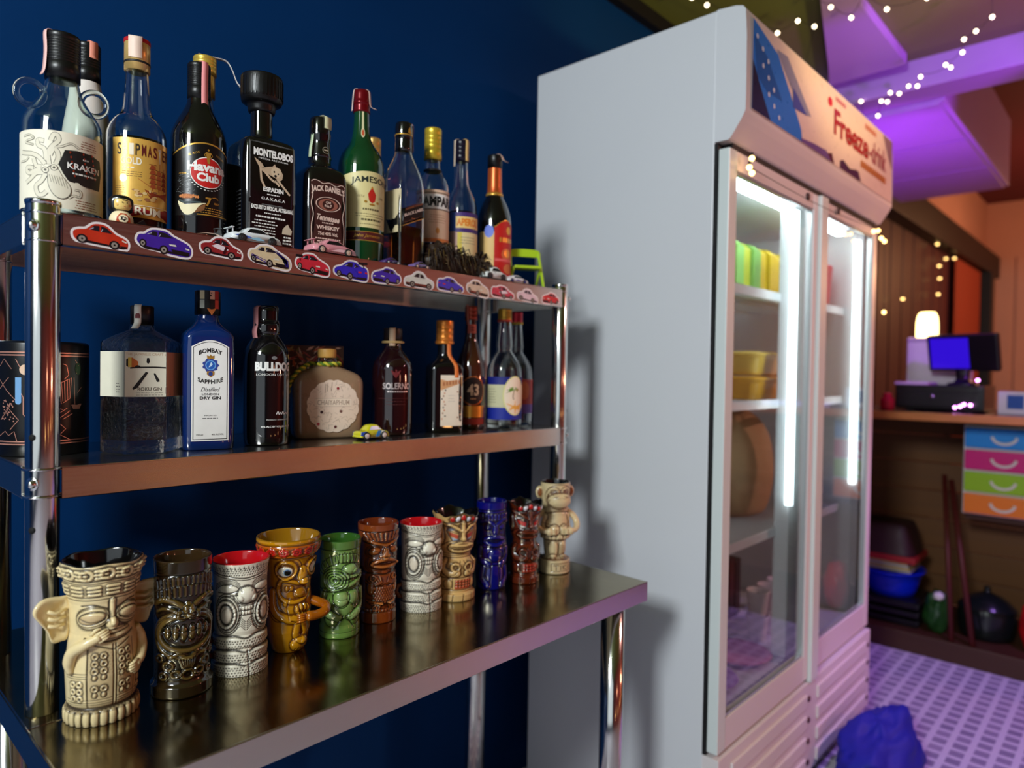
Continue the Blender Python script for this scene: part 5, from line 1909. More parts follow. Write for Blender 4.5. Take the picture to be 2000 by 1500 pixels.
for k in range(110):
    a, r = rn.uniform(0, 2 * PI), .045 * math.sqrt(rn.uniform(.05, 1))
    x, z = .006 + r * math.cos(a), .061 + r * math.sin(a)
    if abs(z - .068) < .009 and abs(x - .006) < .034:
        continue
    l = rn.uniform(.002, .005)
    b2 = rn.uniform(0, PI)
    p.line([(x - l * math.cos(b2), z - l * math.sin(b2)), (x, z + .0006), (x + l * math.cos(b2), z + l * math.sin(b2))], .0007, DK, 1)
p.rect(-.028, .040, .0605, .0755, paper(240, 220, 198), 2)
for z in (.0605, .0755):
    p.line([(-.028, z), (.040, z)], .0006, DK, 3)
p.text('CHAIYAPHUM', .006, .068, .060, .0095, paper(176, 150, 130), 3, bold=.01)
for x, z in ((-.010, .085), (-.006, .088), (.002, .090)):
    p.line([(x, z), (x + .001, z + .016)], .0009, paper(150, 120, 100), 2)
for x, z, c_ in ((-.016, .050, (60, 30, 30)), (.014, .094, (150, 40, 50)), (-.022, .028, (176, 60, 70)), (.010, .022, (90, 40, 40)), (.020, .051, (120, 80, 70))):
    p.disc(x, z, .0028, .0028, paper(*c_), 3, 12)
p.build('label', b)

# solera rum
b = bottle('spirit_bottle', 'near black rum bottle with silver capital lettering and a red crest', 0.863, 1.130, M_, 8)
pr = chaikin(mm([(0, 36), (2, 40), (20, 41), (122, 41), (144, 39), (158, 30), (170, 19), (182, 16), (196, 15)]), 2)
MB().lathe(pr, mat('dark_ruby_glass', (0.014, 0.003, 0.004), 0.03, coat=1), 64).build('glass', b)
capm(b, 0.188, 0.214, 0.0185, mat('dark_cork_cap', srgb(40, 26, 20), 0.35), 0)
MB().tube([(.0205 * math.cos(a), .0205 * math.sin(a), .186) for a in np.linspace(0, 2 * PI, 25)[:-1]], .0024, paper(206, 170, 110), 8, closed=True).build('cord', b)
strip(b, [(0.006, 0.2145), (0.016, 0.2145), (0.0198, 0.210), (0.0198, 0.192), (0.0215, 0.178)], paper(190, 160, 130), 0.006, -12)
p = Print(round_surf([(0, .041), (.4, .041)]))
SV = foil(214, 200, 196)
p.text('SOLERNO', .004, .0985, .058, .0125, SV, 1, bold=.02)
p.small(.006, .0875, .046, 1, .002, SV, 1, .003)
p.poly([(-.006, .122), (-.009, .130), (-.003, .126), (.001, .132), (.005, .126), (.011, .130), (.008, .122), (.001, .114)], paper(110, 24, 28), 1)
p.line([(-.035, .074), (.035, .074)], .0006, paper(80, 26, 26), 1)
p.small(.002, .068, .05, 2, .006, paper(80, 26, 26), 1)
p.build('lettering', b)

# amber foil bottle
b = bottle('spirit_bottle', 'square shouldered dark bottle with an orange foil cap and tall cream label', 0.987, 1.113, M_, 16)
sq = chaikin(mm([(0, 34, 27, 6), (2, 37, 30, 6), (130, 37, 30, 6), (142, 35, 29, 5), (150, 25, 24, 3), (158, 16, 16, 2), (176, 15, 15, 2), (196, 14.5, 14.5, 2)]), 2)
MB().lathe(sq, BLK, 88).build('glass', b)
AM = foil(230, 140, 56)
capm(b, 0.190, 0.237, 0.0182, AM, 2, 'foil_cap')
MB().lathe([(.186, .0172), (.188, .0200), (.192, .0200), (.194, .0182)], AM, 40).build('foil_ring', b)
MB().ribbon(spline([(.004, -.0185, .193), (.005, -.0165, .180), (.006, -.0165, .164), (.012, -.022, .152), (.016, -.0300, .143), (.018, -.0308, .132), (.018, -.0308, .116)], 5), (.0042, 0, 0), paper(226, 120, 50)).build('foil_strip', b)
p = Print(face_surf(.037, .030, 6), lim=.01)
p.rect(-.016, .032, .014, .121, paper(236, 222, 200), 0)
p.poly([(-.016, .112), (.032, .119), (.032, .098), (-.016, .089)], paper(214, 160, 110), 1)
for i in range(6):
    p.rect(-.011 + i * .0066, -.0068 + i * .0066, .0985 + i * .0009, .1065 + i * .0009, paper(176, 110, 70), 2)
rn = random.Random(2)
for k in range(22):
    s_ = -1 if k % 2 else 1
    p.disc(.008 + s_ * rn.uniform(.013, .021), .026 + k * .003, .0016, .0018, paper(*[(60, 36, 24), (206, 130, 80), (150, 90, 50)][k % 3]), 2, 8)
p.small(.008, .078, .018, 3, .006, paper(190, 180, 166), 2)
p.build('label', b)

# 43 bottle
b = bottle('spirit_bottle', 'amber liqueur bottle with a dark disc reading 43 and long slim neck', 1.096, 1.146, M_, 8)
pr = chaikin(mm([(0, 30), (2, 33.5), (120, 33.5), (150, 31), (176, 22), (200, 14), (230, 12.5), (262, 12.5)]), 2)
MB().lathe(pr, mat('amber_glass', (0.05, 0.014, 0.006), 0.03, coat=1), 56).build('glass', b)
capm(b, 0.246, 0.278, 0.0145, foil(150, 60, 40), 2)
p = Print(round_surf([(.2, .0143), (.262, .0128)]))
p.rect(-.010, .012, .216, .236, paper(176, 80, 60), 0)
p.disc(.002, .226, .006, .006, paper(110, 30, 24), 1, 16)
p.build('neck_label', b)
strip(b, [(0.0128, 0.236), (0.015, 0.243), (0.017, 0.26), (0.0175, 0.280)], paper(170, 90, 70), 0.003, -40)
p = Print(round_surf([(0, .0335), (.4, .0335)]))
p.rect(-.034, .034, .026, .052, foil(226, 160, 60), 0)
p.disc(.002, .086, .030, .033, foil(196, 110, 50), 0, 44)
p.disc(.002, .086, .0275, .0305, paper(36, 20, 16), 1, 44)
p.text('43', .002, .088, .027, .026, paper(226, 206, 170), 2, bold=.03)
p.small(.002, .068, .016, 1, .002, paper(206, 160, 110), 2, .003)
p.rect(-.034, .034, .010, .024, paper(150, 40, 24), 0)
p.build('label', b)

# two clear coconut bottles
for k, (x, y, off) in enumerate(((1.173, 1.113, 16), (1.252, 1.150, 16))):
    b = bottle('spirit_bottle', ['clear bottle with a blue band and an oval leaf label beside the amber 43 bottle', 'clear bottle with a red and violet label at the right end of the middle shelf'][k], x, y, M_, off)
    pr = chaikin(mm([(0, 39), (2, 42), (124, 42), (146, 39), (168, 25), (176, 18.5), (184, 18), (190, 20), (200, 19), (240, 15), (262, 13.5)]), 2)
    hollow(b, pr, GLASS, seg=48)
    liquid(b, pr, mat('clear_gin', (0.95, 0.93, 0.86), 0.0, trans=1.0, ior=1.34), 0.112)
    capm(b, 0.246, 0.276, 0.0162, foil(*((206, 160, 60) if k == 0 else (190, 40, 60))), 3)
    MB().lathe([(.2455, .0166), (.246, .0172), (.250, .0172), (.2505, .0166)], paper(*((190, 60, 50) if k == 0 else (206, 180, 60))), 36).build('cap_band', b)
    p = Print(round_surf([(0, .042), (.4, .042)]))
    if k == 0:
        p.rect(-.062, .05, .048, .100, paper(206, 200, 160), 0)
        p.rect(-.062, .05, .100, .118, paper(20, 30, 120), 0)
        p.rect(-.062, .05, .020, .048, paper(20, 40, 150), 0)
        p.disc(.016, .075, .030, .045, paper(226, 220, 140), 2, 48)
        p.disc(.016, .075, .0275, .0425, paper(240, 222, 196), 3, 48)
        for a, l in ((2.6, .022), (2.0, .020), (1.2, .018), (.5, .022), (3.0, .020), (.1, .016)):
            ex, ez = .013 + l * math.cos(a), .086 + l * .7 * math.sin(a) - .004
            p.poly([(.013, .087), ((.013 + ex) / 2, (.086 + ez) / 2 + .006), (ex, ez - .003), ((.013 + ex) / 2, (.086 + ez) / 2 - .001)], paper(*((96, 140, 40) if a > 1 else (150, 130, 40))), 4)
        p.line([(.013, .087), (.010, .074), (.012, .066)], .0018, paper(120, 90, 50), 4, 4)
        p.poly([(-.006, .058), (.016, .064), (.038, .058), (.030, .042), (.016, .034), (.002, .042)], paper(236, 170, 70), 4)
        p.small(-.042, .09, .024, 6, .006, INKS, 1)
    else:
        p.rect(-.03, .05, .048, .112, paper(190, 60, 50), 0)
        p.disc(.012, .085, .016, .022, paper(226, 110, 60), 1, 24)
        p.rect(-.03, .05, .030, .052, paper(120, 80, 170), 1)
    p.build('label', b)

# ------------------------------------------------------------------ carved ceramic mugs (height field wrapped on a turned body)
class Rel:
    """relief on an unrolled wall: s (mm, 0 = middle of the face), z (mm above the foot)"""

    def __init__(s, H, prof, base, stain, nth=300, nz=230):
        s.H = H
        s.pz = np.array([p[0] for p in prof], float)
        s.pr = np.array([p[1] for p in prof], float)
        s.R = float(s.pr.mean())
        s.th = np.linspace(-PI, PI, nth, endpoint=False)
        s.z = np.linspace(0, H, nz)
        s.S, s.Z = np.meshgrid(s.th * s.R, s.z)
        s.h = np.zeros_like(s.S)
        s.c = np.ones(s.S.shape + (3,)) * np.array(base)
        s.base, s.stain = np.array(base), np.array(stain)
        s.ink = np.zeros_like(s.S)

    def rho(s, cx, cz, rx, rz, rot=0):
        dx, dz = s.S - cx, s.Z - cz
        if rot:
            a = R_(rot)
            dx, dz = dx * math.cos(a) + dz * math.sin(a), -dx * math.sin(a) + dz * math.cos(a)
        return np.sqrt((dx / rx) ** 2 + (dz / rz) ** 2)

    def dome(s, cx, cz, rx, rz, ht, rot=0, p=0.6, mx=True):
        q = np.clip(1 - s.rho(cx, cz, rx, rz, rot) ** 2, 0, 1) ** p * ht
        s.h = np.where(q > 0, np.maximum(s.h, s.h * 0 + q) if mx == 2 else s.h + q, s.h)
        return s

    def plate(s, cx, cz, rx, rz, ht, rot=0, soft=0.12):
        q = np.clip((1 - s.rho(cx, cz, rx, rz, rot)) / soft, 0, 1)
        s.h += ht * q * q * (3 - 2 * q)
        return s

    def dist(s, pts):
        D = np.full(s.S.shape, 1e9)
        P = np.array(pts, float)
        for a, b in zip(P[:-1], P[1:]):
            d = b - a
            L = d @ d + 1e-9
            t = np.clip(((s.S - a[0]) * d[0] + (s.Z - a[1]) * d[1]) / L, 0, 1)
            D = np.minimum(D, np.hypot(s.S - a[0] - t * d[0], s.Z - a[1] - t * d[1]))
        return D

    def groove(s, pts, w=0.8, d=0.8, sm=0, ink=0.9, mir=False):
        if sm:
            pts = spline(pts, sm)
        for k in ((1, -1) if mir else (1,)):
            q = np.exp(-(s.dist([(k * a, b) for a, b in pts]) / w) ** 2)
            s.h -= d * q
            s.ink = np.maximum(s.ink, q * ink)
        return s

    def ridge(s, pts, w=2.0, d=2.0, sm=0, mir=False, p=0.5):
        if sm:
            pts = spline(pts, sm)
        for k in ((1, -1) if mir else (1,)):
            D = s.dist([(k * a, b) for a, b in pts])
            s.h += d * np.clip(1 - (D / w) ** 2, 0, 1) ** p
        return s

    def ring(s, cx, cz, rx, rz, w=0.8, d=0.8, rot=0, ink=0.9):
        q = np.exp(-((s.rho(cx, cz, rx, rz, rot) - 1) * min(rx, rz) / w) ** 2)
        s.h -= d * q
        s.ink = np.maximum(s.ink, q * ink)
        return s

    def ringup(s, cx, cz, rx, rz, w=1.5, d=1.5, rot=0):
        q = np.clip(1 - ((s.rho(cx, cz, rx, rz, rot) - 1) * min(rx, rz) / w) ** 2, 0, 1) ** 0.5
        s.h += d * q
        return s

    def band(s, z0, z1, d, soft=0.8):
        q = np.clip((s.Z - z0) / soft, 0, 1) * np.clip((z1 - s.Z) / soft, 0, 1)
        s.h += d * q
        return s

    def pits(s, x0, x1, z0, z1, step=3.0, r=0.7, d=0.7, ink=0.9, mask=None, seed=0):
        rn = np.random.RandomState(seed)
        q = np.zeros_like(s.S)
        row = 0
        z = z0
        while z <= z1:
            x = x0 + (step / 2 if row % 2 else 0)
            while x <= x1:
                cx, cz = x + rn.uniform(-.3, .3) * step * .5, z + rn.uniform(-.3, .3) * step * .4
                m = (np.abs(s.S - cx) < 3 * r) & (np.abs(s.Z - cz) < 3 * r)
                q[m] = np.maximum(q[m], np.exp(-((s.S[m] - cx) ** 2 + (s.Z[m] - cz) ** 2) / r ** 2))
                x += step
            z += step * 0.85
            row += 1
        if mask is not None:
            q = q * mask
        s.h -= d * q
        s.ink = np.maximum(s.ink, q * ink)
        return s

    def comb(s, pts0, pts1, n, w=0.7, d=0.7, ink=0.9):
        """n grooves from points along line pts0 to points along line pts1"""
        a = np.array(spline(pts0, 8))
        b = np.array(spline(pts1, 8))
        for i in range(n):
            t = i / max(1, n - 1)
            p, q = a[int(t * (len(a) - 1))], b[int(t * (len(b) - 1))]
            s.groove([tuple(p), tuple(q)], w, d, 0, ink)
        return s

    def paint(s, mask, col):
        m = np.clip(mask, 0, 1)[..., None]
        s.c = s.c * (1 - m) + np.array(col) * m
        return s

    def inside(s, cx, cz, rx, rz, rot=0, soft=0.06):
        return np.clip((1 - s.rho(cx, cz, rx, rz, rot)) / soft, 0, 1)

    def poly(s, pts):
        P = np.array(pts, float)
        ins = np.zeros(s.S.shape, bool)
        j = len(P) - 1
        for i in range(len(P)):
            (x0, z0), (x1, z1) = P[i], P[j]
            c = ((z0 > s.Z) != (z1 > s.Z)) & (s.S < (x1 - x0) * (s.Z - z0) / (z1 - z0 + 1e-12) + x0)
            ins ^= c
            j = i
        return ins.astype(float)

    def build(s, parent, material, top=None, name='body', ink_k=1.0, cav_k=0.36):
        h = s.h
        b = h.copy()
        for _ in range(3):
            b = (b + np.roll(b, 2, 1) + np.roll(b, -2, 1)) / 3
            p = np.pad(b, ((2, 2), (0, 0)), 'edge')
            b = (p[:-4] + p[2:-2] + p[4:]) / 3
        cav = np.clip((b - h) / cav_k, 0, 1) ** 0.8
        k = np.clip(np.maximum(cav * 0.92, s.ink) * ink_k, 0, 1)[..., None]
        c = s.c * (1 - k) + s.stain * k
        r = (np.interp(s.z, s.pz, s.pr)[:, None] + h) / 1000
        Zm = s.Z.copy()
        if top is not None:   # wavy rim
            Zm = Zm * (1 + (top(s.th)[None, :] / s.H) * (Zm / s.H) ** 4)
        V = np.stack([r * np.sin(s.th)[None, :], -r * np.cos(s.th)[None, :], Zm / 1000], -1).reshape(-1, 3)
        nz, nt = s.S.shape
        i = np.arange(nz - 1)[:, None] * nt
        j = np.arange(nt)[None, :]
        j2 = (j + 1) % nt
        F = np.stack([i + j, i + j2, i + nt + j2, i + nt + j], -1).reshape(-1, 4)
        me = bpy.data.meshes.new(name)
        me.from_pydata(V.tolist(), [], F.tolist() + [list(range(nt))[::-1]])
        me.materials.append(material)
        me.polygons.foreach_set('use_smooth', [True] * len(me.polygons))
        at = me.color_attributes.new('Col', 'FLOAT_COLOR', 'POINT')
        at.data.foreach_set('color', np.concatenate([c.reshape(-1, 3), np.ones((nz * nt, 1))], 1).astype(np.float32).ravel())
        o = bpy.data.objects.new(name, me)
        COL.objects.link(o)
        o.parent = parent
        s.rtop = r[-1]
        s.ztop = Zm[-1] / 1000
        return o

    def interior(s, parent, m, wall=3.2, lip=1.0, depth=0.75):
        nt = len(s.th)
        L = [(0, 0), (-lip * 0.45, lip * 0.9), (-wall * 0.5, lip * 1.2), (-wall + 0.4, lip * 0.8), (-wall, -0.5)]
        V = []
        for dr, dz in L:
            r = s.rtop + dr / 1000
            V.append(np.stack([r * np.sin(s.th), -r * np.cos(s.th), s.ztop + dz / 1000], 1))
        r0 = s.rtop - wall / 1000
        for t in (0.1, 0.2, 0.3, 0.4, 0.5, 0.6, 0.7):
            zz = s.H * (1 - t)
            w_ = np.interp(zz, s.pz, s.pr) / 1000 - 0.0052
            q = np.minimum(r0, w_)
            r0 = np.minimum(r0, q)
            V.append(np.stack([q * np.sin(s.th), -q * np.cos(s.th), np.full(nt, zz / 1000)], 1))
        V = np.concatenate(V)
        n = len(V) // nt
        F = [(k * nt + i, k * nt + (i + 1) % nt, (k + 1) * nt + (i + 1) % nt, (k + 1) * nt + i) for k in range(n - 1) for i in range(nt)]
        F.append(tuple((n - 1) * nt + i for i in range(nt)))
        return MB().add(V, F, m).build('interior', parent)


CERA = glaze_mat('cream_glaze', 0.34, 0.35)
GLOSS = glaze_mat('glossy_glaze', 0.12, 0.8)
TZ = TT + 0.0004


def mug(label, x, y, off):
    return thing('tiki_mug', label, 'mug', (x, y, TZ), rz_of(x, y, off), 'tiki mugs on the steel table')


C_CREAM, C_BROWN = srgb(234, 212, 160), srgb(34, 18, 7)
C_WHITE, C_UMBER = srgb(238, 230, 208), srgb(28, 16, 10)
REDIN = mat('red_glaze', srgb(190, 18, 26), 0.15, coat=0.7)

# 1 ---- crowned figure with big ears, one arm across its chin
g = mug('tall cream tiki mug with big ears, a crown and one arm raised to its chin', 0.294, 0.986, 17)
r = Rel(200, [(0, 40), (17, 40.5), (21, 37), (26, 39.5), (60, 41), (100, 38), (112, 36), (150, 37.5), (158, 39.5), (180, 43.5), (197, 47), (200, 46.5)], C_CREAM, C_BROWN, 360, 300)
for i in range(26):
    a = -PI * r.R + i * 2 * PI * r.R / 26
    r.dome(a, 8, 5.0, 11, 3.2)
    r.groove([(a + 4.6, 2), (a + 4.6, 17)], .7, .8)
r.groove([(-110, 20), (110, 20)], 1.5, 1.4)
for z in (156, 177.5, 180.5, 160):
    r.groove([(-120, z), (120, z)], .7, .8)
for k in range(-5, 6):
    x = k * 20.5
    for j in range(3):
        r.ridge([(x - 6, 163.5 + j * 4.6), (x + 6, 163.5 + j * 4.6)], 2.0, 1.9)
        r.groove([(x - 7, 166 + j * 4.6), (x + 7, 166 + j * 4.6)], .6, .7)
    for j in range(3):
        r.ridge([(x + 2.5, 184.5 + j * 4.6), (x + 13, 184.5 + j * 4.6)], 2.0, 2.1)
    r.ringup(x - 7, 189, 6, 5.5, 2, 2.0)
for sx_ in (-1, 1):
    r.plate(sx_ * 24, 134, 23, 14, 2.6, -sx_ * 8)
    r.ring(sx_ * 24, 134.5, 21, 11.8, .9, 1.3, -sx_ * 8)
    r.dome(sx_ * 24, 134, 16.5, 7.6, 3.2, -sx_ * 8)
    r.ring(sx_ * 24, 134, 16.5, 7.6, .8, 1.1, -sx_ * 8)
    r.groove([(sx_ * 9, 131), (sx_ * 24, 129.5), (sx_ * 39, 135)], .8, 1.0, 5)
    r.groove([(sx_ * 4, 133), (sx_ * 10, 144), (sx_ * 22, 150), (sx_ * 38, 149)], .8, 1.0, 5)
    r.paint(r.inside(sx_ * 24, 133, 15, 6) * .35, srgb(150, 96, 50))
r.ridge([(0, 154), (0, 126)], 3.4, 3.0)
r.dome(0, 125, 8, 8, 6.5)
r.groove([(-4.5, 153), (-4, 132), (-9, 122)], .8, 1.0)
r.groove([(4.5, 153), (4, 132), (9, 122)], .8, 1.0)
r.plate(0, 112.5, 27, 7, 1.8)
r.groove([(-25, 114), (0, 111), (25, 114)], .9, 1.3, 5)
r.groove([(-24, 117.5), (0, 116), (24, 117.5)], .6, .8, 5)
r.groove([(-34, 108), (-18, 104), (0, 102), (18, 104), (34, 108)], 1.3, 1.6, 5)
# robe front
for x in (-29, 1.0, 4.5, 30):
    r.groove([(x, 98), (x, 22)], .9, 1.2)
r.groove([(-22, 100), (-8, 95), (2, 91), (12, 95), (24, 100)], .9, 1.1)
for x0 in (-20, -10, 11, 20):
    for z in (86, 77, 68, 46):
        r.ringup(x0, z, 3.0, 3.0, 1.3, 1.5)
        r.ring(x0, z, 4.4, 4.4, .5, .7)
    for z in (60, 38):
        r.dome(x0, z, 2.4, 3.0, 1.8)
        r.ring(x0, z, 3.4, 3.8, .5, .7)
for x0 in (-38, 40, -47):
    for z in (52, 43, 34):
        r.ringup(x0, z, 3.0, 3.0, 1.3, 1.5)
for z in (65, 62, 59.5):
    r.groove([(-60, z), (-29, z)], .5, .7)
    r.groove([(5, z - 1), (60, z + 1)], .5, .7)
for z in (32, 28.5, 26):
    r.groove([(-60, z), (1, z)], .5, .6)
    r.groove([(5, z), (60, z)], .5, .6)
r.pits(-28, 0, 64, 94, 4, .5, .4, .5)
r.paint(r.poly([(-29, 22), (-29, 96), (-8, 95), (1, 91), (1, 22)]) * .30, srgb(120, 76, 34))
r.paint(r.poly([(5, 22), (5, 92), (24, 98), (30, 22)]) * .22, srgb(120, 76, 34))
r.paint(np.clip((14 - r.Z) / 14, 0, 1) * .25 + ((r.Z > 16) & (r.Z < 23)) * .5, srgb(70, 40, 18))
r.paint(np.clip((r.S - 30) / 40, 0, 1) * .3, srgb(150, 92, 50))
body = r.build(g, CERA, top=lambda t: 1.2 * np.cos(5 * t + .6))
r.interior(g, mat('black_glaze_inside', srgb(10, 8, 8), 0.12, coat=0.8), 3.5)
ARMC = mat('cream_arm_glaze', C_CREAM, 0.34, coat=0.35, noise=(60, 0.12))


def wall_pt(R, s_, z, lift):
    return ((R + lift) / 1000 * math.sin(s_ / r.R), -(R + lift) / 1000 * math.cos(s_ / r.R), z / 1000)


def arm(parent, pts, rad, m, fingers):
    P = [wall_pt(np.interp(z, r.pz, r.pr), s_, z, l) for s_, z, l in pts]
    PP = spline(P, 6)
    n = len(PP)
    rr = np.interp(np.linspace(0, 1, n), np.linspace(0, 1, len(rad)), rad) / 1000
    mb = MB().tube(PP, list(rr), m, 14)
    a, b_ = Vector(PP[-4]), Vector(PP[-1])
    d = (b_ - a).normalized()
    nrm = Vector((b_.x, b_.y, 0)).normalized()
    sd = d.cross(nrm).normalized()
    for k in range(fingers):
        o_ = sd * ((k - (fingers - 1) / 2) * 0.0032)
        L = 0.011 - 0.0012 * abs(k - 1.3)
        mb.tube([b_ - d * .004 + o_ + nrm * .002, b_ + d * L * .5 + o_ + nrm * .0012, b_ + d * L + o_ - nrm * .0012], [.0021, .0021, .0013], m, 8)
    th = sd * (-(fingers / 2) * 0.0036)
    mb.tube([b_ - d * .008 + th, b_ - d * .001 + th * 1.4, b_ + d * .005 + th * 1.3], [.0022, .0022, .0014], m, 8)
    return mb.build('arm', parent)


arm(g, [(-50, 66, 1.5), (-50, 80, 4), (-44, 94, 5), (-30, 103, 5.5), (-14, 111, 5)], [4, 7, 7.5, 6.5, 5.5], ARMC, 4)
arm(g, [(50, 106, 2), (56, 92, 4.5), (52, 78, 5), (38, 68, 4.5), (27, 64, 3.5)], [4, 6.5, 7, 6, 5], ARMC, 4)
for sx_ in (-1, 1):
    E_ = [(36, 152), (47, 158), (64, 159), (73, 152), (75, 143), (68, 131), (60, 118), (55, 104), (46, 103), (37, 108)]
    mb = MB()
    out = spline(E_, 5, True)
    c0 = np.mean(out, axis=0)
    rings = []
    for sc_, dy in ((1.0, 2.0), (1.03, 0.0), (1.0, -2.2), (.86, -3.0), (.72, -.2), (.4, 1.0)):
        rings.append([(sx_ * (c0[0] + (x - c0[0]) * sc_) / 1000, (dy + 7 - .16 * (x - 36)) / 1000, (c0[1] + (z - c0[1]) * sc_) / 1000) for x, z in out])
    n = len(out)
    V = [p for q in rings for p in q]
    F = [(k * n + i, k * n + (i + 1) % n, (k + 1) * n + (i + 1) % n, (k + 1) * n + i) for k in range(5) for i in range(n)]
    F += [tuple(range(n))[::-1], tuple(5 * n + i for i in range(n))]
    if sx_ > 0:
        F = [f[::-1] for f in F]
    mb.add(V, F, ARMC)
    for k in range(3):
        mb.tube([(sx_ * (.040 + .001 * k), .0035, .142 - .009 * k), (sx_ * .052, .0005, .139 - .008 * k), (sx_ * .060, .000, .144 - .009 * k)], .0022, ARMC, 8)
    mb.build('ear', g)

# 2 ---- dark brown glossy column
g = mug('dark brown glossy tiki mug with oval teeth, second from the left post', 0.393, 0.983, 12)
r = Rel(184, [(0, 39), (2, 40), (15, 40), (19, 36), (22, 35), (60, 35.5), (120, 36), (160, 36.5), (166, 37.2), (184, 37.6)], srgb(40, 30, 14), srgb(8, 6, 4), 320, 260)
r.groove([(-120, 166), (120, 166)], .9, 1.2)
for rw, (z0, z1, n) in enumerate(((153, 163.5, 15), (139, 151, 14))):
    for i in range(n):
        x = -44 + 88 * i / (n - 1)
        dz = -6 * (abs(x) / 44) ** 2
        r.ridge([(x, z0 + dz), (x * 1.03, z1 + dz)], 2.1, 1.8)
r.groove(spline([(-50, 141), (-25, 150), (0, 153), (25, 150), (50, 141)], 6), .8, 1.0)
for sx_ in (-1, 1):
    r.ridge([(sx_ * 4, 122), (sx_ * 16, 130), (sx_ * 32, 134), (sx_ * 46, 128)], 4.0, 3.2, 5)
    r.ridge([(sx_ * 6, 114), (sx_ * 18, 119), (sx_ * 32, 122), (sx_ * 44, 117)], 2.4, 2.2, 5)
    r.groove([(sx_ * 6, 118), (sx_ * 20, 125), (sx_ * 36, 127)], .9, 1.2, 5)
    r.ringup(sx_ * 7, 113, 5.5, 6.0, 2.4, 3.0)
r.dome(0, 119, 7, 12, 5)
r.ringup(0, 88, 40, 24, 3.6, 3.4)
r.ring(0, 88, 35, 19.5, .9, 1.2)
r.ringup(0, 86, 48, 32, 2.4, 2.2)
for i, x in enumerate((-27, -16, -5.4, 5.4, 16, 27)):
    r.dome(x, 89 - 1.5 * (abs(x) < 10), 5.0, 11.5 - abs(x) * .1, 2.6)
    r.ring(x, 89 - 1.5 * (abs(x) < 10), 5.2, 11.8 - abs(x) * .1, .6, 1.0)
r.groove([(-34, 90), (34, 90)], .7, 1.0)
for i in range(7):
    x = -9 + 3 * i
    r.ridge([(x * .6, 38), (x * 1.2, 53)], 1.2, 1.6)
r.ridge([(-24, 56), (-12, 60), (0, 54), (12, 60), (24, 56)], 3, 2.6, 5)
for x, z, q in ((-26, 44, 7), (26, 44, 7), (-16, 33, 6), (16, 33, 6), (0, 31, 8), (-34, 30, 6), (34, 30, 6), (-40, 54, 6), (40, 54, 6)):
    r.ringup(x, z, q, q * .75, 2.0, 2.4)
    r.ring(x, z, q * 1.35, q * 1.1, .6, .8)
r.pits(44, 116, 24, 150, 3.4, .9, 1.0, .7)
r.pits(-116, -50, 24, 150, 3.4, .9, 1.0, .7)
r.paint(np.clip((r.h - .6) / 3, 0, .7), srgb(104, 80, 34))
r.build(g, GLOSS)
r.interior(g, mat('brown_glaze_inside', srgb(52, 36, 18), 0.1, coat=0.8), 3.2)


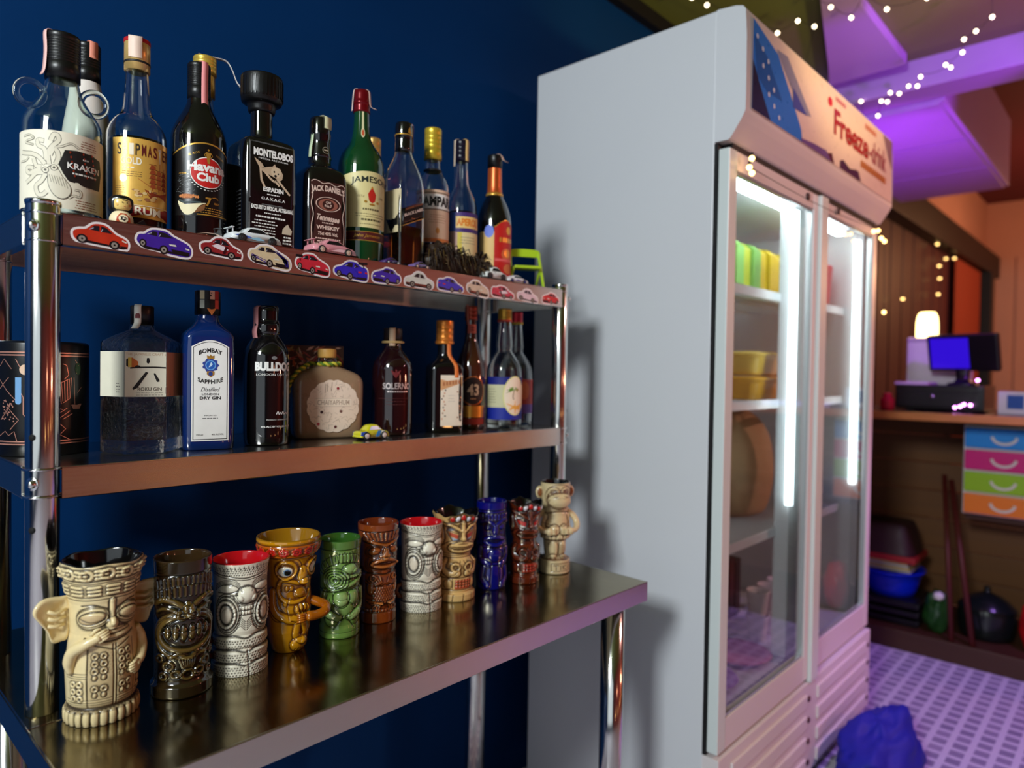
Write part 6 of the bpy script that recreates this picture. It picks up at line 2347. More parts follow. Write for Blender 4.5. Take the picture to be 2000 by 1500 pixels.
# 3 and 7 ---- cream speckled mugs with red insides
def cream_mug(label, x, y, off, nth, nz, sc=1.0):
    g = mug(label, x, y, off)
    r = Rel(163 * sc, [(0, 39.5 * sc), (16, 40), (19, 36.5), (24, 38.5), (34, 39), (38, 35), (43, 38.5), (54, 38), (58, 35), (64, 36.5), (100, 37.2), (138, 37.6), (150, 38.5), (163 * sc, 41 * sc)], C_WHITE, C_UMBER, nth, nz)
    r.pits(-118, 118, 2, 15, 4.2, 1.05, 1.0, 1.0)
    r.pits(-118, 118, 20, 33, 4.2, 1.05, 1.0, 1.0)
    r.pits(-118, 118, 40, 53, 4.2, 1.05, 1.0, 1.0)
    for z in (18, 37, 57):
        r.groove(spline([(-60, z - 2), (-20, z + 1), (0, z - 3), (20, z + 1), (60, z - 2)], 6), 1.5, 1.6)
        r.groove([(-118, z), (-60, z - 2)], 1.5, 1.6)
        r.groove([(60, z - 2), (118, z)], 1.5, 1.6)
    r.groove([(4, 0), (2, 36)], 1.2, 1.4)
    for i in range(12):
        r.ridge([(-46 + 8 * i, 22), (-42 + 8 * i, 20)], 2, 1.0)
    r.pits(-118, 118, 147, 158, 3.6, 1.0, .9, 1.0)
    r.groove(spline([(-60, 150), (-30, 146), (0, 142), (30, 146), (60, 150)], 6), .9, 1.2)
    r.groove(spline([(-60, 147), (-30, 143), (0, 139), (30, 143), (60, 147)], 6), .7, .9)
    for i in range(16):
        r.groove([(-46 + 6 * i, 159), (-44 + 6 * i, 153)], .6, .7)
    for sx_ in (-1, 1):
        for k in range(4):
            r.groove(spline([(sx_ * (6 + k), 124 + 3.2 * k), (sx_ * 18, 133 + 2.4 * k), (sx_ * 34, 133 + 2.0 * k), (sx_ * 50, 124 + 2.5 * k)], 6), .6, .8)
        r.dome(sx_ * 27, 127, 15, 5.5, 2.0)
        r.groove(spline([(sx_ * 12, 124), (sx_ * 26, 121), (sx_ * 44, 121)], 5), .8, 1.0)
        r.groove(spline([(sx_ * 12, 119), (sx_ * 26, 116), (sx_ * 48, 115)], 5), .6, .8)
        # coiled mouth corner with teeth all round
        r.plate(sx_ * 29, 90, 20, 26, 2.0)
        for q in (1.0, 1.16, 1.30):
            r.ring(sx_ * 29, 90, 16.5 * q, 23 * q, .8, 1.1)
        n = 20
        for i in range(n):
            a = 2 * PI * i / n
            r.dome(sx_ * 29 + 13.3 * math.cos(a), 90 + 18.5 * math.sin(a), 2.4, 2.8, 1.8)
        r.ring(sx_ * 29, 90, 15.8, 21.5, .9, 1.2, ink=1.0)
        r.ring(sx_ * 29, 90, 10.2, 14.5, 1.6, 1.4, ink=1.0)
        r.dome(sx_ * 27, 88, 8, 11, 1.6)
        for k in range(5):
            r.groove([(sx_ * (1 + k * .0), 66 + 3 * k), (sx_ * 8, 73 + 3 * k), (sx_ * 18, 66 + 2.4 * k)], .6, .8)
    r.dome(0, 118, 13, 12, 8)
    r.dome(-11, 113, 6, 6, 3)
    r.dome(11, 113, 6, 6, 3)
    r.groove(spline([(-19, 118), (-14, 107), (0, 104), (14, 107), (19, 118)], 6), .9, 1.4)
    for i in range(5):
        for j in range(2):
            r.dome(-8.5 + 4.2 * i, 92 + 6.5 * j, 2.0, 3.0, 1.5)
    r.groove([(-12, 95), (12, 95)], .6, .9)
    r.groove([(-12, 88), (12, 88)], .6, .9)
    r.groove([(-12, 102), (12, 102)], .6, .9)
    r.paint(r.inside(-29, 90, 9, 12) * .25, srgb(170, 120, 80))
    r.paint(r.inside(29, 90, 12, 15) * .3, srgb(170, 90, 60))
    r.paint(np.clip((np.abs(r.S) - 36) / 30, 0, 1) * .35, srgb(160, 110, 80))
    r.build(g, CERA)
    r.interior(g, REDIN, 3.2)
    lp = MB().tube([(-.031, .004, .048), (-.046, .002, .044), (-.049, 0, .034), (-.044, 0, .026), (-.034, .002, .022)], .0045, mat('brown_handle_glaze', srgb(120, 66, 40), 0.2, coat=.5), 10)
    lp.build('handle', g)
    return g


cream_mug('cream speckled tiki mug with a red inside, between the dark brown and amber mugs', 0.481, 0.992, 13, 300, 230)
cream_mug('cream speckled tiki mug with a red inside, just right of the red brown mug', 0.842, 1.008, 22, 220, 170, 0.985)

# 4 ---- amber one eyed mug
g = mug('glossy amber tiki mug with a red flower rim and round staring eye', 0.567, 1.006, 18)
r = Rel(180, [(0, 24), (4, 26), (14, 29), (34, 34), (60, 35), (72, 36), (100, 34), (130, 36), (150, 40), (156, 44), (172, 48), (177, 49.5), (180, 49)], srgb(196, 134, 16), srgb(92, 44, 4), 320, 250)
r.band(153, 173, 1.5, 1.5)
rn = random.Random(3)
for i in range(17):
    x = -126 + i * 15.5
    r.paint(r.inside(x, 163, 7.2, 8.0, soft=.3), srgb(190, 26, 18))
    for k in range(6):
        a = 2 * PI * k / 6 + i
        r.dome(x + 4.4 * math.cos(a), 163 + 4.6 * math.sin(a), 2.8, 3.2, 1.6)
    r.dome(x, 163, 2, 2, 1.8)
r.paint(((r.Z > 153) & (r.Z < 173)) * .55, srgb(186, 30, 18))
r.groove([(-160, 153), (160, 153)], .9, 1.2, ink=.5)
for sx_, ex in ((-1, -15), (1, 33)):
    r.plate(ex, 134, 17, 16, 2.4)
    r.ringup(ex, 134, 15, 13.5, 2.6, 2.4)
    r.dome(ex - 1, 132.5, 11, 8.5, 3.2)
    r.ring(ex - 1, 132.5, 11.2, 8.8, .6, .8)
    r.paint(r.inside(ex - 1, 132.5, 10.6, 8.0), srgb(236, 230, 210))
    r.paint(r.inside(ex + 1.5, 131.5, 5.8, 5.6), srgb(110, 150, 190))
    r.paint(r.inside(ex + 2, 131, 4.6, 4.6), srgb(14, 12, 16))
r.groove(spline([(-28, 124), (-26, 138), (-16, 148), (0, 150), (8, 142), (9, 130)], 5), .8, 1.0, ink=.7)
r.dome(11, 124, 9, 15, 7)
r.dome(14, 114, 9, 6.5, 5)
r.ridge([(-26, 112), (-22, 118), (-8, 116), (8, 111), (28, 114)], 3.0, 2.6, 6)
r.ridge([(-27, 112), (-28, 100), (-20, 88), (-4, 83), (14, 86), (28, 96)], 3.2, 2.6, 6)
r.paint(r.poly(spline([(-22, 110), (-6, 108), (14, 104), (20, 96), (6, 88), (-14, 90), (-23, 98)], 5, True)) * .5, srgb(120, 60, 6))
for x in (-14, -6.5):
    r.dome(x, 104, 3.8, 4.2, 2.4)
    r.ring(x, 104, 4, 4.4, .5, .8, ink=.7)
r.dome(9, 96, 12, 8, 4.5)
r.groove(spline([(-2, 98), (4, 90), (16, 88)], 5), .7, .9, ink=.7)
r.dome(-16, 81, 4, 4, 2.2)
for i in range(4):
    r.dome(2 + i * 6.4, 75 - 3 * abs(i - 1.4), 3.4, 6.5, 4.5, 8)
    r.dome(6 + i * 6, 62 - 2 * i, 3.2, 6, 4.2, 20)
r.ridge([(-40, 98), (-38, 80), (-30, 66), (-14, 58), (0, 55)], 7, 4.5, 5)
r.groove(spline([(-32, 98), (-28, 80), (-18, 68), (-6, 62)], 5), .8, 1.1, ink=.7)
r.groove(spline([(-48, 88), (-46, 66), (-36, 54), (-18, 52)], 5), .9, 1.2, ink=.7)
r.groove(spline([(-6, 54), (10, 48), (30, 52), (46, 60)], 5), 1.2, 1.6, ink=.8)
r.groove([(-10, 90), (-14, 76), (-10, 56)], .7, .9, ink=.6)
r.ridge([(4, 46), (2, 30), (10, 22)], 6, 2.6, 5)
r.ridge([(16, 46), (20, 32), (14, 20)], 6, 2.8, 5)
r.dome(12, 14, 20, 13, 7)
for i in range(5):
    r.groove([(0 + 6 * i, 2), (2 + 5.5 * i, 8)], .7, .9, ink=.7)
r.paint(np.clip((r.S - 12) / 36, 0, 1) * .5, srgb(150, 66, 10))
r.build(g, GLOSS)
r.interior(g, mat('amber_glaze_inside', srgb(150, 104, 16), 0.1, coat=0.8), 3.4, 1.4)
mb = MB().tube(spline([(.028, -.016, .078), (.042, -.024, .072), (.052, -.026, .066), (.046, -.036, .060), (.030, -.040, .058), (.014, -.042, .060)], 5), [.005] + [.0075] * 20 + [.008] * 4 + [.004], mat('amber_arm', srgb(170, 92, 10), 0.12, coat=.8, noise=(30, .15)), 14)
for k in range(4):
    mb.tube([(.014, -.043 - .0, .064 - .0034 * k), (.006, -.0445, .064 - .0034 * k), (.000, -.0425, .063 - .0034 * k)], [.0021, .0021, .0014], mat('amber_arm', srgb(170, 92, 10), 0.12), 8)
mb.build('arm', g)

# 5 ---- green mug
g = mug('pale green tiki mug with a curling wide mouth and crossed arms', 0.661, 1.004, 14)
r = Rel(161, [(0, 33), (3, 34), (16, 34), (22, 33), (60, 33.5), (90, 33), (140, 33.5), (147, 34.5), (161, 35)], srgb(110, 146, 66), srgb(22, 44, 14), 280, 230)
r.groove([(-110, 147), (110, 147)], .8, 1.1)
r.paint((r.Z > 147) * .7, srgb(70, 110, 40))
for i in range(13):
    a = PI * (0.02 + 0.96 * i / 12)
    x0, z0 = 40 * math.cos(a), 104 + 22 * math.sin(a)
    x1, z1 = 52 * math.cos(a), 106 + 38 * math.sin(a)
    r.groove([(x0, z0), (x1, z1)], .8, 1.1)
r.groove([(50 * math.cos(a), 105 + 36 * math.sin(a)) for a in np.linspace(0, PI, 30)], .7, .9)
r.groove([(40 * math.cos(a), 103 + 23 * math.sin(a)) for a in np.linspace(0, PI, 30)], .9, 1.1)
for i in range(5):
    r.dome(-12 + 6 * i, 134, 3, 9, 2)
for q, w in ((1, .9), (.78, .8), (.58, .8), (.36, .8)):
    r.ring(-16, 98, 24 * q, 19 * q, w, 1.2)
    r.ringup(-16, 98, 24 * q - 2, 19 * q - 2, 1.7, 1.5)
r.ridge([(-12, 104), (6, 104), (24, 103), (36, 106)], 3.6, 3.4, 6)
r.ridge([(-14, 90), (6, 88), (24, 93), (36, 99)], 4.0, 3.6, 6)
r.groove([(-18, 98), (6, 97), (36, 102)], 1.1, 1.6, 6)
for i in range(9):
    r.dome(-4 + 4.6 * i, 99.5 + .5 * i, 1.9, 1.9, 1.5)
r.dome(9, 115, 13, 9, 7, 10)
r.dome(17, 112, 6, 5, 3)
r.groove(spline([(-6, 112), (2, 108), (16, 106), (24, 112)], 5), .8, 1.1)
r.groove([(-60, 82), (-24, 78), (0, 80), (24, 80), (60, 84)], 1.3, 1.6, 6)
r.dome(-6, 68, 13, 13, 5)
r.dome(16, 68, 12, 13, 4.5)
r.groove([(-20, 74), (-16, 58), (-4, 52), (6, 58), (8, 74)], .8, 1.1, 5)
r.groove([(8, 60), (14, 56), (26, 58)], .8, 1.1)
r.dome(-2, 50, 20, 16, 3)
for sx_ in (-1, 1):
    r.ridge([(sx_ * 38, 76), (sx_ * 42, 58), (sx_ * 34, 46), (sx_ * 10, 36)], 6.5, 4.0, 5)
    r.groove([(sx_ * 26, 66), (sx_ * 27, 54), (sx_ * 4, 38)], .9, 1.2)
    r.groove([(sx_ * 2, 38), (sx_ * 18, 16)], .9, 1.2)
    r.groove([(sx_ * 30, 56), (sx_ * 44, 58)], .6, .8)
    r.dome(sx_ * 22, 34, 13, 13, 2.5)
r.groove([(-110, 10), (110, 10)], .6, .4, ink=.3)
r.paint(np.clip((r.h - 1.5) / 5, 0, .6), srgb(160, 186, 120))
r.build(g, GLOSS)
r.interior(g, mat('green_glaze_inside', srgb(50, 92, 30), 0.12, coat=0.7), 3.0)

# 6 ---- red brown mug
g = mug('red brown tiki mug with frowning brows and a fish scale lower half', 0.748, 1.016, 24)
r = Rel(173, [(0, 33), (2, 33.5), (17, 33.5), (20, 31.5), (84, 31.5), (92, 30), (100, 33.5), (150, 34), (160, 35.5), (173, 36)], srgb(132, 60, 20), srgb(38, 14, 6), 270, 220)
r.groove([(-110, 162), (110, 162)], .8, 1.0)
for i in range(11):
    a = -40 + 8 * i
    r.ridge([(a * .8, 147 + .06 * abs(a)), (a, 159)], 2.3, 1.8)
    for k in range(3):
        r.groove([(a * .85 - 1.6, 149.5 + 3 * k), (a * .85 + 1.6, 149.5 + 3 * k)], .4, .5)
r.ridge([(-40, 148), (-20, 143), (0, 138), (20, 143), (40, 148)], 2.8, 2.6, 6)
r.groove([(-42, 144), (-20, 139), (0, 134), (20, 139), (42, 144)], .8, 1.1, 6)
for sx_ in (-1, 1):
    r.dome(sx_ * 20, 128, 11, 6.5, 3.4, -sx_ * 12)
    for q in (1.25, 1.55, 1.85):
        r.ring(sx_ * 20, 128, 10 * q, 6 * q, .6, .9, -sx_ * 12)
    r.groove([(sx_ * 10, 126), (sx_ * 20, 129), (sx_ * 31, 130)], .7, .9, 4)
    r.dome(sx_ * 7, 119, 5, 4.5, 3)
    for q in (0, 4, 8):
        r.groove(spline([(sx_ * (30 + q * .6), 116), (sx_ * (33 + q * .6), 104), (sx_ * (24 + q), 96 - q * .5), (sx_ * 6, 93 - q * .6)], 5), .7, .9)
r.dome(0, 124, 7, 12, 6)
r.ridge([(-22, 106), (-8, 112), (8, 112), (22, 106)], 3.6, 3.6, 6)
r.ridge([(-24, 104), (-8, 100), (8, 100), (24, 104)], 3.4, 3.4, 6)
r.groove([(-20, 105), (0, 106), (20, 105)], 1.6, 2.0, 5)
r.groove(spline([(-60, 90), (-20, 88), (0, 86), (20, 88), (60, 90)], 6), 1.4, 1.8)
for sx_ in (-1, 1):
    for i in range(6):
        r.ridge([(sx_ * (6 + 2 * i), 72 - i), (sx_ * (10 + 5.5 * i), 84 - 2.2 * i)], 1.6, 1.5)
    r.ringup(sx_ * 22, 80, 5, 4.5, 1.8, 2)
    r.dome(sx_ * 26, 62, 8, 12, 3)
    for i in range(6):
        r.ridge([(sx_ * 6, 36), (sx_ * (12 + 4.4 * i), 24 + 3.2 * i)], 1.5, 1.5)
    r.ringup(sx_ * 18, 27, 4, 3.6, 1.6, 1.8)
r.groove([(-36, 74), (-10, 66), (0, 68), (10, 66), (36, 74)], .9, 1.1, 5)
for j in range(7):
    for i in range(9):
        x = -18 + 4.6 * i + (2.3 if j % 2 else 0)
        r.dome(x, 62 - 4.2 * j, 2.4, 2.8, 1.7)
for i in range(18):
    r.dome(-52 + 6.1 * i, 22.5, 2.6, 2.6, 1.5)
r.paint(np.clip((r.h - 1.2) / 4, 0, .6), srgb(196, 120, 56))
r.build(g, GLOSS)
r.interior(g, mat('brown_red_inside', srgb(110, 44, 16), 0.1, coat=0.8), 3.0)


# 8 and 10 ---- crowned warrior mugs
def warrior(label, x, y, off, base, stain, eyeA, eyeB, material, k=1.0, nth=230, nz=190):
    g = mug(label, x, y, off)
    K = k
    r = Rel(168, [(0, 39 * K), (3, 40 * K), (13, 39.5 * K), (16, 33 * K), (20, 34.5 * K), (44, 35 * K), (50, 36 * K), (74, 37 * K), (82, 30 * K), (94, 30 * K), (104, 36 * K), (134, 38 * K), (146, 37.5 * K), (158, 42 * K), (168, 46 * K)], base, stain, nth, nz)
    for i in range(13):
        r.groove([(-120 + 20 * i, 1), (-118 + 20 * i, 13)], .9, .9)
    # belt
    r.paint((r.poly([(-16, 24), (22, 24), (24, 42), (-14, 42)])) * .85, srgb(190, 46, 26))
    for i in range(5):
        for j in range(3):
            r.dome(-11 + 7 * i, 27.5 + 5.5 * j, 2.6, 2.4, 1.4)
            r.paint(r.inside(-11 + 7 * i, 30.2 + 5.5 * j, 1.2, 1.2) * .8, base)
    r.groove([(-120, 45), (120, 45)], .9, 1.2)
    r.groove([(-120, 22), (120, 22)], .8, 1.0)
    for sx_ in (-1, 1):
        r.ridge([(sx_ * 38, 78), (sx_ * 40, 64), (sx_ * 28, 54), (sx_ * 10, 54)], 6, 3.4, 5)
        r.ringup(sx_ * 14, 66, 8, 7, 2, 2.0)
        r.groove(spline([(sx_ * 4, 78), (sx_ * 12, 56), (sx_ * 24, 50)], 4), .8, 1.0)
        r.dome(sx_ * 30, 33, 9, 9, 2.4)
        r.groove([(sx_ * 20, 24), (sx_ * 20, 43)], .7, .9)
    # neck grooves and face
    for z in (84, 88, 92):
        r.groove([(-120, z), (120, z)], .6, .7)
    r.plate(0, 104, 31, 12, 3.0)
    r.groove([(-26, 105), (-10, 101), (10, 101), (26, 105)], 1.0, 1.6, 5)
    r.ridge([(-22, 110), (0, 108), (22, 110)], 2.6, 2.2, 5)
    r.ridge([(-20, 98), (0, 96), (20, 98)], 2.6, 2.2, 5)
    r.groove([(-42, 108), (-30, 116), (-8, 118), (8, 118), (30, 116), (42, 108)], .8, 1.1, 5)
    r.ridge([(0, 150), (0, 120)], 4.2, 5.5)
    r.dome(0, 121, 7.5, 5, 4)
    for sx_ in (-1, 1):
        m_ = r.poly([(sx_ * 5, 134), (sx_ * 30, 150), (sx_ * 34, 138), (sx_ * 22, 118), (sx_ * 6, 118)])
        r.h += m_ * -1.2
        r.paint(r.poly([(sx_ * 12, 139), (sx_ * 31, 150), (sx_ * 33, 138)]) * .9, eyeA)
        r.paint(r.poly([(sx_ * 7, 128), (sx_ * 28, 136), (sx_ * 26, 128), (sx_ * 10, 121)]) * .9, eyeB)
        r.paint(r.poly([(sx_ * 7, 120), (sx_ * 24, 125), (sx_ * 20, 117), (sx_ * 7, 116)]) * .9, eyeA)
        r.ridge([(sx_ * 4, 136), (sx_ * 18, 146), (sx_ * 36, 152)], 2.6, 3.2, 5)
        r.groove([(sx_ * 8, 131), (sx_ * 28, 138)], .6, .8)
        r.groove([(sx_ * 6, 116), (sx_ * 22, 118), (sx_ * 34, 138)], .6, .8)
        r.ringup(sx_ * 46, 128, 6, 13, 2.6, 3.0)
    # crown beads
    for i, c_ in enumerate((srgb(190, 30, 30), srgb(226, 226, 230), srgb(200, 36, 32), srgb(222, 222, 228), srgb(196, 34, 32), srgb(226, 226, 230))):
        xx = -20 + 9.2 * i
        r.dome(xx, 160, 4.6, 5.5, 3.6)
        r.paint(r.inside(xx, 160, 4.4, 5.2), c_)
    r.groove([(-120, 152), (-40, 155), (0, 152), (40, 155), (120, 152)], .9, 1.2, 6)
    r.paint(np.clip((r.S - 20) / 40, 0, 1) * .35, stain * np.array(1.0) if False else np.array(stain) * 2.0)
    r.build(g, material, top=lambda t: 5 * np.cos(t * 4 + .4) ** 3 + 3 * np.exp(-((t + 1.1) / .35) ** 2))
    r.interior(g, mat('black_glaze_inside', srgb(10, 8, 8), 0.12, coat=0.8), 3.2)
    return g


warrior('tan tiki mug with a crown, its eyes painted pale blue and red', 0.928, 1.007, 24, srgb(214, 176, 112), srgb(74, 44, 18), srgb(150, 176, 206), srgb(196, 50, 30), CERA)

# 9 ---- deep blue mug
g = mug('deep cobalt blue glossy tiki mug, third from the right end', 1.026, 1.003, 16)
r = Rel(178, [(0, 30), (3, 31), (30, 32), (60, 30), (90, 31.5), (110, 29), (150, 31), (178, 31.5)], srgb(8, 14, 112), srgb(2, 2, 34), 210, 180)
for sx_ in (-1, 1):
    r.ridge([(sx_ * 4, 134), (sx_ * 18, 142), (sx_ * 34, 138)], 4, 3.5, 5)
    r.dome(sx_ * 16, 128, 8, 6, 3)
    r.ridge([(sx_ * 34, 84), (sx_ * 36, 64), (sx_ * 14, 52)], 6, 3.6, 5)
    r.ridge([(sx_ * 26, 44), (sx_ * 28, 24), (sx_ * 16, 10)], 7, 3.4, 5)
    r.groove([(sx_ * 8, 48), (sx_ * 10, 8)], 1, 1.2)
r.dome(0, 122, 7, 13, 6)
r.ridge([(-22, 104), (0, 108), (22, 104)], 4, 3.6, 5)
r.ridge([(-22, 98), (0, 92), (22, 98)], 4, 3.6, 5)
r.groove([(-22, 101), (22, 101)], 1.4, 1.6)
for z in (156, 162, 86, 50):
    r.groove([(-100, z), (100, z)], 1.2, 1.4)
r.dome(0, 70, 16, 12, 3)
for i in range(13):
    r.ridge([(-42 + 7 * i, 144), (-44 + 7.4 * i, 154)], 2.4, 1.6)
r.build(g, GLOSS)
r.interior(g, mat('blue_glaze_inside', srgb(6, 10, 90), 0.1, coat=0.8), 3.0)

warrior('dark chestnut glossy tiki mug with white and red painted eyes, beside the monkey mug', 1.104, 0.981, 24, srgb(92, 34, 14), srgb(28, 8, 4), srgb(232, 226, 220), srgb(196, 26, 24), GLOSS, 0.84, 210, 170)

# 11 --- monkey on a drum
g = mug('cream monkey shaped mug standing on a round lettered base at the row end', 1.206, 0.980, 20)
r = Rel(201, [(0, 33), (2, 35), (30, 35), (33, 31), (34, 22), (40, 23), (62, 25), (74, 26), (78, 32), (84, 33), (110, 29), (128, 27), (142, 28), (160, 31), (190, 33), (201, 33)], srgb(216, 194, 148), srgb(86, 48, 22), 230, 230)
r.groove([(-16, 7), (26, 7), (26, 24), (-16, 24), (-16, 7)], .7, 1.1)
for L in ([(-11, 20), (-1, 20)], [(-6, 20), (-6, 10)], [(3, 20), (3, 10)], [(8, 20), (8, 10)], [(8, 15), (14, 20)], [(8, 15), (14, 10)], [(20, 20), (20, 10)]):
    r.groove(L, .9, 1.2)
r.groove([(-100, 32), (100, 32)], 1.2, 1.2)
for sx_ in (-1, 1):
    r.dome(sx_ * 14, 54, 13, 20, 5)
    r.dome(sx_ * 14, 38, 10, 5, 5)
    r.dome(sx_ * 11, 98, 12, 12, 6)
    r.ring(sx_ * 11, 98, 12.4, 12.4, .8, 1.2)
    r.ridge([(sx_ * 36, 126), (sx_ * 42, 110), (sx_ * 36, 98), (sx_ * 22, 94)], 7, 5, 5)
    r.ringup(sx_ * 14, 182, 10, 8, 2.2, 1.6)
    r.dome(sx_ * 10, 177, 3.2, 4, 2.0)
r.groove([(0, 34), (0, 72)], 1.4, 1.8)
r.paint(r.inside(8, 50, 10, 16) * .4, srgb(110, 60, 30))
for i in range(12):
    r.dome(-44 + 8 * i, 80, 4.4, 6, 2.6)
r.groove([(-100, 74), (100, 74)], 1.2, 1.4)
r.groove(spline([(-40, 112), (0, 106), (40, 112)], 5), .8, 1.0)
r.dome(0, 84, 6, 7, 3)
r.plate(0, 163, 30, 20, 4.0, soft=.3)
r.dome(0, 162, 26, 18, 9)
r.groove(spline([(-20, 166), (-22, 156), (-8, 149), (8, 149), (22, 156), (20, 166)], 6), 1.0, 1.6)
r.ring(0, 164, 30, 22, .9, 1.2)
r.ring(0, 168, 34, 30, .8, 1.0)
r.dome(-4, 172, 3, 2, 1.4)
r.dome(4, 172, 3, 2, 1.4)
r.groove(spline([(-30, 134), (0, 138), (30, 134)], 5), 1.6, 2.0)
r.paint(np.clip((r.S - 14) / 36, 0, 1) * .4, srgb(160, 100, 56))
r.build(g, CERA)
r.interior(g, mat('black_glaze_inside', srgb(10, 8, 8), 0.12, coat=0.8), 3.0)
MK = mat('cream_monkey_glaze', srgb(216, 194, 148), 0.34, coat=0.35, noise=(60, 0.15))
for sx_ in (-1, 1):
    mb = MB().ball((sx_ * .036, .004, .178), (.010, .006, .014), MK, 16, 10)
    mb.ball((sx_ * .037, -.0015, .178), (.006, .003, .009), mat('brown_ear_glaze', srgb(140, 84, 46), .3), 14, 8)
    mb.build('ear', g)
    ar = MB().tube(spline([(sx_ * .024, .002, .138), (sx_ * .042, -.004, .124), (sx_ * .048, -.012, .108), (sx_ * .040, -.026, .098), (sx_ * .026, -.034, .096)], 5), [.007] * 14 + [.006] * 7, MK, 12)
    ar.ball((sx_ * .024, -.035, .096), (.009, .007, .009), MK, 14, 9)
    for k in range(4):
        ar.tube([(sx_ * .020, -.039, .101 - .003 * k), (sx_ * .013, -.0395, .101 - .003 * k), (sx_ * .009, -.037, .100 - .003 * k)], [.0018, .0018, .0012], MK, 7)
    ar.build('arm', g)

# ------------------------------------------------------------------ car stickers on the top shelf edge
CARS = {
    'side': dict(body=[(.02, .36), (.03, .52), (.12, .62), (.24, .68), (.36, .90), (.50, .96), (.62, .90), (.76, .66), (.92, .54), (.985, .40), (.98, .20), (.90, .13), (.16, .16), (.05, .24)],
                 wins=[[(.30, .68), (.38, .86), (.47, .88), (.47, .66)], [(.50, .66), (.50, .89), (.60, .85), (.70, .66)]], wheels=[(.17, .26, .085, .17), (.74, .22, .085, .17)],
                 marks=[([(.88, .48), (.97, .42), (.96, .38), (.88, .42)], (230, 226, 210)), ([(.84, .22), (.97, .24), (.96, .17), (.86, .15)], (30, 26, 28))]),
    'front': dict(body=[(.02, .48), (.06, .66), (.16, .72), (.28, .92), (.52, .96), (.66, .80), (.90, .62), (.985, .44), (.98, .18), (.88, .07), (.56, .10), (.44, .16), (.14, .22), (.04, .34)],
                  wins=[[(.20, .72), (.29, .87), (.36, .88), (.37, .70)], [(.40, .70), (.40, .89), (.52, .89), (.66, .74)]], wheels=[(.12, .34, .055, .15), (.49, .22, .07, .17)],
                  marks=[([(.58, .48), (.70, .50), (.72, .43), (.60, .42)], (226, 222, 206)), ([(.88, .44), (.96, .42), (.96, .36), (.89, .38)], (226, 222, 206)), ([(.62, .30), (.96, .28), (.95, .15), (.66, .14)], (26, 22, 24)), ([(.60, .70), (.72, .72), (.90, .58), (.80, .56)], (255, 255, 255))]),
    'rear': dict(body=[(.02, .30), (.05, .50), (.24, .66), (.40, .90), (.62, .94), (.78, .78), (.94, .72), (.98, .50), (.97, .18), (.86, .08), (.50, .10), (.10, .18)],
                 wins=[[(.30, .66), (.42, .86), (.54, .87), (.52, .66)], [(.58, .66), (.60, .87), (.72, .74)]], wheels=[(.14, .25, .06, .15), (.46, .20, .075, .17)],
                 marks=[([(.70, .52), (.80, .53), (.80, .45), (.70, .44)], (206, 40, 40)), ([(.90, .54), (.97, .54), (.97, .46), (.90, .46)], (206, 40, 40)), ([(.66, .22), (.95, .26), (.94, .14), (.68, .12)], (26, 22, 24))]),
}
STICK = [  # x0, x1, z centre, height, template, flip, body colour, extra, label
    (.2640, .3385, 1.4405, .038, 'side', 0, (196, 52, 30), None, 'red coupe sticker'),
    (.3395, .4225, 1.4430, .041, 'front', 0, (66, 38, 150), None, 'violet saloon sticker'),
    (.4270, .4970, 1.4470, .036, 'side', 0, (150, 40, 44), 'splash', 'dark red racer sticker with a pale splash'),
    (.5000, .5785, 1.4435, .041, 'front', 0, (222, 200, 160), 'stripes', 'beige coupe sticker with navy bonnet stripes'),
    (.5800, .6495, 1.4410, .040, 'front', 0, (206, 44, 60), 'wing', 'crimson sports car sticker with a rear wing'),
    (.6510, .7285, 1.4405, .040, 'rear', 0, (50, 42, 190), 'wing', 'blue sports car sticker seen from behind'),
    (.7300, .8010, 1.4385, .036, 'front', 1, (66, 44, 170), None, 'violet hatchback sticker'),
    (.8020, .8800, 1.4390, .038, 'side', 1, (222, 220, 208), 'dark', 'white saloon sticker'),
    (.8820, .9590, 1.4385, .034, 'rear', 1, (60, 56, 190), None, 'blue coupe sticker'),
    (.9605, 1.0300, 1.4385, .039, 'front', 0, (224, 196, 170), 'dark', 'tan coupe sticker'),
    (1.0315, 1.1090, 1.4380, .032, 'rear', 1, (206, 60, 84), 'splash', 'pink and white race car sticker'),
    (1.1120, 1.1880, 1.4380, .034, 'side', 0, (232, 206, 214), None, 'pale pink car sticker'),
    (1.1960, 1.2640, 1.4380, .032, 'front', 1, (206, 30, 34), None, 'bright red car sticker'),
]
SWH = paper(240, 230, 228, 0.35)
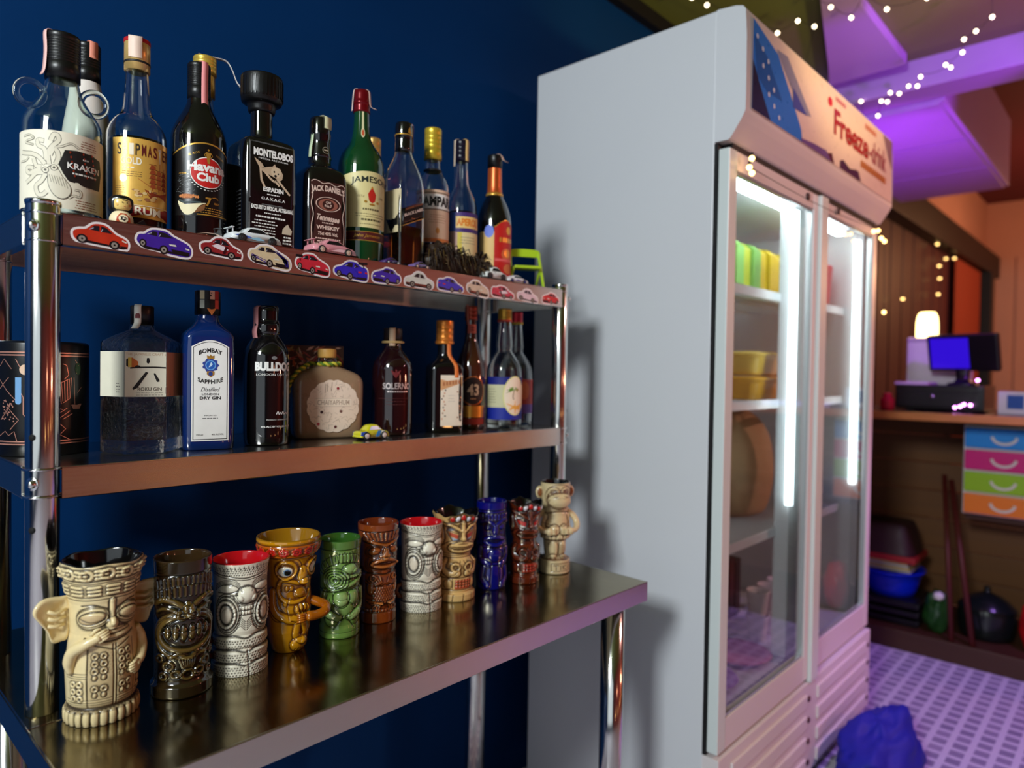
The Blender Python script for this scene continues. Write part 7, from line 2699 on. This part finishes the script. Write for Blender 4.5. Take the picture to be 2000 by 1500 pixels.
for x0, x1, zc, h, tpl, flip, colr, extra, lab in STICK:
    t = CARS[tpl]
    w = x1 - x0
    tilt = -.05

    def U(p, grow=0.0):
        u, v = p
        if flip:
            u = 1 - u
        X = (x0 + x1) / 2 + (u - .5) * w * (.90)
        Z = zc + (v - .52) * h * .86 + (u - .5) * w * tilt
        return (X - .765, Z - TT)
    p = Print(flat_surf(RY0 - 1.17), lim=.05, lift=.0003, step=.00012)
    body = [U(q) for q in spline(t['body'], 3, True)]
    c = np.mean(body, axis=0)
    out = []
    nb = len(body)
    for i in range(nb):
        a, b = np.array(body[i - 1]), np.array(body[(i + 1) % nb])
        d = b - a
        n = np.array((d[1], -d[0])) / (np.linalg.norm(d) + 1e-9)
        if n @ (np.array(body[i]) - c) < 0:
            n = -n
        out.append(tuple(np.array(body[i]) + n * .0029))
    p.poly(out, SWH, 0)
    p.poly(body, mat('sticker_%d_%d_%d' % colr, srgb(*colr), 0.3, noise=(70, 0.25)), 2)
    dk = paper(22, 20, 26, 0.3)
    p.poly([U((u, v)) for u, v in ((.06, .26), (.98, .16), (.90, .11), (.16, .14))], dk, 3)
    for wn in t['wins']:
        p.poly([U(q) for q in wn], paper(30, 28, 36, 0.3), 4)
        p.line([U(wn[0]), U(((wn[0][0] + wn[1][0]) / 2 + .03, (wn[0][1] + wn[1][1]) / 2))], .0008, paper(190, 190, 206, .3), 5)
    for cx, cz, rx, rz in t['wheels']:
        X, Z = U((cx, cz))
        p.disc(X, Z, rx * w, rz * h * .9, dk, 5, 20)
        p.disc(X, Z, rx * w * .62, rz * h * .58, paper(150, 140, 130, .3), 6, 16)
        p.disc(X, Z, rx * w * .22, rz * h * .2, dk, 7, 10)
    for pl, c_ in t['marks'][:3]:
        p.poly([U(q) for q in pl], paper(*c_, .3), 5)
    if extra == 'stripes':
        for d in (0, .06):
            p.poly([U(q) for q in ((.56 + d, .84), (.62 + d, .80), (.90 + d * .6, .50), (.92 + d * .6, .20), (.88 + d * .6, .20), (.84 + d * .6, .50))], paper(40, 30, 110, .3), 6)
        p.line([U((.06, .46)), U((.40, .24))], .0016, paper(70, 50, 140, .3), 6)
        p.line([U((.06, .52)), U((.42, .32))], .0008, paper(70, 50, 140, .3), 6)
    if extra == 'splash':
        p.poly([U(q) for q in ((.26, .52), (.40, .66), (.56, .60), (.68, .46), (.56, .36), (.42, .42))], paper(236, 220, 226, .3), 6)
        p.poly([U(q) for q in ((.60, .60), (.66, .60), (.58, .24), (.52, .24))], paper(60, 16, 24, .3), 7)
    if extra == 'dark':
        p.poly([U(q) for q in ((.08, .34), (.96, .28), (.96, .20), (.10, .22))], paper(120, 50, 40, .3), 4)
    if extra == 'wing':
        a, b = ((.02, .86), (.20, .88)) if tpl == 'front' else ((.70, .98), (.97, 1.04))
        p.poly([U(a), U(b), U((b[0], b[1] - .12)), U((a[0], a[1] - .12))], dk, 6)
        p.line([U(((a[0] + b[0]) / 2, a[1] - .08)), U(((a[0] + b[0]) / 2 + .02, a[1] - .26))], .0014, dk, 6)
    o = p.build('car_sticker', rk)
    o['label'] = lab

# ------------------------------------------------------------------ little things on the shelf edges
TYRE = mat('toy_tyre', srgb(18, 18, 20), 0.6)


def toy_car(label, x, y, z, L, W, H, body, accents=(), rz=0, wheel=(190, 186, 176), spoiler=True, glass=(20, 20, 26)):
    t = thing('toy_car', label, 'toy car', (x, y, z), R_(rz))
    bm_ = mat('toy_paint_%d_%d_%d' % body, srgb(*body), 0.2, coat=0.6)
    rw = H * .27
    prof = [(-.5, .30), (-.49, .50), (-.44, .58), (-.28, .62), (-.14, .96), (.10, .98), (.27, .64), (.44, .52), (.49, .38), (.5, .22), (.44, .14), (-.44, .14)]
    pp = spline([(a * L, b * H) for a, b in prof], 4, True)
    n = len(pp)
    V, F = [], []
    for k, (yy, sc_) in enumerate(((-.5, .93), (-.46, 1.0), (-.2, 1.03), (.2, 1.03), (.46, 1.0), (.5, .93))):
        for a, b in pp:
            up = max(0, (b / H - .62) / .38)
            V.append((a * (1 if abs(yy) < .3 else .985), yy * W * (1 - .22 * up), b * (sc_ if b > H * .3 else 1)))
    for k in range(5):
        for i in range(n):
            j = (i + 1) % n
            F.append((k * n + i, k * n + j, (k + 1) * n + j, (k + 1) * n + i))
    F.append(tuple(range(n))[::-1])
    F.append(tuple(5 * n + i for i in range(n)))
    F = [f[::-1] for f in F]
    MB().add(V, F, bm_).build('body', t)
    gl = mat('toy_glass_%d' % glass[2], srgb(*glass), 0.1, coat=0.8)
    for s_ in (-1, 1):
        wn = MB()
        q = [(-.20 * L, .66 * H), (-.12 * L, .90 * H), (.09 * L, .92 * H), (.22 * L, .68 * H)]
        ys = [s_ * W * (.5 * (1 - .22 * max(0, (b / H - .62) / .38)) * .985 + .012) for a, b in q]
        wn.add([(a, yy, b) for (a, b), yy in zip(q, ys)] + [(a, yy - s_ * .001, b) for (a, b), yy in zip(q, ys)],
               [(0, 1, 2, 3), (7, 6, 5, 4), (0, 4, 5, 1), (1, 5, 6, 2), (2, 6, 7, 3), (3, 7, 4, 0)], gl, False)
        wn.build('window', t)
        for c_, pl in accents:
            ac = MB()
            Y_ = s_ * (W * .5 + .0003)
            ac.add([(a * L, Y_, b * H) for a, b in pl] + [(a * L, Y_ - s_ * .0012, b * H) for a, b in pl],
                   [tuple(range(len(pl))), tuple(range(len(pl), 2 * len(pl)))[::-1]] + [(i, (i + 1) % len(pl), len(pl) + (i + 1) % len(pl), len(pl) + i) for i in range(len(pl))], paper(*c_, .3), False)
            ac.build('stripe', t)
        for xx in (-.30, .31):
            wm = MB().lathe(chaikin([(-.002, rw * .8), (-.0018, rw), (.0028, rw), (.0032, rw * .8)], 1), TYRE, 22)
            wh = wm.build('wheel', t, loc=(xx * L, s_ * (W * .5 - .0012), rw), rot=(-s_ * PI / 2, 0, 0))
            MB().lathe(chaikin([(.003, rw * .66), (.0036, rw * .62), (.0034, rw * .3), (.0042, rw * .18), (.0044, .0001)], 1), mat('toy_rim_%d' % wheel[0], srgb(*wheel), .3, .4), 18).build('rim', wh)
    if spoiler:
        MB().box((-.47 * L, 0, .86 * H), (.06 * L, W * .95, .05 * H), bm_, .0006).box((-.45 * L, -W * .3, .72 * H), (.02 * L, .0015, .24 * H), bm_).box((-.45 * L, W * .3, .72 * H), (.02 * L, .0015, .24 * H), bm_).build('spoiler', t)
    return t


toy_car('white toy sports car with pale blue flashes before the square black mezcal bottle', .5255, 1.052, T, .082, .030, .0255, (232, 236, 238), (((90, 120, 210), [(-.46, .40), (-.30, .52), (-.10, .36), (-.20, .26)]), ((150, 200, 226), [(-.16, .30), (.02, .42), (.16, .26), (0, .2)])), wheel=(60, 60, 62))
tc = toy_car('pink toy sports car before the square black whiskey bottle', .661, 1.044, T, .084, .031, .026, (226, 150, 160), (((240, 190, 196), [(-.1, .24), (.1, .44), (.26, .42), (.2, .24)]),), wheel=(226, 200, 180))
g_ = thing('glass_pebble', 'smoky blue glass dome behind the pink toy car', 'ornament', (.695, 1.0795, T))
m_ = MB().lathe(chaikin([(0, .015), (.002, .0165), (.018, .0155), (.030, .011), (.037, .004), (.0375, .0003)], 2), mat('smoky_blue', srgb(60, 74, 110), .08, coat=1, noise=(70, .5)), 36)
m_.build('dome', g_)
MB().lathe([(0, .017), (.0025, .0172)], mat('dark_base', srgb(30, 30, 36), .4), 36).build('base', g_)
toy_car('white toy car beneath the shaggy bundle, nearest the red label bottle', 1.056, 1.041, T, .066, .026, .027, (226, 232, 228), wheel=(40, 40, 44), spoiler=False)
toy_car('low white toy racer with blue wheels beside the lime chair', 1.123, 1.040, T, .066, .026, .017, (228, 230, 236), (((60, 60, 150), [(-.2, .3), (0, .46), (.2, .3)]),), wheel=(50, 50, 120), spoiler=False)
toy_car('tiny violet and black toy car before the slanted label bottle', .785, 1.040, T, .036, .018, .012, (70, 44, 110), wheel=(206, 200, 206), spoiler=False)
toy_car('small lilac and dark toy car just left of the shaggy bundle', .853, 1.039, T, .040, .018, .013, (120, 96, 150), wheel=(226, 220, 226), spoiler=False)
toy_car('blue and yellow toy car on the middle shelf before the dark rum bottle', .775, 1.078, M_, .064, .026, .027, (214, 206, 40), (((30, 90, 210), [(-.5, .30), (-.48, .54), (-.30, .58), (-.26, .2)]), ((30, 130, 210), [(.02, .18), (.10, .60), (.22, .60), (.14, .18)]), ((240, 244, 240), [(.20, .40), (.24, .60), (.34, .56), (.34, .40)]), ((226, 120, 30), [(.22, .2), (.28, .36), (.36, .3), (.34, .18)])), wheel=(240, 240, 236), spoiler=False, glass=(150, 190, 220))

# doll
d = thing('doll_figurine', 'tiny doll with black bobbed hair and orange robe on the top shelf edge', 'figurine', (.3335, 1.047, T), rz_of(.3335, 1.047, 10))
SK = mat('doll_skin', srgb(240, 206, 120), .3, coat=.3)
MB().lathe(chaikin(mm([(0, 13), (3, 15), (10, 14.5), (16, 11), (19, 6), (20, 5)]), 2), mat('cream_robe', srgb(240, 222, 180), .4), 32).build('robe', d)
m_ = MB()
p = Print(round_surf([(0, .0152), (.003, .0152), (.010, .0147), (.016, .0112)]), m_, lim=.002)
p.poly([(-.009, .001), (-.0085, .008), (-.004, .014), (.004, .014), (.009, .008), (.0095, .001)], paper(190, 70, 26), 1)
p.disc(.000, .0065, .006, .0055, paper(242, 224, 186), 2, 20)
p.disc(.000, .0065, .0038, .0034, paper(40, 32, 30), 3, 15, wob=lambda a: 1 + .3 * math.cos(5 * a))
p.disc(.000, .0065, .0012, .0012, paper(236, 226, 200), 4, 10)
m_.build('apron', d)
hd = MB().lathe(chaikin(mm([(18, 6), (19, 10), (22, 12.6), (29, 13.2), (35, 12.0), (38, 8), (39, 1)]), 2), SK, 32).build('head', d)
m_ = MB()
p = Print(round_surf([(.018, .0095), (.022, .0128), (.029, .0134), (.036, .012)]), m_, lim=.002)
p.rect(-.0012, .0058, .0315, .0326, INK, 1)
for x in (-.001, .0048):
    p.disc(x, .0285, .0008, .0009, INK, 1, 10)
p.disc(.0098, .0255, .0021, .0018, paper(226, 140, 40), 1, 14)
p.disc(-.008, .0255, .0018, .0016, paper(236, 180, 80), 1, 14)
p.disc(.0018, .0232, .0012, .0005, paper(190, 60, 50), 1, 10)
m_.build('face', hd)
hm = MB()
th = np.linspace(0, 2 * PI, 41)[:-1]
rings = []
for z, rr, cut in ((.0185, .0134, 1), (.024, .0150, 1), (.0295, .0154, 1), (.0335, .0150, .55), (.037, .0128, 0), (.0395, .0085, 0), (.0408, .0030, 0)):
    ring = []
    for a in th:
        f = math.cos(a + PI / 2)   # 1 at the face side
        k = rr if f < .62 else rr * (1 - cut * .20 * min(1, (f - .62) / .1))
        ring.append((k * math.cos(a), k * math.sin(a) + .0012, z))
    rings.append(ring)
V = [p_ for q in rings for p_ in q]
n = len(th)
F = [(k * n + i, k * n + (i + 1) % n, (k + 1) * n + (i + 1) % n, (k + 1) * n + i) for k in range(len(rings) - 1) for i in range(n)]
F += [tuple(range(n))[::-1], tuple((len(rings) - 1) * n + i for i in range(n))]
hm.add(V, F, mat('black_hair', srgb(12, 11, 14), .3, coat=.4))
hm.build('hair', d)
tag(MB().box((0, 0, .0045), (.011, .004, .007), mat('black_plastic', srgb(16, 14, 18), 0.3), .0008, rot=Matrix.Rotation(R_(-35), 3, 'Y')).box((0, .003, .0008), (.012, .010, .0016), mat('black_plastic', srgb(16, 14, 18), 0.3)).build('phone_charm', loc=(.3575, 1.0425, T)), 'tiny black charm beside the doll on the shelf edge', 'charm')
tag(MB().ribbon([(-.019, 0, .0012), (-.006, .001, .0045), (.008, .001, .0048), (.019, 0, .0012)], (0, .006, 0), paper(236, 210, 190), .0004).build('paper_scrap', loc=(.449, 1.036, T)), 'small cream scrap of paper on the shelf edge before the red disc bottle', 'paper')

# miniature folding chair
ch = thing('miniature_chair', 'lime green miniature folding chair at the right end of the top shelf', 'chair', (1.203, 1.078, T), rz_of(1.203, 1.078, 14))
LM = mat('lime_plastic', srgb(170, 206, 40), .35, coat=.2)
w2 = .037
for s_ in (-1, 1):
    MB().tube(spline([(s_ * w2, -.026, 0), (s_ * w2 * .98, -.010, .032), (s_ * w2 * .96, .006, .062), (s_ * w2 * .90, .014, .086)], 5), .0036, LM, 10).build('leg', ch)
    MB().tube([(s_ * w2 * .86, .026, 0), (s_ * w2 * .86, .000, .032), (s_ * w2 * .86, -.014, .046)], .0034, LM, 10).build('leg', ch)
V = []
bk = MB()
prof = [(-w2 - .002, .074), (-w2 - .001, .087), (-w2 + .008, .093), (w2 - .008, .093), (w2 + .001, .087), (w2 + .002, .074)]
pp = chaikin(prof, 2) + chaikin([(w2 - .004, .0745), (0, .0752), (-w2 + .004, .0745)], 1)
bk.prism(pp, -.002, .002, LM, Matrix.Translation((0, .0135, 0)) @ Matrix.Rotation(PI / 2, 4, 'X'))
bk.build('backrest', ch)
st = MB().box((0, -.008, .046), (w2 * 1.72, .040, .007), LM, .0025)
st.build('seat', ch)
MB().tube([(-w2 * .86, .020, .008), (w2 * .86, .020, .008)], .0024, LM, 8).build('stretcher', ch)
tag(MB().lathe(chaikin([(0, .007), (.002, .008), (.005, .006), (.006, .001)], 1), mat('dark_green_stone', srgb(36, 48, 42), .4), 18).build('pebble', loc=(1.262, 1.042, T)), 'small dark pebble at the far right corner of the top shelf', 'pebble')

# shaggy dried bundle
sh = thing('dried_bundle', 'shaggy dark brown dried bundle lying before the white lettered and orange banded bottles', 'ornament', (.968, 1.058, T), R_(0))
DKB = mat('dried_dark', srgb(44, 28, 16), .55, noise=(40, .6))
DKO = mat('dried_olive', srgb(88, 66, 30), .5, noise=(40, .5))
m_ = MB()
m_.ball((-.035, 0, .026), (.046, .021, .036), DKB, 24, 16)
m_.ball((.030, .001, .018), (.050, .019, .026), DKB, 24, 16)
V = np.concatenate(m_.v)
m_.v = [np.array([np.array(v) * (1 + .22 * mnoise.noise(Vector(v) * 90)) for v in V])]
vv = m_.v[0]
vv[:, 2] = np.maximum(vv[:, 2], .0005)
m_.build('core', sh)
rn = random.Random(6)
m_ = MB()
for k in range(330):
    x = rn.uniform(-.080, .082)
    hgt = .058 - .030 * max(0, (x + .03) / .11) - .02 * max(0, (-x - .05) / .03)
    a = rn.uniform(-PI * .9, -PI * .1)
    y0 = .012 * math.cos(a * 1.7)
    z0 = max(.004, hgt * rn.uniform(.35, 1))
    dx, dy = rn.uniform(-.010, .022), -rn.uniform(0, .012)
    m_.tube([(x, y0, z0), (x + dx * .5, max(-.032, y0 + dy * .7 - .006), z0 + rn.uniform(-.006, .010)), (x + dx, max(-.033, y0 + dy - .008), max(.001, z0 - rn.uniform(.006, .026)))], [.0013, .0012, .0004], DKO if k % 4 == 0 else DKB, 5)
o = m_.build('strands', sh)
o['kind'] = 'stuff'
m_ = MB()
for k in range(46):
    a = rn.uniform(0, PI)
    m_.tube([(.066, 0, .034), (.066 + .022 * math.cos(a), -.010 * rn.random(), .034 + .026 * math.sin(a)), (.066 + .034 * math.cos(a), -.014 * rn.random(), .030 + .030 * math.sin(a) - .006)], [.0011, .0010, .0003], DKB, 5)
m_.tube(spline([(.075, -.012, .034), (.098, -.016, .026), (.112, -.018, .012), (.118, -.018, .008)], 4), [.002] * 9 + [.0012] * 4, DKB, 6)
o = m_.build('tuft', sh)
o['kind'] = 'stuff'
